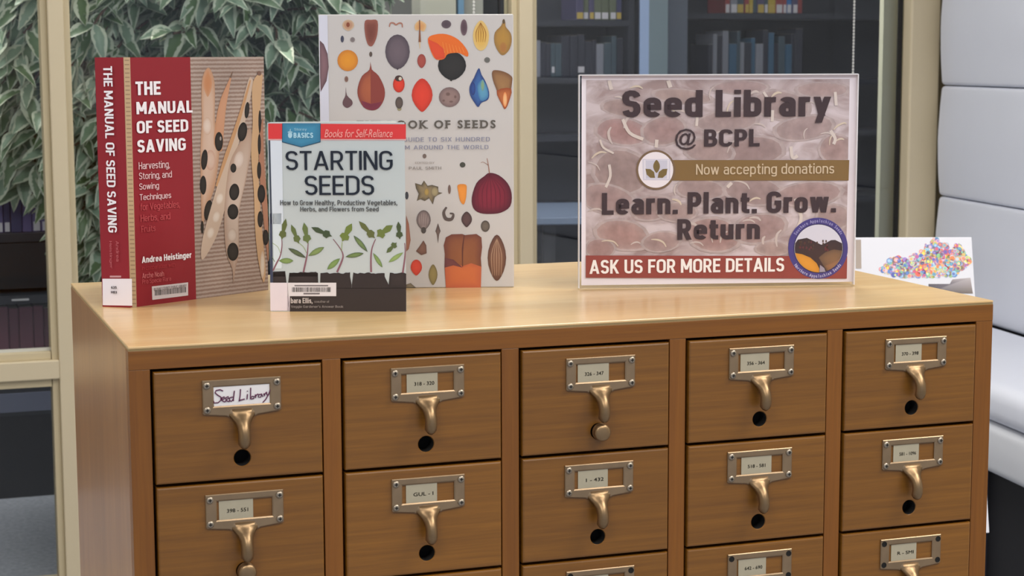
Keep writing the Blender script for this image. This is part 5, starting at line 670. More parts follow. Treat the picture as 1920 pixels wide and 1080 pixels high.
def glyph(ch, w):
    """plain sans letter drawn with strokes of width w: r = ribbon, d = slanted bar cut level, k = block"""
    h = w/2; c = 1-h; b = h; X = .73; t = X-h; m = .51; r, d, k = [], [], []
    def stem(x, y0=0, y1=1): r.append([(x, y0), (x, y1)])
    def o_(cx, wd, top, q=.25): return bow(cx, top-q, wd/2-h, q-h, 0, 180)+bow(cx, q, wd/2-h, q-h, 180, 360)
    W = .56
    if ch == 'A': W = .64; d += [((h*1.1, 0), (.32, 1)), ((.64-h*1.1, 0), (.32, 1))]; r.append([(.14, .28), (.50, .28)])
    elif ch == 'B': W = .54; stem(h); r += [[(h, c)]+bow(.28, (c+m)/2, .22-h, (c-m)/2, 90, -90)+[(h, m)], [(h, m)]+bow(.28, (m+b)/2, .26-h, (m-b)/2, 90, -90)+[(h, b)]]
    elif ch == 'C': r.append(bow(.28, .72, .28-h, .28-h, 5, 180)+bow(.28, .28, .28-h, .28-h, 180, 355))
    elif ch == 'D': stem(h); r.append([(h, c), (.24, c)]+bow(.24, .70, .32-h, c-.70, 90, 0)+bow(.24, .30, .32-h, .30-b, 0, -90)+[(h, b)])
    elif ch == 'E': W = .47; stem(h); r += [[(h, y), (x, y)] for x, y in ((.47, c), (.43, m), (.47, b))]
    elif ch == 'F': W = .46; stem(h); r += [[(h, y), (x, y)] for x, y in ((.46, c), (.42, .49))]
    elif ch == 'G': r.append(bow(.28, .72, .28-h, .28-h, 5, 180)+bow(.28, .28, .28-h, .28-h, 180, 360)+[(.56-h, .48), (.30, .48)])
    elif ch == 'H': stem(h); stem(.56-h); r.append([(h, m), (.56-h, m)])
    elif ch in 'Il': W = w; stem(h)
    elif ch == 'K': W = .56; stem(h); d += [((h+.03, .36), (.54-h, 1)), ((.24, .52), (.56-h, 0))]
    elif ch == 'L': W = .44; stem(h); r.append([(h, b), (.44, b)])
    elif ch == 'M': W = .70; stem(h); stem(.70-h); d += [((h, 1), (.35, .22)), ((.70-h, 1), (.35, .22))]
    elif ch == 'N': W = .58; stem(h); stem(.58-h); d.append(((h, 1), (.58-h, 0)))
    elif ch == 'O': W = .58; r.append(bow(.29, .71, .29-h, .29-h, 0, 180)+bow(.29, .29, .29-h, .29-h, 180, 360)+[(.58-h, .71)])
    elif ch == 'P': W = .52; stem(h); r.append([(h, c), (.27, c)]+bow(.27, (c+.43)/2, .25-h, (c-.43)/2, 90, -90)+[(h, .43)])
    elif ch == 'R': W = .54; stem(h); r.append([(h, c), (.27, c)]+bow(.27, (c+.45)/2, .25-h, (c-.45)/2, 90, -90)+[(h, .45)]); d.append(((.28, .45), (.54-h, 0)))
    elif ch == 'S': W = .52; r.append(bow(.26, (c+.51)/2, .26-h, (c-.51)/2, 12, 270)+bow(.26, (b+.51)/2, .26-h, (.51-b)/2, 90, -168))
    elif ch == 'T': W = .50; stem(.25); r.append([(0, c), (.50, c)])
    elif ch == 'U': r.append([(h, 1)]+bow(.28, .28, .28-h, .28-h, 180, 360)+[(.56-h, 1)])
    elif ch == 'V': W = .62; d += [((h*1.1, 1), (.31, 0)), ((.62-h*1.1, 1), (.31, 0))]
    elif ch == 'W': W = .88; d += [((h, 1), (.24, 0)), ((.44, 1), (.24, 0)), ((.44, 1), (.64, 0)), ((.88-h, 1), (.64, 0))]
    elif ch == 'Y': W = .58; stem(.29, 0, .45); d += [((h, 1), (.29, .40)), ((.58-h, 1), (.29, .40))]
    elif ch == 'X': W = .58; d += [((h, 0), (.58-h, 1)), ((h, 1), (.58-h, 0))]
    elif ch == 'Z': W = .50; r += [[(0, c), (.50, c)], [(0, b), (.50, b)]]; d.append(((h*1.1, b), (.50-h*1.1, c)))
    elif ch == 'z': W = .42; r += [[(0, t), (.42, t)], [(0, b), (.42, b)]]; d.append(((h*1.1, b), (.42-h*1.1, t)))
    elif ch == 'x': W = .46; d += [((h, 0), (.46-h, X)), ((h, X), (.46-h, 0))]
    elif ch == 'a': W = .47; r += [bow(.235, X-.22, .235-h, .22-h, 155, 0)+[(.47-h, 0)], [(.47-h, .42), (.20, .42)]+bow(.20, (.42+b)/2, .20-h, (.42-b)/2, 90, 270)+[(.34, b), (.47-h, b+.07)]]
    elif ch == 'b': W = .50; stem(h); r.append(o_(.25, .50, X)+[(.50-h, X-.25)])
    elif ch == 'd': W = .50; stem(.50-h); r.append(o_(.25, .50, X)+[(.50-h, X-.25)])
    elif ch == 'p': W = .50; stem(h, -.24, X); r.append(o_(.25, .50, X)+[(.50-h, X-.25)])
    elif ch == 'q': W = .50; stem(.50-h, -.24, X); r.append(o_(.25, .50, X)+[(.50-h, X-.25)])
    elif ch == 'g': W = .50; r += [o_(.25, .50, X)+[(.50-h, X-.25)], [(.50-h, X), (.50-h, -.05)]+bow(.25, -.05, .25-h, .19-h, 0, -160)]
    elif ch == 'o': W = .50; r.append(o_(.25, .50, X)+[(.50-h, X-.25)])
    elif ch == 'c': W = .47; r.append(bow(.24, X-.24, .24-h, .24-h, 12, 180)+bow(.24, .24, .24-h, .24-h, 180, 348))
    elif ch == 'e': W = .50; r.append([(h, .37), (.50-h, .37)]+bow(.25, X-.25, .25-h, .25-h, 0, 180)+bow(.25, .25, .25-h, .25-h, 180, 332))
    elif ch == 'f': W = .34; r += [[(.34, c), (.27, c)]+bow(.27, .86, .13, c-.86, 90, 180)+[(.14, 0)], [(0, t), (.32, t)]]
    elif ch == 'h': W = .49; stem(h); r.append(bow(.245, X-.24, .245-h, .24-h, 180, 0)+[(.49-h, 0)])
    elif ch == 'n': W = .49; stem(h, 0, X); r.append(bow(.245, X-.24, .245-h, .24-h, 180, 0)+[(.49-h, 0)])
    elif ch == 'm': W = .80; stem(h, 0, X); r += [bow(.22+h*.2, X-.22, .22+h*.2-h, .22-h, 180, 0)+[(.44-h*.6, 0)], bow(.60-h*.2, X-.22, .20-h*.8, .22-h, 180, 0)+[(.80-h, 0)]]
    elif ch == 'r': W = .34; stem(h, 0, X); r.append(bow(.28, X-.24, .28-h, .24-h, 180, 78))
    elif ch == 'i': W = w; stem(h, 0, X); k.append((0, .85, w, 1.0))
    elif ch == 'j': W = w; stem(h, -.2, X); k.append((0, .85, w, 1.0))
    elif ch == 'k': W = .48; stem(h); d += [((h+.02, .24), (.46-h, X)), ((.2, .40), (.48-h, 0))]
    elif ch == 's': W = .44; q = X*.51; r.append(bow(.22, (t+q)/2, .22-h, (t-q)/2, 15, 270, 8)+bow(.22, (b+q)/2, .22-h, (q-b)/2, 90, -165, 8))
    elif ch == 't': W = .34; r += [[(.14, .93)]+bow(.28, .18, .14, .18-h, 180, 270)+[(.34, b)], [(0, t), (.33, t)]]
    elif ch == 'u': W = .49; stem(.49-h, 0, X); r.append([(h, X)]+bow(.245, .24, .245-h, .24-h, 180, 360))
    elif ch == 'v': W = .48; d += [((h, X), (.24, 0)), ((.48-h, X), (.24, 0))]
    elif ch == 'w': W = .72; d += [((h, X), (.20, 0)), ((.36, X), (.20, 0)), ((.36, X), (.52, 0)), ((.72-h, X), (.52, 0))]
    elif ch == 'y': W = .50; d += [((h, X), (.25, .02)), ((.50-h, X), (.15, -.24))]
    elif ch == '.': W = w; k.append((0, 0, w, w))
    elif ch == ',': W = w; d.append(((h, w), (h*.4, -.12)))
    elif ch == "'": W = w; stem(h, .72, 1)
    elif ch == '-': W = .28; r.append([(0, .40), (.28, .40)])
    else: return None
    return r, d, k, W
_gc = {}
def sans(body, w, space=1):
    key = (body, w, space)
    if key in _gc: return _gc[key]
    vs, fs = [], []; x = 0; ly = 0; h = w/2
    for ch in body:
        if ch == ' ': x += .27*space; continue
        g_ = glyph(ch, w)
        if g_ is None: x += .4; continue
        r, d, k, W = g_
        for pts in r:
            P_ = [Vector(q) for q in pts]; P_ = [q for i, q in enumerate(P_) if i == 0 or (q-P_[i-1]).length > 1e-4]; n = len(P_); closed = (P_[0]-P_[-1]).length < 1e-3
            if closed: P_ = P_[:-1]; n -= 1
            k0 = len(vs)
            for i in range(n):
                a = P_[i-1] if (i or closed) else None; c_ = P_[(i+1) % n] if (i < n-1 or closed) else None
                t1 = (P_[i]-a).normalized() if a is not None else None; t2 = (c_-P_[i]).normalized() if c_ is not None else None
                t = (t1+t2).normalized() if t1 is not None and t2 is not None else (t1 if t1 is not None else t2)
                nn = Vector((-t.y, t.x)); sc = 1/max(.5, nn.dot(Vector((-t1.y, t1.x)))) if t1 is not None and t2 is not None else 1
                for sg in (h, -h): vs.append((P_[i].x+nn.x*sg*sc+x, P_[i].y+nn.y*sg*sc, ly % 5))
            for i in range(n if closed else n-1):
                j = (i+1) % n; fs.append((k0+2*i, k0+2*i+1, k0+2*j+1, k0+2*j))
            ly += 1
        for p, q in d:
            L_ = math.hypot(q[0]-p[0], q[1]-p[1]); hw = h*L_/abs(q[1]-p[1]); hw = min(hw, h*1.35); k0 = len(vs)
            vs += [(p[0]-hw+x, p[1], ly % 5), (p[0]+hw+x, p[1], ly % 5), (q[0]+hw+x, q[1], ly % 5), (q[0]-hw+x, q[1], ly % 5)]; fs.append((k0, k0+1, k0+2, k0+3)); ly += 1
        for a0, b0, a1, b1 in k:
            k0 = len(vs); vs += [(a0+x, b0, ly % 5), (a1+x, b0, ly % 5), (a1+x, b1, ly % 5), (a0+x, b1, ly % 5)]; fs.append((k0, k0+1, k0+2, k0+3)); ly += 1
        x += W+.072*(1+(space-1)*3)
    _gc[key] = (vs, fs); return vs, fs
def slab_text(body, wgt):
    """capitals with slab serifs added at the ends of their stems"""
    vs, fs = [], []; x = 0
    stems = {'T': [('b', .5)], 'H': [('tb', .12), ('tb', .88)], 'E': [('tb', .12)], 'B': [('tb', .1)], 'K': [('tb', .12), ('b', .9), ('t', .86)], 'F': [('tb', .14)], 'D': [('tb', .1)], 'O': [], 'S': []}
    for ch in body:
        if ch == ' ': x += .42; continue
        v, f = text_geo(ch, wgt); xs = [q[0] for q in v]; ys = [q[1] for q in v]; x0, x1, y0, y1 = min(xs), max(xs), min(ys), max(ys); w_ = x1-x0
        k = len(vs); vs += [(q[0]-x0+x,)+tuple(q[1:]) for q in v]; fs += [tuple(i+k for i in g) for g in f]
        for side, fx in stems.get(ch, []):
            for sd in side:
                cx = x+w_*fx; yy = y0 if sd == 'b' else y1-.07; k = len(vs)
                vs += [(cx-.15, yy), (cx+.15, yy), (cx+.15, yy+.07), (cx-.15, yy+.07)]; fs.append((k, k+1, k+2, k+3))
        x += w_+.2
    return vs, fs
def art(mb, items, tone=None):
    def ink(h):
        c = lin(h, KP)
        if tone and sum(c[:3]) > .12:
            t = lin(tone[0], KP); c = tuple(a*(1-tone[1])+b*tone[1] for a, b in zip(c, t))
        return c
    def P(q, ly, extra=0): return (q[0]/1000, -(.0002+.00006*ly+extra), q[1]/1000)
    for it in items:
        if it[0] == 'p':
            _, pts, cc, ce, ly, sm = it; cc, ce = ink(cc), ink(ce)
            if sm:
                n = len(pts); o = []
                for i in range(n):
                    a, b, c, d = [Vector(pts[(i+j-1) % n]) for j in range(4)]
                    for t in (0, .34, .67): o.append(tuple(.5*((2*b)+(c-a)*t+(2*a-5*b+4*c-d)*t*t+(3*b-a-3*c+d)*t**3)))
                pts = o
            n = len(pts); gx = sum(q[0] for q in pts)/n; gy = sum(q[1] for q in pts)/n
            cr = [(pts[i][0]-gx)*(pts[(i+1) % n][1]-gy)-(pts[(i+1) % n][0]-gx)*(pts[i][1]-gy) for i in range(n)]
            if min(cr) >= 0 or max(cr) <= 0:
                mid = [(gx+(q[0]-gx)*.62, gy+(q[1]-gy)*.62) for q in pts]
                mc = tuple(a*.72+b*.28 for a, b in zip(cc, ce))
                mb.add([P((gx, gy), ly)]+[P(q, ly) for q in mid]+[P(q, ly) for q in pts],
                       [(0, 1+i, 1+(i+1) % n) for i in range(n)]+[(1+i, 1+n+i, 1+n+(i+1) % n, 1+(i+1) % n) for i in range(n)], [cc]+[mc]*n+[ce]*n)
            else:
                tr = tessellate_polygon([[Vector((q[0], q[1], 0)) for q in pts]])
                mb.add([P(q, ly) for q in pts], [tuple(t) for t in tr], [tuple(a*.5+b*.5 for a, b in zip(cc, ce))]*n)
        elif it[0] == 's':
            _, pts, ws, c, ly = it; c = ink(c); V_ = []
            if len(pts) > 2:
                o = []; ow = []; n = len(pts)
                for i in range(n-1):
                    a, b, g, d = [Vector(pts[min(max(i+j, 0), n-1)]) for j in (-1, 0, 1, 2)]
                    for t in (0, .25, .5, .75): o.append(tuple(.5*((2*b)+(g-a)*t+(2*a-5*b+4*g-d)*t*t+(3*b-a-3*g+d)*t**3))); ow.append(ws[i]*(1-t)+ws[i+1]*t)
                pts = o+[pts[-1]]; ws = ow+[ws[-1]]
            for i, q in enumerate(pts):
                a = Vector(pts[max(0, i-1)]); b = Vector(pts[min(len(pts)-1, i+1)]); t = (b-a).normalized(); nn = Vector((-t.y, t.x))*ws[i]*.5
                V_ += [P((q[0]+nn.x, q[1]+nn.y), ly), P((q[0]-nn.x, q[1]-nn.y), ly)]
            mb.add(V_, [(2*i, 2*i+1, 2*i+3, 2*i+2) for i in range(len(pts)-1)], c)
        elif it[0] == 't':
            _, body, (x0, z0, x1, z1), c, wg, ly, k = it
            if k.get('serif'): vs, fs = slab_text(body, wg)
            elif k.get('shear') or any(q in body for q in '@0123456789'): vs, fs = text_geo(body, wg, k.get('space', 1), k.get('shear', 0))
            else: vs, fs = sans(body, .115+wg*2.25, k.get('space', 1))
            ax = min(v[0] for v in vs); bx = max(v[0] for v in vs); ay = min(v[1] for v in vs); by = max(v[1] for v in vs)
            o = []
            for v in vs:
                p, q = (v[0]-ax)/(bx-ax), (v[1]-ay)/(by-ay)
                xy = (x0+q*(x1-x0), z1-p*(z1-z0)) if k.get('rot') else (x0+p*(x1-x0), z0+q*(z1-z0))
                o.append(P(xy, ly, .0008+(8e-6*v[2] if len(v) > 2 else 0)))
            mb.add(o, fs, lin(c, KP))
        elif it[0] == 'arc':
            _, body, c0, r0, a0, a1, c, hh = it; n = len(body)
            for i, ch in enumerate(body):
                if ch == ' ': continue
                a = a0+(a1-a0)*(i+.5)/n; vs, fs = text_geo(ch, .03); sc = hh*.85; wv = max(v[0] for v in vs)
                th = R(a-90) if a1 < a0 else R(a+90); rr = r0 - (hh*.3 if a1 < a0 else -hh*.3)
                cxx = c0[0]+rr*math.cos(R(a)); czz = c0[1]+rr*math.sin(R(a)); o = []
                for v in vs:
                    X, Y = (v[0]-wv/2)*sc*.75, v[1]*sc
                    o.append(P((cxx+X*math.cos(th)-Y*math.sin(th), czz+X*math.sin(th)+Y*math.cos(th)), 4, .0008+(8e-6*v[2] if len(v) > 2 else 0)))
                mb.add(o, fs, lin(c, KP))
    return mb

# ------------------------------------------------------------------ materials
m_front = wood('drawer_oak', '#714815', '#7c5017', '#88591b', scale=(2.2, 30, 80), rough=.36, coat=.2, crough=.3)
m_body = wood('cabinet_oak', '#784811', '#824f11', '#8b5616', scale=(1.6, 16, 50), rough=.34, coat=.12, crough=.25)
m_bodyv = wood('cabinet_oak_upright', '#754610', '#7d4b11', '#865315', scale=(50, 16, 1.6), rough=.34, coat=.12, crough=.25)
m_side = wood('cabinet_side', '#8f6130', '#9d6c39', '#a87743', scale=(6, 10, 1.2), rough=.3, coat=.45, crough=.2)
m_top = wood('cabinet_top_maple', '#d2ab74', '#dcb882', '#e6c896', scale=(1.0, 8, 8), rough=.30, coat=.4, crough=.22)
m_edge = mat('laminate_edge', '#8f7a52', .5)
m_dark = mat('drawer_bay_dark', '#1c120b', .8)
m_brass = mat('aged_brass', '#93795a', .38, .85, var=.3, vscale=30, bump=.05, bscale=300)
m_brass2 = mat('worn_brass_frame', '#9c8468', .40, .75, var=.25, vscale=40)
m_screw = mat('steel_screw', '#a89c8c', .38, .8)
m_hole = mat('dark_hole', '#0d0a08', .9)
m_card = mat('old_label_card', '#a9a08a', .7, var=.06, vscale=60)
m_cardw = mat('white_label_card', '#e6e2e2', .7)
m_ink = mat('faded_typing', '#857d6e', .8)
m_marker = mat('purple_marker', '#5e2348', .6)
m_print = printed('printed_paper', .38, .1)
m_gloss = printed('printed_jacket', .3, .55)
m_pages = mat('page_edges', '#d8d0c0', .8, var=.1, vscale=300)
m_beige = mat('beige_painted_metal', '#cdbfa2', .5, var=.03, vscale=5, bump=.05, bscale=90)
m_beige2 = mat('beige_painted_stop', '#c6b898', .55)
m_glass = glassy('window_glass', (.93, .95, .96, 1), .7)
m_acryl = glassy('clear_acrylic', (1, 1, 1, 1), 1.0, .08)
_n = m_acryl.node_tree; _f = [x for x in _n.nodes if x.type == 'MIX_SHADER'][0]
for l_ in list(_f.inputs[0].links): _n.links.remove(l_)
_f.inputs[0].default_value = .004
m_acedge = mat('acrylic_edge', '#d8d6dc', .3, spec=.6)
m_leather = mat('pale_grey_upholstery', '#d8dce9', .55, var=.03, vscale=4, bump=.10, bscale=60)
m_leather2 = mat('pale_grey_upholstery_apron', '#cfd2da', .5, bump=.10, bscale=60)
m_carpet = mat('grey_carpet', '#8e929c', .95, var=.4, vscale=70, bump=.6, bscale=300)
m_wallg = mat('grey_wall', '#a9a8a4', .8, var=.02)
m_wallw = mat('offwhite_wall', '#c8c4ba', .8, var=.02)
m_ceil = mat('ceiling_tile', '#d4d4d0', .9, bump=.2, bscale=120)
m_case = mat('black_bookcase', '#26272e', .5, var=.1)
m_case2 = mat('charcoal_bookcase', '#2f323d', .55, var=.1)
m_plinth = mat('dark_plinth', '#14141a', .6)
m_panel = mat('navy_grey_panel', '#2b2c3a', .6)

# ================================================================== SETTING
struct(MB().box(-3.2, 6.6, -3.6, 8.0, G-.06, G).build('floor', m_carpet), 'grey speckled carpet floor')
struct(MB().box(-3.2, 6.6, -3.6, 8.0, 2.75, 2.82).build('ceiling', m_ceil))
struct(MB().box(3.42, 3.5, -3.6, 3.44, G, 2.75).build('wall_right', m_wallw))
struct(MB().box(-3.2, -3.1, -3.6, 7.9, G, 2.75).build('wall_left', m_wallw))
struct(MB().box(-3.1, 6.6, 7.9, 8.0, G, 2.75).build('wall_back', m_wallg))
struct(MB().box(6.5, 6.6, 3.6, 7.9, G, 2.75).build('wall_right_far_room', m_wallg))
YW = 3.5
win = struct(link('window_1', None, None, (0, YW, 0)), 'beige metal framed interior glass wall')
MUL = [(-1.06, 0), (.2707, 0), (1.6070, 0), (2.945, 1)]
def bar(x, wide=0):
    hw = .021
    mb = MB(); mb.box(x-hw, x+hw, -.055, .055, G, 2.42)
    mb.build('mullion', m_beige, win, bevel=.003)
    mb = MB()
    for s in (-1, 1):
        a, b = sorted((x+s*hw, x+s*(hw+.018))); z = [(G, 2.42)]
        for z0, z1 in z: mb.box(a, b, -.035, .035, z0, z1)
    mb.build('glazing_stop', m_beige2, win, bevel=.002)
bar(-1.06); bar(.2707); bar(1.6070)
# corner post at the right and its return, whose side shading is put into a darker colour
MB().box(2.888, 2.995, -.055, -.004, G, 2.42).build('corner_post', m_beige, win, bevel=.006)
MB().box(2.995, 3.42, -.02, .05, G, 2.75).build('wall_return', mat('shaded_return', '#85795f', .6), win)
MB().box(2.876, 2.888, -.0035, .008, G, 2.42).build('glazing_gasket', m_plinth, win)
MB().box(1.5385, 1.5440, -.006, .004, .6, 2.36).build('glazing_gasket', m_plinth, win)
for x0, x1 in ((-1.04, .25), (.2917, 1.586), (1.628, 2.888)):
    MB().box(x0, x1, -.055, .055, .5305, .5825).build('rail', m_beige, win, bevel=.003)
    MB().box(x0+.02, x1-.02, -.035, .035, .5825, .604).build('glazing_stop', m_beige2, win, bevel=.002)
    MB().box(x0+.02, x1-.02, -.035, .035, .507, .5305).build('glazing_stop', m_beige2, win, bevel=.002)
    MB().box(x0, x1, -.055, .055, 2.36, 2.42).build('rail', m_beige, win, bevel=.003)
    MB().box(x0, x1, -.03, .03, G, G+.006).build('rail', m_beige, win, bevel=.003)
    MB().box(x0+.01, x1-.01, -.004, .004, .60, 2.37).build('pane', m_glass, win)
    MB().box(x0+.01, x1-.01, -.004, .004, G+.004, .515).build('pane', m_glass, win)
    MB().box(x0+.012, x1-.012, -.012, -.005, .604, .6125).build('glazing_bead', mat('pale_bead', '#c9cac4', .5), win)
struct(MB().box(-3.1, 3.42, YW-.06, YW+.06, 2.42, 2.75).build('wall_back_header', m_wallw))
struct(MB().box(-3.1, -1.08, YW-.06, YW+.06, G, 2.42).build('wall_back_solid', m_wallw))
# things of the room behind the glass that read as posts and wall ends
struct(MB().box(2.865, 2.95, 3.575, 3.60, G, 2.75).build('trim_1', mat('sage_wall_end', '#cfceb8', .7)), 'sage grey wall end behind the glass at right')
struct(MB().box(2.95, 6.5, 3.575, 3.65, G, 2.75).build('wall_far_room_front', m_wallw))
struct(MB().box(1.83, 1.975, 5.3, 5.42, G, 2.75).build('trim_2', mat('pale_column', '#a3a297', .7)))
struct(MB().box(1.985, 2.008, 5.3, 5.42, G, 2.75).build('trim_3', mat('blue_trim', '#5c7f9c', .6)))
struct(MB().box(2.008, 2.10, 5.34, 5.42, G, 2.75).build('trim_4', mat('grey_column', '#8e8e88', .7)))
struct(MB().box(3.100, 3.143, 6.1, 6.11, G, 2.75).build('trim_5', mat('light_blue_trim', '#9fb4dc', .5)), 'light blue upright strip in the far room')
struct(MB().box(3.143, 3.236, 6.10, 6.11, G, 2.75).build('trim_6', mat('teal_grey_panel', '#74858f', .6)), 'teal grey door jamb in the far room')
struct(MB().box(3.330, 3.425, 6.3, 6.4, G, 2.75).build('trim_7', mat('slate_panel', '#5c6473', .6)), 'slate grey upright panel in the far room')

# ceiling lights (housing and diffuser; their light comes from the area lamps just below); two are added to brighten the fig and the wall end
m_diff = mat('light_diffuser', '#f2f2ee', .6)
m_diff.node_tree.nodes['Principled BSDF'].inputs['Emission Color'].default_value = (1, .97, .92, 1)
m_diff.node_tree.nodes['Principled BSDF'].inputs['Emission Strength'].default_value = 1.5
WHERE = ['behind the camera at left', 'behind the camera at right', 'left of the card catalogue', 'above the poster stand', 'over the aisle before the bench', 'along the glass wall at far left', 'above the middle of the glass wall', 'above the fig plant', 'added behind the glass to brighten the fig', 'added behind the right pane to brighten the wall end', 'in the middle of the far room', 'in front of the far bookcases']
for (lx, ly, le), wh_ in zip(LIGHTS, WHERE):
    t = thing('ceiling_light', 'rectangular ceiling panel light '+wh_, 'light', (lx, ly, 2.72), 0, 'ceiling panel lights')
    MB().box(-.62, .62, -.32, .32, .0, .03).build('housing', m_beige, t)
    MB().box(-.58, .58, -.28, .28, -.005, .0).build('diffuser', m_diff, t)

# ================================================================== CARD CATALOGUE
W, D = .90, .4931
mg, dw, tt, dh, gap = .0215, .15427, .0243, .10328, .00293
pitch = (W-2*mg-dw)/4; NR = 6
zb = H-tt-NR*(dh+gap)-.03
cat = thing('card_catalog', 'golden oak library card catalogue of small drawers with brass label pulls', 'cabinet')
MB().box(0, W, 0, D, H-.0025, H).build('top_panel', m_top, cat, bevel=.0008)
MB().box(.0004, W-.0004, .0004, D-.0004, H-.0042, H-.0025).build('top_edge_band', m_edge, cat)
MB().box(0, .018, .018, D, zb, H-.0042).build('side_panel', m_side, cat, bevel=.0006)
MB().box(W-.018, W, .018, D, zb, H-.0042).build('side_panel', m_side, cat, bevel=.0006)
MB().box(.018, W-.018, D-.012, D, zb, H-.0042).build('back_panel', m_bodyv, cat)
MB().box(0, W, 0, .018, H-tt+.0028, H-.0042).build('face_rail', m_body, cat, bevel=.0005)
MB().box(0, W, 0, .018, zb, zb+.0262).build('face_rail', m_body, cat, bevel=.0005)
MB().box(.018, W-.018, .018, D-.012, zb, zb+.015).build('bottom_panel', m_body, cat)
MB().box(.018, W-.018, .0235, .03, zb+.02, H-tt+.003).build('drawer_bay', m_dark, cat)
edges = [0.0]
for c in range(5): edges += [mg+c*pitch-.0026, mg+c*pitch+dw+.0014]
edges.append(W)
for i in range(6):
    MB().box(edges[2*i], edges[2*i+1], 0.0003, .018, zb+.0262, H-tt+.0028).build('face_stile', m_bodyv, cat, bevel=.0005)
for i in range(4):
    x = edges[2*i+2]
for sx in (.0, W-.05):
    for sy in (.02, D-.07): MB().prism([(sx, sy), (sx+.05, sy), (sx+.05, sy+.05), (sx, sy+.05)], G, zb).build('leg', m_bodyv, cat, bevel=.003)
MB().box(.05, W-.05, .03, .05, zb-.07, zb).build('apron', m_body, cat)
MB().box(.05, W-.05, D-.05, D-.03, zb-.07, zb).build('apron', m_body, cat)

HX, HZ, HR = .0788, -.0838, .0077
def drawer_mesh():
    bm = bmesh.new(); n = 40; b = .0018; yf, yb = -.0022, .019
    def rect(x0, x1, z0, z1, y):
        o = []
        for i in range(n):
            a = 2*math.pi*(i+.5)/n; dx, dz = math.cos(a), math.sin(a)
            tx = ((x1-HX)/dx if dx > 0 else (x0-HX)/dx) if abs(dx) > 1e-9 else 9; tz = ((z1-HZ)/dz if dz > 0 else (z0-HZ)/dz) if abs(dz) > 1e-9 else 9
            t = min(tx, tz); o.append([HX+dx*t, HZ+dz*t])
        for cx, cz in ((x0, z0), (x1, z0), (x0, z1), (x1, z1)):
            i = min(range(n), key=lambda j: (o[j][0]-cx)**2+(o[j][1]-cz)**2); o[i] = [cx, cz]
        return [bm.verts.new((p[0], y, p[1])) for p in o]
    def circ(r, y): return [bm.verts.new((HX+r*math.cos(2*math.pi*(i+.5)/n), y, HZ+r*math.sin(2*math.pi*(i+.5)/n))) for i in range(n)]
    rings = [rect(0, dw, -dh, 0, yb), rect(0, dw, -dh, 0, yf+b), rect(b*.3, dw-b*.3, -dh+b*.3, -b*.3, yf+b*.3), rect(b, dw-b, -dh+b, -b, yf), circ(HR+.0006, yf), circ(HR, yf+.0008), circ(HR, yf+.016)]
    for k in range(len(rings)-1):
        for i in range(n):
            f = bm.faces.new((rings[k][i], rings[k][(i+1) % n], rings[k+1][(i+1) % n], rings[k+1][i]))
            if k == 5: f.material_index = 1
    f = bm.faces.new(rings[-1]); f.material_index = 1; bm.faces.new(rings[0])
    bmesh.ops.recalc_face_normals(bm, faces=bm.faces)
    me = bpy.data.meshes.new('drawer'); bm.to_mesh(me); bm.free(); me.materials.append(m_front); me.materials.append(m_hole); return me
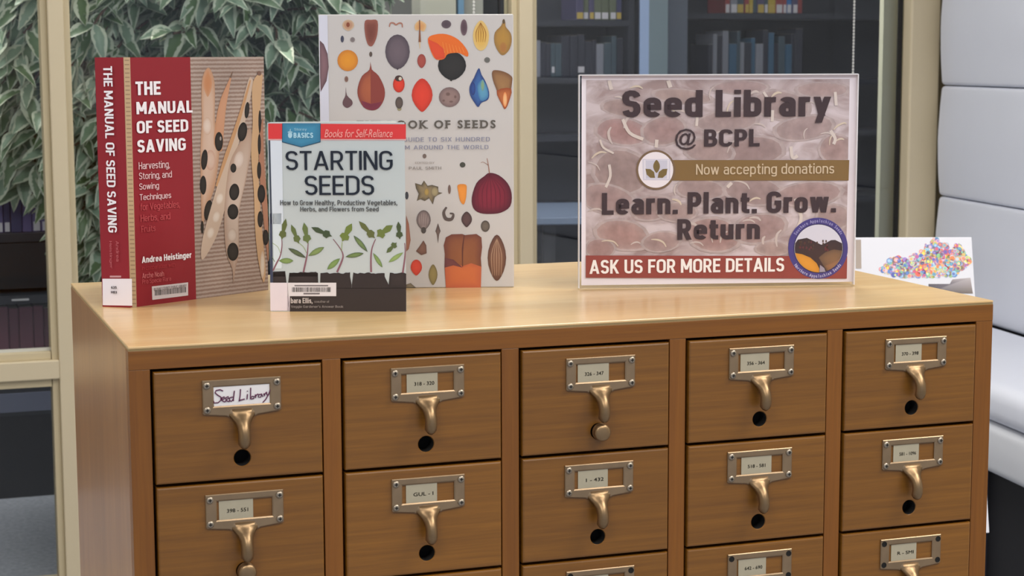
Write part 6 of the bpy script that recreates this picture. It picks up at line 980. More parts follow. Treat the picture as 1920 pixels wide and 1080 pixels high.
def bracket_mesh():
    mb = MB(); x0, x1, z0, z1 = .0440, .1162, -.0408, -.0092; a0, a1, b0, b1 = .0530, .1069, -.0347, -.0145; y0, y1 = -.0022, -.0042
    # plate with its window, a rolled lip inside and a bottom edge that swells down to the pull
    out = [(x0, z1), (x1, z1), (x1, z0+.0012), (x1-.0015, z0), (.0945, z0-.0022), (.0905, z0-.004), (.0695, z0-.004), (.0655, z0-.0022), (x0+.0015, z0), (x0, z0+.0012)]
    inn = [(a0, b1), (a1, b1), (a1, b0), (a1-.0005, b0), (.095, b0), (.0905, b0), (.0695, b0), (.065, b0), (a0+.0005, b0), (a0, b0)]
    n = len(out); lip = [(x+(.0012 if x < .08 else -.0012), z+(-.0012 if z > -.02 else .0012)) for x, z in inn]
    R_ = [[(x, y0, z) for x, z in out], [(x, y1+.0006, z) for x, z in out], [(x+(.0007 if x < .08 else -.0007), y1, z+(-.0007 if z > -.02 else .0007)) for x, z in out], [(x, y1, z) for x, z in inn], [(x, y1+.0007, z) for x, z in lip], [(x, y0, z) for x, z in lip]]
    mb.add([p for r_ in R_ for p in r_], [(k*n+i, k*n+(i+1) % n, (k+1)*n+(i+1) % n, (k+1)*n+i) for k in range(5) for i in range(n)])
    # the hooked pull: sections swept along a curve that leaves the plate, bows out and drops
    path = [(-.0035, -.0375, .0150, .0016), (-.0045, -.0415, .0128, .0020), (-.0070, -.0452, .0098, .0024), (-.0105, -.0490, .0075, .0027), (-.0140, -.0535, .0061, .0029), (-.0166, -.0590, .0054, .0030), (-.0176, -.0645, .0051, .0031), (-.0172, -.0695, .0050, .0032), (-.0156, -.0740, .0046, .0030), (-.0140, -.0765, .0030, .0020)]
    path = [(y, -.0375+(z+.0375)*.87, wd*f, th*1.15) for (y, z, wd, th), f in zip(path, (1, 1.06, 1.02, .98, 1.0, 1.08, 1.16, 1.22, 1.28, 1.35))]
    sec = 14; k = len(mb.v); P = [Vector((0, p[0], p[1])) for p in path]
    for i, p in enumerate(path):
        t = (P[min(i+1, len(P)-1)]-P[max(0, i-1)]).normalized(); nn = Vector((0, -t.z, t.y))
        for j in range(sec):
            a = 2*math.pi*j/sec; cx = math.cos(a)*p[2]; cy = math.sin(a)*p[3]+ (p[3]*.8*(math.cos(a)**2) if True else 0)
            q = P[i]+nn*cy; mb.v.append((.0797+cx, q.y, q.z))
    for i in range(len(path)-1):
        for j in range(sec): mb.f.append((k+i*sec+j, k+i*sec+(j+1) % sec, k+(i+1)*sec+(j+1) % sec, k+(i+1)*sec+j))
    mb.f.append(tuple(range(k, k+sec))); mb.f.append(tuple(range(k+(len(path)-1)*sec, k+len(path)*sec)))
    me = mb.mesh('label_pull', m_brass2, smooth=False); me.materials.append(m_brass)
    nf = len(me.polygons)
    for p in me.polygons:
        if p.center.z < -.0382 and p.center.y < -.0046 or (len(p.vertices) == 4 and p.center.y < -.006): p.material_index = 1; p.use_smooth = True
    return me
def screw_mesh():
    r_ = .0035; mb = MB().lathe([(r_, 0), (r_, .0005), (r_*.85, .0013), (r_*.5, .0018), (r_*.15, .0019)], (0, 0, 0), 'y', 12)
    return mb.mesh('screw', m_screw, smooth=True)
def slot_mesh():
    return MB().box(-.0016, .0016, -.0022, -.0018, -.0004, .0004).box(-.0004, .0004, -.0022, -.0018, -.0016, .0016).mesh('screw_slot', m_hole)
def hole_mesh(): return MB().lathe([(.0030, 0), (.0030, .0003), (.0024, .0003), (.0022, .0001)], (0, 0, 0), 'y', 12).mesh('screw_hole', m_hole)  # flat dark disc: the shade of the empty recess is put into its colour
def knob_mesh():
    r_ = .0085
    return MB().lathe([(.004, -.004), (.004, .001), (r_*.9, .0015), (r_, .003), (r_, .0055), (r_*.9, .0062), (r_*.9, .0070), (r_, .0078), (r_, .0105), (r_*.85, .012), (r_*.5, .0128), (.001, .013)], (0, 0, 0), 'y', 20).mesh('rod_knob', m_brass, smooth=True)
me_d, me_b, me_s, me_h, me_k = drawer_mesh(), bracket_mesh(), screw_mesh(), hole_mesh(), knob_mesh()
me_sl = slot_mesh()
# screw with its cross slot as a dark second material in one mesh
bm = bmesh.new(); bm.from_mesh(me_s); k0 = len(bm.faces); bm.from_mesh(me_sl); bm.faces.ensure_lookup_table()
for f in bm.faces[k0:]: f.material_index = 1
bm.to_mesh(me_s); bm.free(); me_s.materials.append(m_hole)
typed = {(1, 0): '318 - 320', (2, 0): '326 - 347', (3, 0): '356 - 364', (4, 0): '370 - 398', (0, 1): '398 - 551', (1, 1): 'GUL - I', (2, 1): '1 - 432', (3, 1): '518 - 581', (4, 1): '581 - 1096', (2, 2): '630 - 641', (3, 2): '642 - 690', (4, 2): 'R - SMI'}
rnd = random.Random(4)
for c in range(5):
    for r_ in range(NR):
        x0 = mg+c*pitch; z0 = H-tt-r_*(dh+gap)
        d = link('drawer', me_d, cat, (x0, 0, z0))
        jx, jz = rnd.uniform(-.0012, .0012), rnd.uniform(-.0006, .0006)
        if (c, r_) in ((4, 0),): jx = .0016
        link('label_pull', me_b, d, (jx, 0, jz))
        for sx in (.0479, .1124):
            for sz in (-.0140, -.0366): link('screw' if r_ != 2 else 'screw_hole', me_s if r_ != 2 else me_h, d, (sx+jx, -.0042, sz+jz))
        if (c, r_) == (0, 0):
            cd = MB().box(.0535, .1066, -.0031, -.0026, -.0345, -.0150).build('label_card', m_cardw, d, (jx, 0, jz))
        else:
            a = rnd.uniform(.0560, .0600); b_ = a+rnd.uniform(.030, .034)
            mb = MB().box(a, b_, -.0031, -.0026, -.0343, -.0147)
            me = mb.mesh('label_card', m_card); 
            s = typed.get((c, r_))
            if s:
                vs, fs = text_geo(s, .01); wv = max(v[0] for v in vs); hv = max(v[1] for v in vs); sc = .020/wv
                t2 = MB().add([(a+.007+v[0]*sc, -.00325, -.0272+v[1]*.0034/hv) for v in vs], fs).mesh('x', m_ink, fix=False)
                bm = bmesh.new(); bm.from_mesh(me); k0 = len(bm.faces); bm.from_mesh(t2); bm.faces.ensure_lookup_table()
                for f in bm.faces[k0:]: f.material_index = 1
                bm.to_mesh(me); bm.free(); me.materials.append(m_ink); bpy.data.meshes.remove(t2)
            link('label_card', me, d, (jx, 0, jz))
        if (c, r_) in ((2, 0), (0, 1), (1, 4), (3, 5)):
            link('rod_knob', me_k, d, (.0795, -.0022, -.0835))
        if (c, r_) == (0, 0):
            # handwriting on the white card: pen strokes
            S = [[(.17, .80), (.12, .88), (.05, .85), (.03, .74), (.07, .62), (.13, .50), (.13, .34), (.08, .22), (.01, .22), (0, .32)],
                 [(.15, .36), (.20, .42), (.19, .50), (.15, .46), (.15, .32), (.19, .24), (.22, .27)],
                 [(.22, .34), (.27, .42), (.26, .50), (.22, .46), (.22, .32), (.26, .24), (.29, .27)],
                 [(.34, .46), (.29, .44), (.28, .32), (.31, .24), (.35, .36), (.37, .78), (.35, .40), (.35, .26)],
                 [(.48, .84), (.47, .50), (.45, .22), (.45, .26), (.55, .32)], [(.60, .56), (.59, .30)], [(.60, .70), (.605, .73)],
                 [(.66, .88), (.655, .55), (.65, .30), (.68, .44), (.72, .42), (.71, .32), (.66, .30)],
                 [(.74, .52), (.745, .34), (.75, .46), (.79, .54)], [(.86, .52), (.80, .50), (.79, .38), (.83, .36), (.86, .50), (.87, .38)],
                 [(.89, .54), (.90, .40), (.91, .52), (.94, .60)], [(.94, .62), (.945, .46), (.97, .48)], [(1.02, .82), (.98, .50), (.92, .22), (.87, .08)]]
            mb = MB()
            for st in S:
                pts = [(.0540+u*.0520, -.0034, -.0342+v*.0180) for u, v in st]
                mb.tube(pts, .00058, 5)
            mb.build('handwriting', m_marker, d, (jx, 0, jz))

# ================================================================== BOOKS ON TOP
def mb_cover(mb, x0, x1, z0, z1, t, col): return mb.box(x0, x1, 0, t, z0, z1, lin(col, KP))
# --- the red seed manual, standing slightly open
A = R(29.8); bk = thing('book', 'red and brown paperback seed saving manual with bean pods on its cover', 'book', (.0367, .2603, H), A)
hh = .2565; cw = .1884; th = .0313; sa = R(-35.38)-A
mb_cover(MB(), .0, .0865, 0, hh, .0007, '#80202a').build('front_cover', m_print, bk)
m_stripe = mat('striped_linen_print', '#a58f86', .45)
nt = m_stripe.node_tree; N = nt.nodes; L = nt.links; b = N['Principled BSDF']
tc = N.new('ShaderNodeTexCoord'); wv = N.new('ShaderNodeTexWave'); wv.bands_direction = 'Z'; wv.inputs['Scale'].default_value = 72; wv.inputs['Distortion'].default_value = 1.2; wv.inputs['Detail Scale'].default_value = 4
L.new(tc.outputs['Object'], wv.inputs[0]); cr = N.new('ShaderNodeValToRGB'); cr.color_ramp.elements[0].color = lin('#8b7267', KP); cr.color_ramp.elements[1].color = lin('#b3a299', KP); L.new(wv.outputs['Fac'], cr.inputs[0])
nz = N.new('ShaderNodeTexNoise'); nz.inputs['Scale'].default_value = 14; L.new(tc.outputs['Object'], nz.inputs[0])
mx = N.new('ShaderNodeMix'); mx.data_type = 'RGBA'; mx.blend_type = 'MULTIPLY'; mx.inputs[0].default_value = .5; L.new(cr.outputs[0], mx.inputs[6]); L.new(nz.outputs['Fac'], mx.inputs[7]); L.new(mx.outputs[2], b.inputs['Base Color'])
MB().box(.0865, cw, 0, .0007, 0, hh).build('front_cover', m_stripe, bk)
art(MB(), ART['manual_art'], ('#8a7468', .32)).build('cover_picture', m_print, bk, fix=False)
art(MB(), ART['manual_text']).build('cover_lettering', m_print, bk, fix=False)
so = Vector((.0112-.0367, .2784-.2603, 0)); so.rotate(Matrix.Rotation(-A, 3, 'Z'))
sp = MB().box(0, th, 0, .0007, 0, hh, lin('#80202a', KP)).build('spine', m_print, bk, so, sa)
sa_ = art(MB(), ART['spine_art']); art(sa_, ART['spine_text']); o = sa_.build('spine_lettering', m_print, sp, fix=False)
# pages in two fanned halves, and the back cover
e0 = so; dirb = R(79.4)-A; bd = Vector((math.cos(dirb), math.sin(dirb), 0))
hs = so*.5
MB().prism([(0.001, .001), (cw-.002, .001), (cw-.004, .014), (hs.x+.002, hs.y+.002)], .002, hh-.002).build('page_block', m_pages, bk)
q1 = e0+bd*(cw-.004); nb = Vector((bd.y, -bd.x, 0))
MB().prism([(e0.x+.0012, e0.y+.001), (hs.x+.003, hs.y+.003), (q1.x+nb.x*.014, q1.y+nb.y*.014), (q1.x, q1.y)], .002, hh-.002).build('page_block', m_pages, bk)
q2 = e0+bd*cw
MB().prism([(e0.x, e0.y), (q2.x, q2.y), (q2.x-nb.x*.0008, q2.y-nb.y*.0008), (e0.x-nb.x*.0008, e0.y-nb.y*.0008)], 0, hh, lin('#80202a', KP)).build('back_cover', m_print, bk)

# --- the pale blue seed starting guide in front
A = R(-20.38); bk = thing('book', 'pale blue paperback seed starting guide with seedlings, standing at the front', 'book', (.1674, .1822, H), A)
hh = .1912; cw = .1378
mb_cover(MB(), 0, cw, 0, hh, .0006, '#b1b9bc').build('front_cover', m_print, bk)
art(MB(), ART['start_art']).build('cover_picture', m_print, bk, fix=False)
art(MB(), ART['start_text']).build('cover_lettering', m_print, bk, fix=False)
MB().box(0, .0006, 0.0006, .014, 0, hh, lin('#33395a', KP)).build('spine', m_print, bk)
MB().prism([(.0008, .0008), (cw-.0015, .0008), (cw-.004, .018), (.0008, .0075)], .001, hh-.0008).build('page_block', m_pages, bk)
MB().prism([(.0008, .0078), (cw-.010, .034), (cw-.014, .048), (.0008, .0135)], .001, hh-.0012).build('page_block', m_pages, bk)
MB().prism([(0, .0138), (cw-.012, .0495), (cw-.0122, .0502), (0, .0145)], 0, hh, lin('#b1b9bc', KP)).build('back_cover', m_print, bk)

# --- the large hardcover of seeds
A = R(-16.7); bk = thing('book', 'large white hardcover of seeds covered with rows of coloured seed pictures', 'book', (.2590, .3419, H), A)
hh = .3022; cw = .2134
mb_cover(MB(), 0, cw, 0, hh, .003, '#b7b4b4').build('front_cover', m_gloss, bk, bevel=.0012)
art(MB(), ART['seeds_art']).build('cover_picture', m_gloss, bk, fix=False)
art(MB(), ART['seeds_text']).build('cover_lettering', m_gloss, bk, fix=False)
MB().box(.004, cw-.005, .003, .047, .004, hh-.004).build('page_block', m_pages, bk)
MB().box(0, .004, .003, .047, 0, hh, lin('#c3c3cc', KP)).build('spine', m_gloss, bk)
MB().box(0, cw, .047, .050, 0, hh, lin('#b7b4b4', KP)).build('back_cover', m_gloss, bk, bevel=.0012)

# ================================================================== SEED LIBRARY SIGN
A = R(-14.41); sg = thing('sign', 'clear acrylic holder with a printed seed library notice', 'sign', (.5245, .2402, H), A)
(_, pr), (_, pw) = ART['sign_base']; f_ = .001
sw, sh = .3115, .2362
MB().box(pw[0]*f_, pw[2]*f_, .0012, .0018, .004, pw[3]*f_, lin('#d3ccd4', KP)).build('paper', m_print, sg)
m_bean = mat('bean_photo_print', '#9c8b8b', .4)
nt = m_bean.node_tree; N = nt.nodes; L = nt.links; b = N['Principled BSDF']; tc = N.new('ShaderNodeTexCoord')
mp = N.new('ShaderNodeMapping'); mp.inputs['Scale'].default_value = (22, 22, 40); L.new(tc.outputs['Object'], mp.inputs[0])
n1 = N.new('ShaderNodeTexNoise'); n1.inputs['Scale'].default_value = 1.1; n1.inputs['Detail'].default_value = 4; n1.inputs['Distortion'].default_value = 1.0; L.new(mp.outputs[0], n1.inputs[0])
cr = N.new('ShaderNodeValToRGB'); cr.color_ramp.elements[0].position = .36; cr.color_ramp.elements[0].color = lin('#8f7c7c', KP); cr.color_ramp.elements[1].position = .62; cr.color_ramp.elements[1].color = lin('#b9adb2', KP)
L.new(n1.outputs['Fac'], cr.inputs[0]); L.new(cr.outputs[0], b.inputs['Base Color'])
MB().box(pr[0]*f_, pr[2]*f_, .0009, .0012, pr[1]*f_, pr[3]*f_).build('printed_background', m_bean, sg)
m_beanp = printed('bean_print', .4); nt = m_beanp.node_tree; N = nt.nodes; L = nt.links
tc = N.new('ShaderNodeTexCoord'); n1 = N.new('ShaderNodeTexNoise'); n1.inputs['Scale'].default_value = 90; n1.inputs['Detail'].default_value = 4; L.new(tc.outputs['Object'], n1.inputs[0])
mr = N.new('ShaderNodeMapRange'); mr.inputs['From Min'].default_value = .3; mr.inputs['From Max'].default_value = .7; mr.inputs['To Min'].default_value = .82; mr.inputs['To Max'].default_value = 1.14; L.new(n1.outputs['Fac'], mr.inputs[0])
hs = N.new('ShaderNodeHueSaturation'); L.new(mr.outputs[0], hs.inputs['Value']); at_ = [x for x in N if x.type == 'ATTRIBUTE'][0]; L.new(at_.outputs['Color'], hs.inputs['Color']); L.new(hs.outputs[0], N['Principled BSDF'].inputs['Base Color'])
def shift(o): o.location.y = .0010; return o
bg = ART['sign_art']; beans = []
for i, it in enumerate(bg[:26]):
    n_ = len(it[1]); gx = sum(q[0] for q in it[1])/n_; gz = sum(q[1] for q in it[1])/n_
    wob = [1+.10*noise.noise(Vector((math.cos(6.283*j/n_)*1.3+i*3.1, math.sin(6.283*j/n_)*1.3, i))) for j in range(n_)]
    def ring(f): return [[min(max(gx+(q[0]-gx)*f*k_, pr[0]+.3), pr[2]-.3), min(max(gz+(q[1]-gz)*f*k_, pr[1]+.3), pr[3]-.3)] for q, k_ in zip(it[1], wob)]
    beans.append(['p', ring(1.18), '#b4a8ac', '#a59899', i*.2, 0]); beans.append(['p', ring(1.02), it[2], it[3], i*.2+.1, 0])
shift(art(MB(), beans, ('#948080', .30)).build('printed_beans', m_beanp, sg, fix=False))
for it in bg[26:86]: it[4] += 5
for it in bg[86:]: it[4] += 6
shift(art(MB(), bg[26:86], ('#a59899', .15)).build('printed_sprouts', m_print, sg, fix=False))
shift(art(MB(), bg[86:]).build('printed_picture', m_print, sg, fix=False))
shift(art(MB(), ART['sign_text']).build('printed_lettering', m_print, sg, fix=False))
MB().box(0, sw, -.0035, -.0012, 0.0012, sh).build('acrylic_front', m_acryl, sg)
MB().box(0, sw, .0020, .0042, 0.0012, sh).build('acrylic_back', m_acryl, sg)
MB().box(0, .0012, -.0034, .0041, .0012, sh-.0004).box(sw-.0012, sw, -.0034, .0041, .0012, sh-.0004).box(.0012, sw-.0012, -.0034, .0041, sh-.0012, sh).build('acrylic_edge', m_acedge, sg)
MB().box(0, sw, -.012, .075, 0, .0012).build('acrylic_foot', m_acryl, sg)

# ================================================================== POSTER ON ITS FLOOR STAND
pst = thing('poster_stand', 'floor sign stand holding a white poster with a rainbow dotted map', 'sign stand', (1.195702, .967552, 0), yaw)
ti = R(20); pb = link('poster_board', MB().box(0, .31, 0, .006, 0, .4985).mesh('poster_board', mat('white_poster_board', '#dcdde6', .5), bevel=.001), pst, (0, 0, H-.51954)); pb.rotation_euler = (-ti, 0, 0)
meta = ART['poster']if 'poster' in ART else ART['poster_meta']
ky = [tuple(q) for q in meta[0][1]]
def inside(p, poly):
    c = False; n = len(poly)
    for i in range(n):
        (x1, y1), (x2, y2) = poly[i], poly[(i+1) % n]
        if (y1 > p[1]) != (y2 > p[1]) and p[0] < (x2-x1)*(p[1]-y1)/(y2-y1)+x1: c = not c
    return c
items = []; rg = random.Random(7); cols = ['#c8404a', '#4a78b4', '#e2d24a', '#8a6ab4', '#d8743c', '#5aa0b0', '#b04a78', '#3c4c9c', '#7ab07a', '#e0b0b8', '#9cc0dc', '#d8a050']
xs = [q[0] for q in ky]; zs = [q[1] for q in ky]
for ly, (nn, r0, r1) in enumerate(((500, 3.6, 6.0), (300, 3.0, 4.6), (110, 1.6, 3.0))):
    for i in range(nn):
        p = (rg.uniform(min(xs), max(xs)), rg.uniform(min(zs), max(zs)))
        if not inside(p, ky): continue
        rr = rg.uniform(r0, r1)
        while rr > 1 and not all(inside((p[0]+rr*.55*math.cos(a), p[1]+rr*.55*math.sin(a)), ky) for a in (0, 1.57, 3.14, 4.71)): rr *= .8
        items.append(['p', [[p[0]+rr*math.cos(2*math.pi*k/10), p[1]+rr*math.sin(2*math.pi*k/10)] for k in range(10)], rg.choice(cols), rg.choice(cols) if rg.random() < .3 else cols[(i*5) % 12], 1+ly+(i % 3)*.2, 0])
art(MB(), items).build('dotted_map', m_print, pb, fix=False)
q = meta[1][1]; MB().add([(x/1000, -.0004, z/1000) for x, z in q], [tuple(range(len(q)))], [lin(c, KP) for c in ('#3a3440', '#57505c', '#8c8284', '#a0989c', '#5c5048', '#2e2c3c')]).build('printed_photo', m_print, pb, fix=False)
MB().box(.118, .304, -.0006, 0, .02, .34, lin('#474250', KP)).build('printed_photo', m_print, pb)
q = meta[2][1]; MB().add([(x/1000, -.0004, z/1000) for x, z in q], [tuple(range(len(q)))], lin('#8f8278', KP)).build('printed_photo', m_print, pb, fix=False)
MB().tube([(.155, .03, G+.02), (.155, .03, H-.50), (.155, .08, H-.35)], .012, 12).build('pole', m_plinth, pst)
MB().lathe([(.13, 0), (.13, .008), (.12, .015), (.02, .022)], (.155, .03, G), 'z', 28).build('base_plate', m_plinth, pst, smooth=False)
MB().box(.10, .21, .09, .10, H-.42, H-.28).build('back_bracket', m_plinth, pst)

# ================================================================== UPHOLSTERED BOOTH BENCH
bn = thing('booth_bench', 'tall pale grey upholstered booth bench with horizontal padded back panels', 'bench', (2.966, 3.400, 0), R(-97))
def cushion(x0, x1, y0, y1, z0, z1, bulge, rad, face, nx=26, nz=10):
    """padded block whose named face swells slightly; rounded all round"""
    mb = MB(); bm = bmesh.new(); bmesh.ops.create_cube(bm, size=1)
    for v in bm.verts: v.co = Vector(((x0+x1)/2+v.co.x*(x1-x0), (y0+y1)/2+v.co.y*(y1-y0), (z0+z1)/2+v.co.z*(z1-z0)))
    bmesh.ops.bevel(bm, geom=list(bm.edges), offset=rad, segments=5, profile=.5, affect='EDGES')
    # cut the length and height so that the swell and the soft wrinkles have something to move
    for i in range(1, nx): 
        x = x0+(x1-x0)*i/nx; bmesh.ops.bisect_plane(bm, geom=list(bm.verts)+list(bm.edges)+list(bm.faces), plane_co=(x, 0, 0), plane_no=(1, 0, 0))
    for i in range(1, nz):
        if face == 'y': z = z0+(z1-z0)*i/nz; bmesh.ops.bisect_plane(bm, geom=list(bm.verts)+list(bm.edges)+list(bm.faces), plane_co=(0, 0, z), plane_no=(0, 0, 1))
        else: y = y0+(y1-y0)*i/nz; bmesh.ops.bisect_plane(bm, geom=list(bm.verts)+list(bm.edges)+list(bm.faces), plane_co=(0, y, 0), plane_no=(0, 1, 0))
    for v in bm.verts:
        u = (v.co.x-x0)/(x1-x0); z = (v.co.z-z0)/(z1-z0); y = (v.co.y-y0)/(y1-y0); n_ = noise.noise(Vector((v.co.x*3.5, v.co.z*9, v.co.y*4)))
        if face == 'y' and y < .6: v.co.y -= bulge*math.sin(math.pi*max(0, min(1, z)))*(1 if True else 0)+.003*n_
        if face == 'z' and z > .5: v.co.z += bulge*math.sin(math.pi*max(0, min(1, y)))+.003*n_
    me = bpy.data.meshes.new('cushion'); bm.to_mesh(me); bm.free(); me.polygons.foreach_set('use_smooth', [True]*len(me.polygons)); me.materials.append(m_leather); return me
LB = 2.7
for z0, z1 in ((.60, .9585), (.9615, 1.3055), (1.3085, 1.66)):
    link('back_cushion', cushion(0, LB, .006, .13, z0, z1, .010, .012, 'y'), bn)
link('seat_cushion', cushion(-.0, LB, -.475, -.004, .512, .606, .006, .035, 'z'), bn)
o = link('seat_apron', cushion(0, LB, -.466, 0.10, .384, .509, .004, .02, 'y'), bn); o.data.materials[0] = m_leather2
MB().box(.02, LB-.02, .13, .15, .02, 1.655).build('back_board', m_panel, bn)
MB().box(.06, LB-.02, -.40, .12, G, .384).build('plinth', m_plinth, bn)
MB().box(.03, 1.20, -.425, -.40, G, .382).build('plinth_panel', m_panel, bn)

# ================================================================== BLIND CHAINS
def chain(name, x, y, z0, z1, lab, r_=.0042):
    mb = MB(); z = z0; ico = []
    while z < z1:
        k = len(mb.v)
        mb.v += [(0, 0, z-r_), (0, 0, z+r_)]+[(r_*.87*math.cos(a*math.pi/3), r_*.87*math.sin(a*math.pi/3), z+s*r_*.5) for s in (-1, 1) for a in range(6)]
        for a in range(6):
            b_ = (a+1) % 6; mb.f += [(k, k+2+b_, k+2+a), (k+1, k+8+a, k+8+b_), (k+2+a, k+2+b_, k+8+b_, k+8+a)]
        z += r_*2.35
    mb.box(-.0009, .0009, -.0009, .0009, z0, z1)
    return tag(mb.build(name, m_chain, None, (x, y, 0), smooth=False), lab, 'chain')
m_chain = mat('pale_bead_chain', '#d8d8d4', .35)
# window-blind pull chains hang from the header
chain('blind_chain', 2.676, 3.43, 1.22, 2.42, 'pale beaded blind chain hanging above the right end of the sign')
chain('blind_chain', 1.441, 3.43, 1.30, 2.42, 'pale beaded blind chain hanging behind the top of the large seeds book')

# ================================================================== BOOKCASES AND BOOKS BEHIND THE GLASS
def bookcase(x0, x1, y0, y1, shelves, ztop, label, m=None, base=.24):
    m = m or m_case
    t = thing('bookcase', label, 'bookcase', (x0, y0, 0)); w_ = x1-x0; d_ = y1-y0
    MB().box(0, .03, 0, d_, G, ztop).build('side_panel', m, t); MB().box(w_-.03, w_, 0, d_, G, ztop).build('side_panel', m, t)
    MB().box(.03, w_-.03, d_-.02, d_, G, ztop).build('back_panel', m, t)
    MB().box(.03, w_-.03, .02, d_-.02, G, base).build('plinth', m_plinth, t)
    for z in shelves: MB().box(.03, w_-.03, 0, d_-.02, z-.028, z).build('shelf', m, t)
    MB().box(0, w_, 0, d_, ztop, ztop+.03).build('top_board', m, t)
    return t
bL = bookcase(-.55, 1.30, 4.5, 4.82, [.262, .335, .632, .835, .985, 1.27, 1.56, 1.88], 2.0, 'long black bookcase with packed shelves behind the left pane and the plant')
for z in (.303, .616, 1.245):
    mb = MB()
    for i in range(9): mb.box(.10+i*.13, .155+i*.13, -.0025, -.0005, z-.001, z+.005)
    mb.build('shelf_label', mat('white_shelf_label', '#c9c9cc', .6), bL)
MB().box(.03, 1.82, -.004, .01, .655, .803).build('fascia_panel', m_plinth, bL)
MB().box(.03, 1.82, -.006, .012, .248, .31).build('grey_shelf_strip', mat('blue_grey_strip', '#62667a', .7), bL)
rb = random.Random(21); bmats = {}
def bmat(c):
    if c not in bmats: bmats[c] = mat('book_'+c[1:], c, .55)
    return bmats[c]
m_lab = mat('spine_label', '#c4c2cc', .6); m_laby = mat('spine_label_yellow', '#b8a04e', .6)
NAMES = {'#3c3d63': 'navy', '#4a4668': 'violet', '#8888a0': 'lilac', '#5c5684': 'purple', '#2c2e3c': 'charcoal', '#b8b8c8': 'white', '#6d3f4e': 'maroon', '#5c3440': 'dark maroon', '#355a78': 'blue', '#5c6450': 'olive', '#b09a38': 'yellow', '#40505c': 'slate', '#8c3c3c': 'red', '#2e6cae': 'azure', '#7f8290': 'grey'}
ROWS = {}
ORD = 'first second third fourth fifth sixth seventh eighth ninth tenth eleventh twelfth thirteenth fourteenth fifteenth sixteenth'.split()
def row(x0, x1, y, z, hmin, hmax, palette, where, lab=None, depth=.2, wmin=.018, wmax=.042, lz=.02, lh=.028):
    x = x0; gr = 'books '+where
    while x < x1:
        wd = rb.uniform(wmin, wmax)
        if x+wd > x1: break
        hh = rb.uniform(hmin, hmax); c = rb.choice(palette)
        t = link('book', None, None, (x, y+rb.uniform(.0, .015), z))
        tag(t, '%s book %s' % (NAMES[c], where), 'book', gr); ROWS.setdefault((c, where), []).append(t)
        MB().box(0, wd-.0015, 0, depth, 0, hh).build('cover', bmat(c), t, bevel=.002, seg=1)
        MB().box(.002, wd-.0035, .004, depth+.001, .002, hh+.0004).build('page_block', m_pages, t)
        if lab and rb.random() < lab: MB().box(.003, wd-.0045, -.0006, 0, lz, lz+lh).build('spine_label', m_lab if rb.random() < .75 else m_laby, t)
        x += wd
P1 = ['#3c3d63', '#5c5684', '#8888a0', '#2c2e3c', '#b8b8c8', '#5c5684', '#b8b8c8']
row(.06, .56, 4.52, 1.561, .22, .27, P1+['#b8b8c8'], 'on the top shelf behind the left pane', .5)
row(-.02, .56, 4.52, 1.271, .20, .25, P1, 'on the second shelf behind the left pane', .6)
row(-.02, .56, 4.52, .986, .20, .245, P1, 'on the third shelf behind the left pane', .8)
row(-.02, .50, 4.52, .836, .10, .118, P1, 'on the short shelf above the black fascia panel', .6, lz=.004, lh=.03)
row(-.06, .50, 4.52, .336, .23, .262, ['#6d3f4e', '#5c3440', '#6d3f4e'], 'in the maroon set just above the window rail', 0, wmin=.03, wmax=.05)
YB = 6.45
bB = bookcase(2.35, 3.22, YB, YB+.3, [.35, .70, 1.03, 1.30, 1.565], 2.0, 'charcoal bookcase left of the light blue post', m_case2)
bC = bookcase(3.24, 4.75, YB, YB+.3, [.35, .70, 1.03, 1.28, 1.60], 2.0, 'charcoal bookcase right of the light blue post', m_case2)
P2 = ['#40505c', '#2c2e3c', '#5c6450', '#4a4668', '#7f8290', '#3c3d63']
row(2.93, 3.18, YB+.01, 1.566, .20, .26, P2, 'on the upper shelf, left of blue post', .8, lz=.005, lh=.03)
row(2.50, 3.18, YB+.02, 1.301, .15, .21, ['#2c2e3c', '#40505c', '#7f8290', '#2c2e3c', '#2c2e3c'], 'on the lower shelf, left of blue post', .1)
row(3.70, 4.13, YB+.01, 1.601, .20, .27, ['#2e6cae', '#b09a38', '#4a4668', '#8c3c3c', '#7f8290', '#40505c'], 'on the colourful shelf, right of blue post', .95, lz=.002, lh=.04)
row(3.62, 4.13, YB+.02, 1.281, .17, .25, ['#2c2e3c', '#40505c', '#7f8290', '#2c2e3c', '#5c3440', '#2c2e3c', '#355a78'], 'on the dark shelf below the colourful one', .05)
for (c, where), l_ in ROWS.items():
    if len(l_) > 1:
        for i, t in enumerate(l_): t['label'] = '%s %s book from the left %s' % (ORD[min(i, 15)], NAMES[c], where)
tb = thing('reading_table', 'blue grey reading table seen low behind the middle pane', 'table', (2.3, 5.35, 0), R(-14))
MB().box(0, 1.3, 0, .75, .72, .75).build('tabletop', mat('blue_grey_laminate', '#7c8ba6', .4), tb, bevel=.004)
for x in (.06, 1.19):
    for y in (.06, .64): MB().box(x, x+.05, y, y+.05, G, .72).build('leg', m_case, tb)

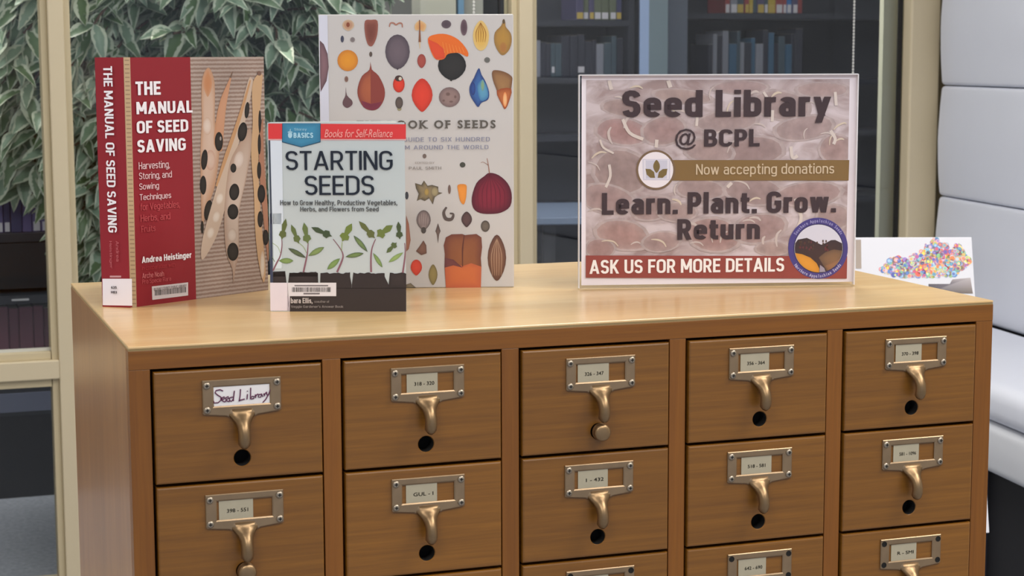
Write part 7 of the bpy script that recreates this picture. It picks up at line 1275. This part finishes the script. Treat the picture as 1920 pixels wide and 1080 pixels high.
# ================================================================== VARIEGATED FIG
pl = thing('potted_fig', 'tall variegated weeping fig with cream edged leaves behind the glass', 'plant', (.86, 3.98, G))
MB().lathe([(.15, 0), (.17, .02), (.20, .28), (.215, .29), (.215, .32), (.195, .32), (.19, .27), (.02, .26)], (0, 0, 0), 'z', 28).build('pot', mat('dark_planter', '#3a3230', .6), pl, smooth=False)
m_bark = mat('brown_bark', '#6d5446', .85, var=.3, vscale=30, bump=.5, bscale=60)
rp = random.Random(9)
trunk = [Vector((0, 0, .25)), Vector((.01, .01, .7)), Vector((-.02, 0, 1.15)), Vector((.02, .01, 1.6)), Vector((.0, -.01, 2.0)), Vector((.02, 0, 2.35))]
MB().tube(trunk, [.034, .031, .028, .025, .018, .009], 10).tube([(.02, .02, .26), (-.03, -.02, .7), (.03, .03, 1.2), (-.04, .01, 1.7)], [.020, .019, .016, .010], 8).build('trunk', m_bark, pl, smooth=True)
m_leaf = bpy.data.materials.new('variegated_leaf'); m_leaf.use_nodes = True
nt = m_leaf.node_tree; N = nt.nodes; L = nt.links; b = N['Principled BSDF']
at = N.new('ShaderNodeAttribute'); at.attribute_name = 'Col'; sx = N.new('ShaderNodeSeparateColor'); L.new(at.outputs['Color'], sx.inputs[0])
tc = N.new('ShaderNodeTexCoord'); nz = N.new('ShaderNodeTexNoise'); nz.inputs['Scale'].default_value = 55; nz.inputs['Detail'].default_value = 3; L.new(tc.outputs['Object'], nz.inputs[0])
oi = N.new('ShaderNodeObjectInfo')
m1 = N.new('ShaderNodeMath'); m1.operation = 'MULTIPLY_ADD'; L.new(nz.outputs['Fac'], m1.inputs[0]); m1.inputs[1].default_value = 1.1; L.new(sx.outputs[0], m1.inputs[2])
cr = N.new('ShaderNodeValToRGB'); cr.color_ramp.interpolation = 'LINEAR'; e = cr.color_ramp.elements; e[0].position = 0; e[0].color = (0, 0, 0, 1); e[1].position = 1; e[1].color = (1, 1, 1, 1)
mr = N.new('ShaderNodeMapRange'); mr.inputs['From Min'].default_value = 1.10; mr.inputs['From Max'].default_value = 1.20; L.new(m1.outputs[0], mr.inputs[0])
g1 = N.new('ShaderNodeMix'); g1.data_type = 'RGBA'; L.new(sx.outputs[2], g1.inputs[0]); g1.inputs[6].default_value = lin('#5f7d4c'); g1.inputs[7].default_value = lin('#9db6a2')
g2 = N.new('ShaderNodeMix'); g2.data_type = 'RGBA'; L.new(mr.outputs[0], g2.inputs[0]); L.new(g1.outputs[2], g2.inputs[6]); g2.inputs[7].default_value = lin('#dde6d2')
L.new(g2.outputs[2], b.inputs['Base Color']); b.inputs['Roughness'].default_value = .42
b.inputs['Transmission Weight'].default_value = 0
def leaf_geo(rr, Ln, Wd, droop):
    vs, fs, cs = [], [], []; nl = 7; bb = rr.random()
    for i in range(nl+1):
        t = i/nl; w_ = Wd*.5*(math.sin(math.pi*min(1, t*1.02))**.75)*(1-.35*t)*1.25 if 0 < i < nl else .0006
        zc = -droop*t*t*Ln; x = Ln*(t-.12*droop*t*t)
        for j in (-2, -1, 0, 1, 2):
            u = j/2; vs.append(Vector((x, u*w_, zc+abs(u)*w_*.38+.0015*math.sin(t*9+j*2)*abs(u)))); cs.append((abs(u), t, bb, 1))
    for i in range(nl):
        for j in range(4): fs.append((i*5+j, i*5+j+1, i*5+j+6, i*5+j+5))
    # petiole
    k = len(vs); vs += [Vector((0, -.0008, 0)), Vector((0, .0008, 0)), Vector((-.012, .0008, .002)), Vector((-.012, -.0008, .002))]; fs.append((k, k+1, k+2, k+3)); cs += [(1, 0, bb, 1)]*4
    return vs, fs, cs
LM = []
for i in range(14):
    vs, fs, cs = leaf_geo(rp, rp.uniform(.078, .118), rp.uniform(.032, .046), rp.uniform(.15, .75))
    mb = MB(); mb.add(vs, fs, cs); LM.append((mb.mesh('leaf', m_leaf, smooth=True, fix=False), vs, fs))
leaves = []; br = MB()
def envelope(p):   # weeping crown, fuller on its left side
    if p.x < -.5 and p.z < 1.02 + .18*rp.random(): return 2
    return (p.x/(.80 if p.x < 0 else .42))**2+(p.y/.40)**2+((p.z-1.66)/1.06)**2
for i in range(520):
    z = rp.uniform(.85, 2.35); az = rp.uniform(0, 2*math.pi) if i % 3 else rp.uniform(2.2, 4.1) if i % 2 else rp.uniform(3.6, 5.9); d = Vector((math.cos(az)*1.5, math.sin(az)*.62, rp.uniform(.1, .9))).normalized()
    p = Vector((0, 0, z)); pts = [p.copy()]; stp = .045
    for s in range(30):
        d = (d+Vector((rp.uniform(-.12, .12), rp.uniform(-.08, .08), -.075-.03*rp.random()))).normalized(); p = p+d*stp; pts.append(p.copy())
        if envelope(p) > 1 or p.z < .68: break
        if s > 0:
            for q in range(2):
                if rp.random() < .88: leaves.append((p.copy()+d*rp.uniform(0, stp), d.copy(), rp.randrange(14)))
    br.tube(pts[::2]+([pts[-1]] if len(pts) % 2 == 0 else []), [.006*(1-.8*k/len(pts)) for k in range(len(pts[::2]+([pts[-1]] if len(pts) % 2 == 0 else [])))], 5)
br.build('branches', m_bark, pl, smooth=True)
camp = Vector((-.208, -1.646, H+.26)) - Vector((.86, 3.98, 0))
recs = []
for p, d, k in leaves:
    out = Vector((p.x, p.y*1.4-.12, 0)); out = out.normalized() if out.length > .01 else Vector((0, -1, 0))
    dirn = (d*.5+out*.5+Vector((rp.uniform(-1.2, 1.2), rp.uniform(-.7, .4), rp.uniform(-1.1, .4)))).normalized()
    # blades turn their upper side to the light, outward and up
    upv = (Vector((0, -.55, 1))+Vector((rp.uniform(-.6, .6), rp.uniform(-.7, .3), 0))).normalized(); yv = upv.cross(dirn)
    if yv.length < .1: continue
    yv.normalize(); zv = dirn.cross(yv); mt = Matrix((dirn, yv, zv)).transposed().to_4x4(); s_ = rp.uniform(.85, 1.30)
    mt = Matrix.Translation(p) @ mt @ Matrix.Diagonal((s_, s_, s_, 1)); wp = p+Vector((.86, 3.98, 0))
    # inside the picture?
    v = wp-Vector((-.208, -1.646, H+.2588)); zc = v.dot(fw); u_, v_ = v.dot(r2)/zc*3448, v.dot(u2)/zc*3448
    vis = (-960 < u_ < -230) and (-20 < v_ < 560)
    recs.append((not vis, (p-camp).length, mt, k))
recs.sort(key=lambda r_: (r_[0], r_[1]))
for _, _, mt, k in recs[:300]:
    o = link('leaf', LM[k][0], pl); o.matrix_local = mt
mb = MB(); rc = random.Random(3)
for _, _, mt, k in recs[300:]:
    me, vs, fs = LM[k]; bb = rc.random(); n_ = len(vs)
    mb.add([mt @ v for v in vs], fs, [(abs(j % 5-2)/2 if j < n_-4 else 1, 0, bb, 1) for j in range(n_)])
o = mb.build('foliage', m_leaf, pl, smooth=True, fix=False); o['kind'] = 'stuff'
print('leaves', len(recs))
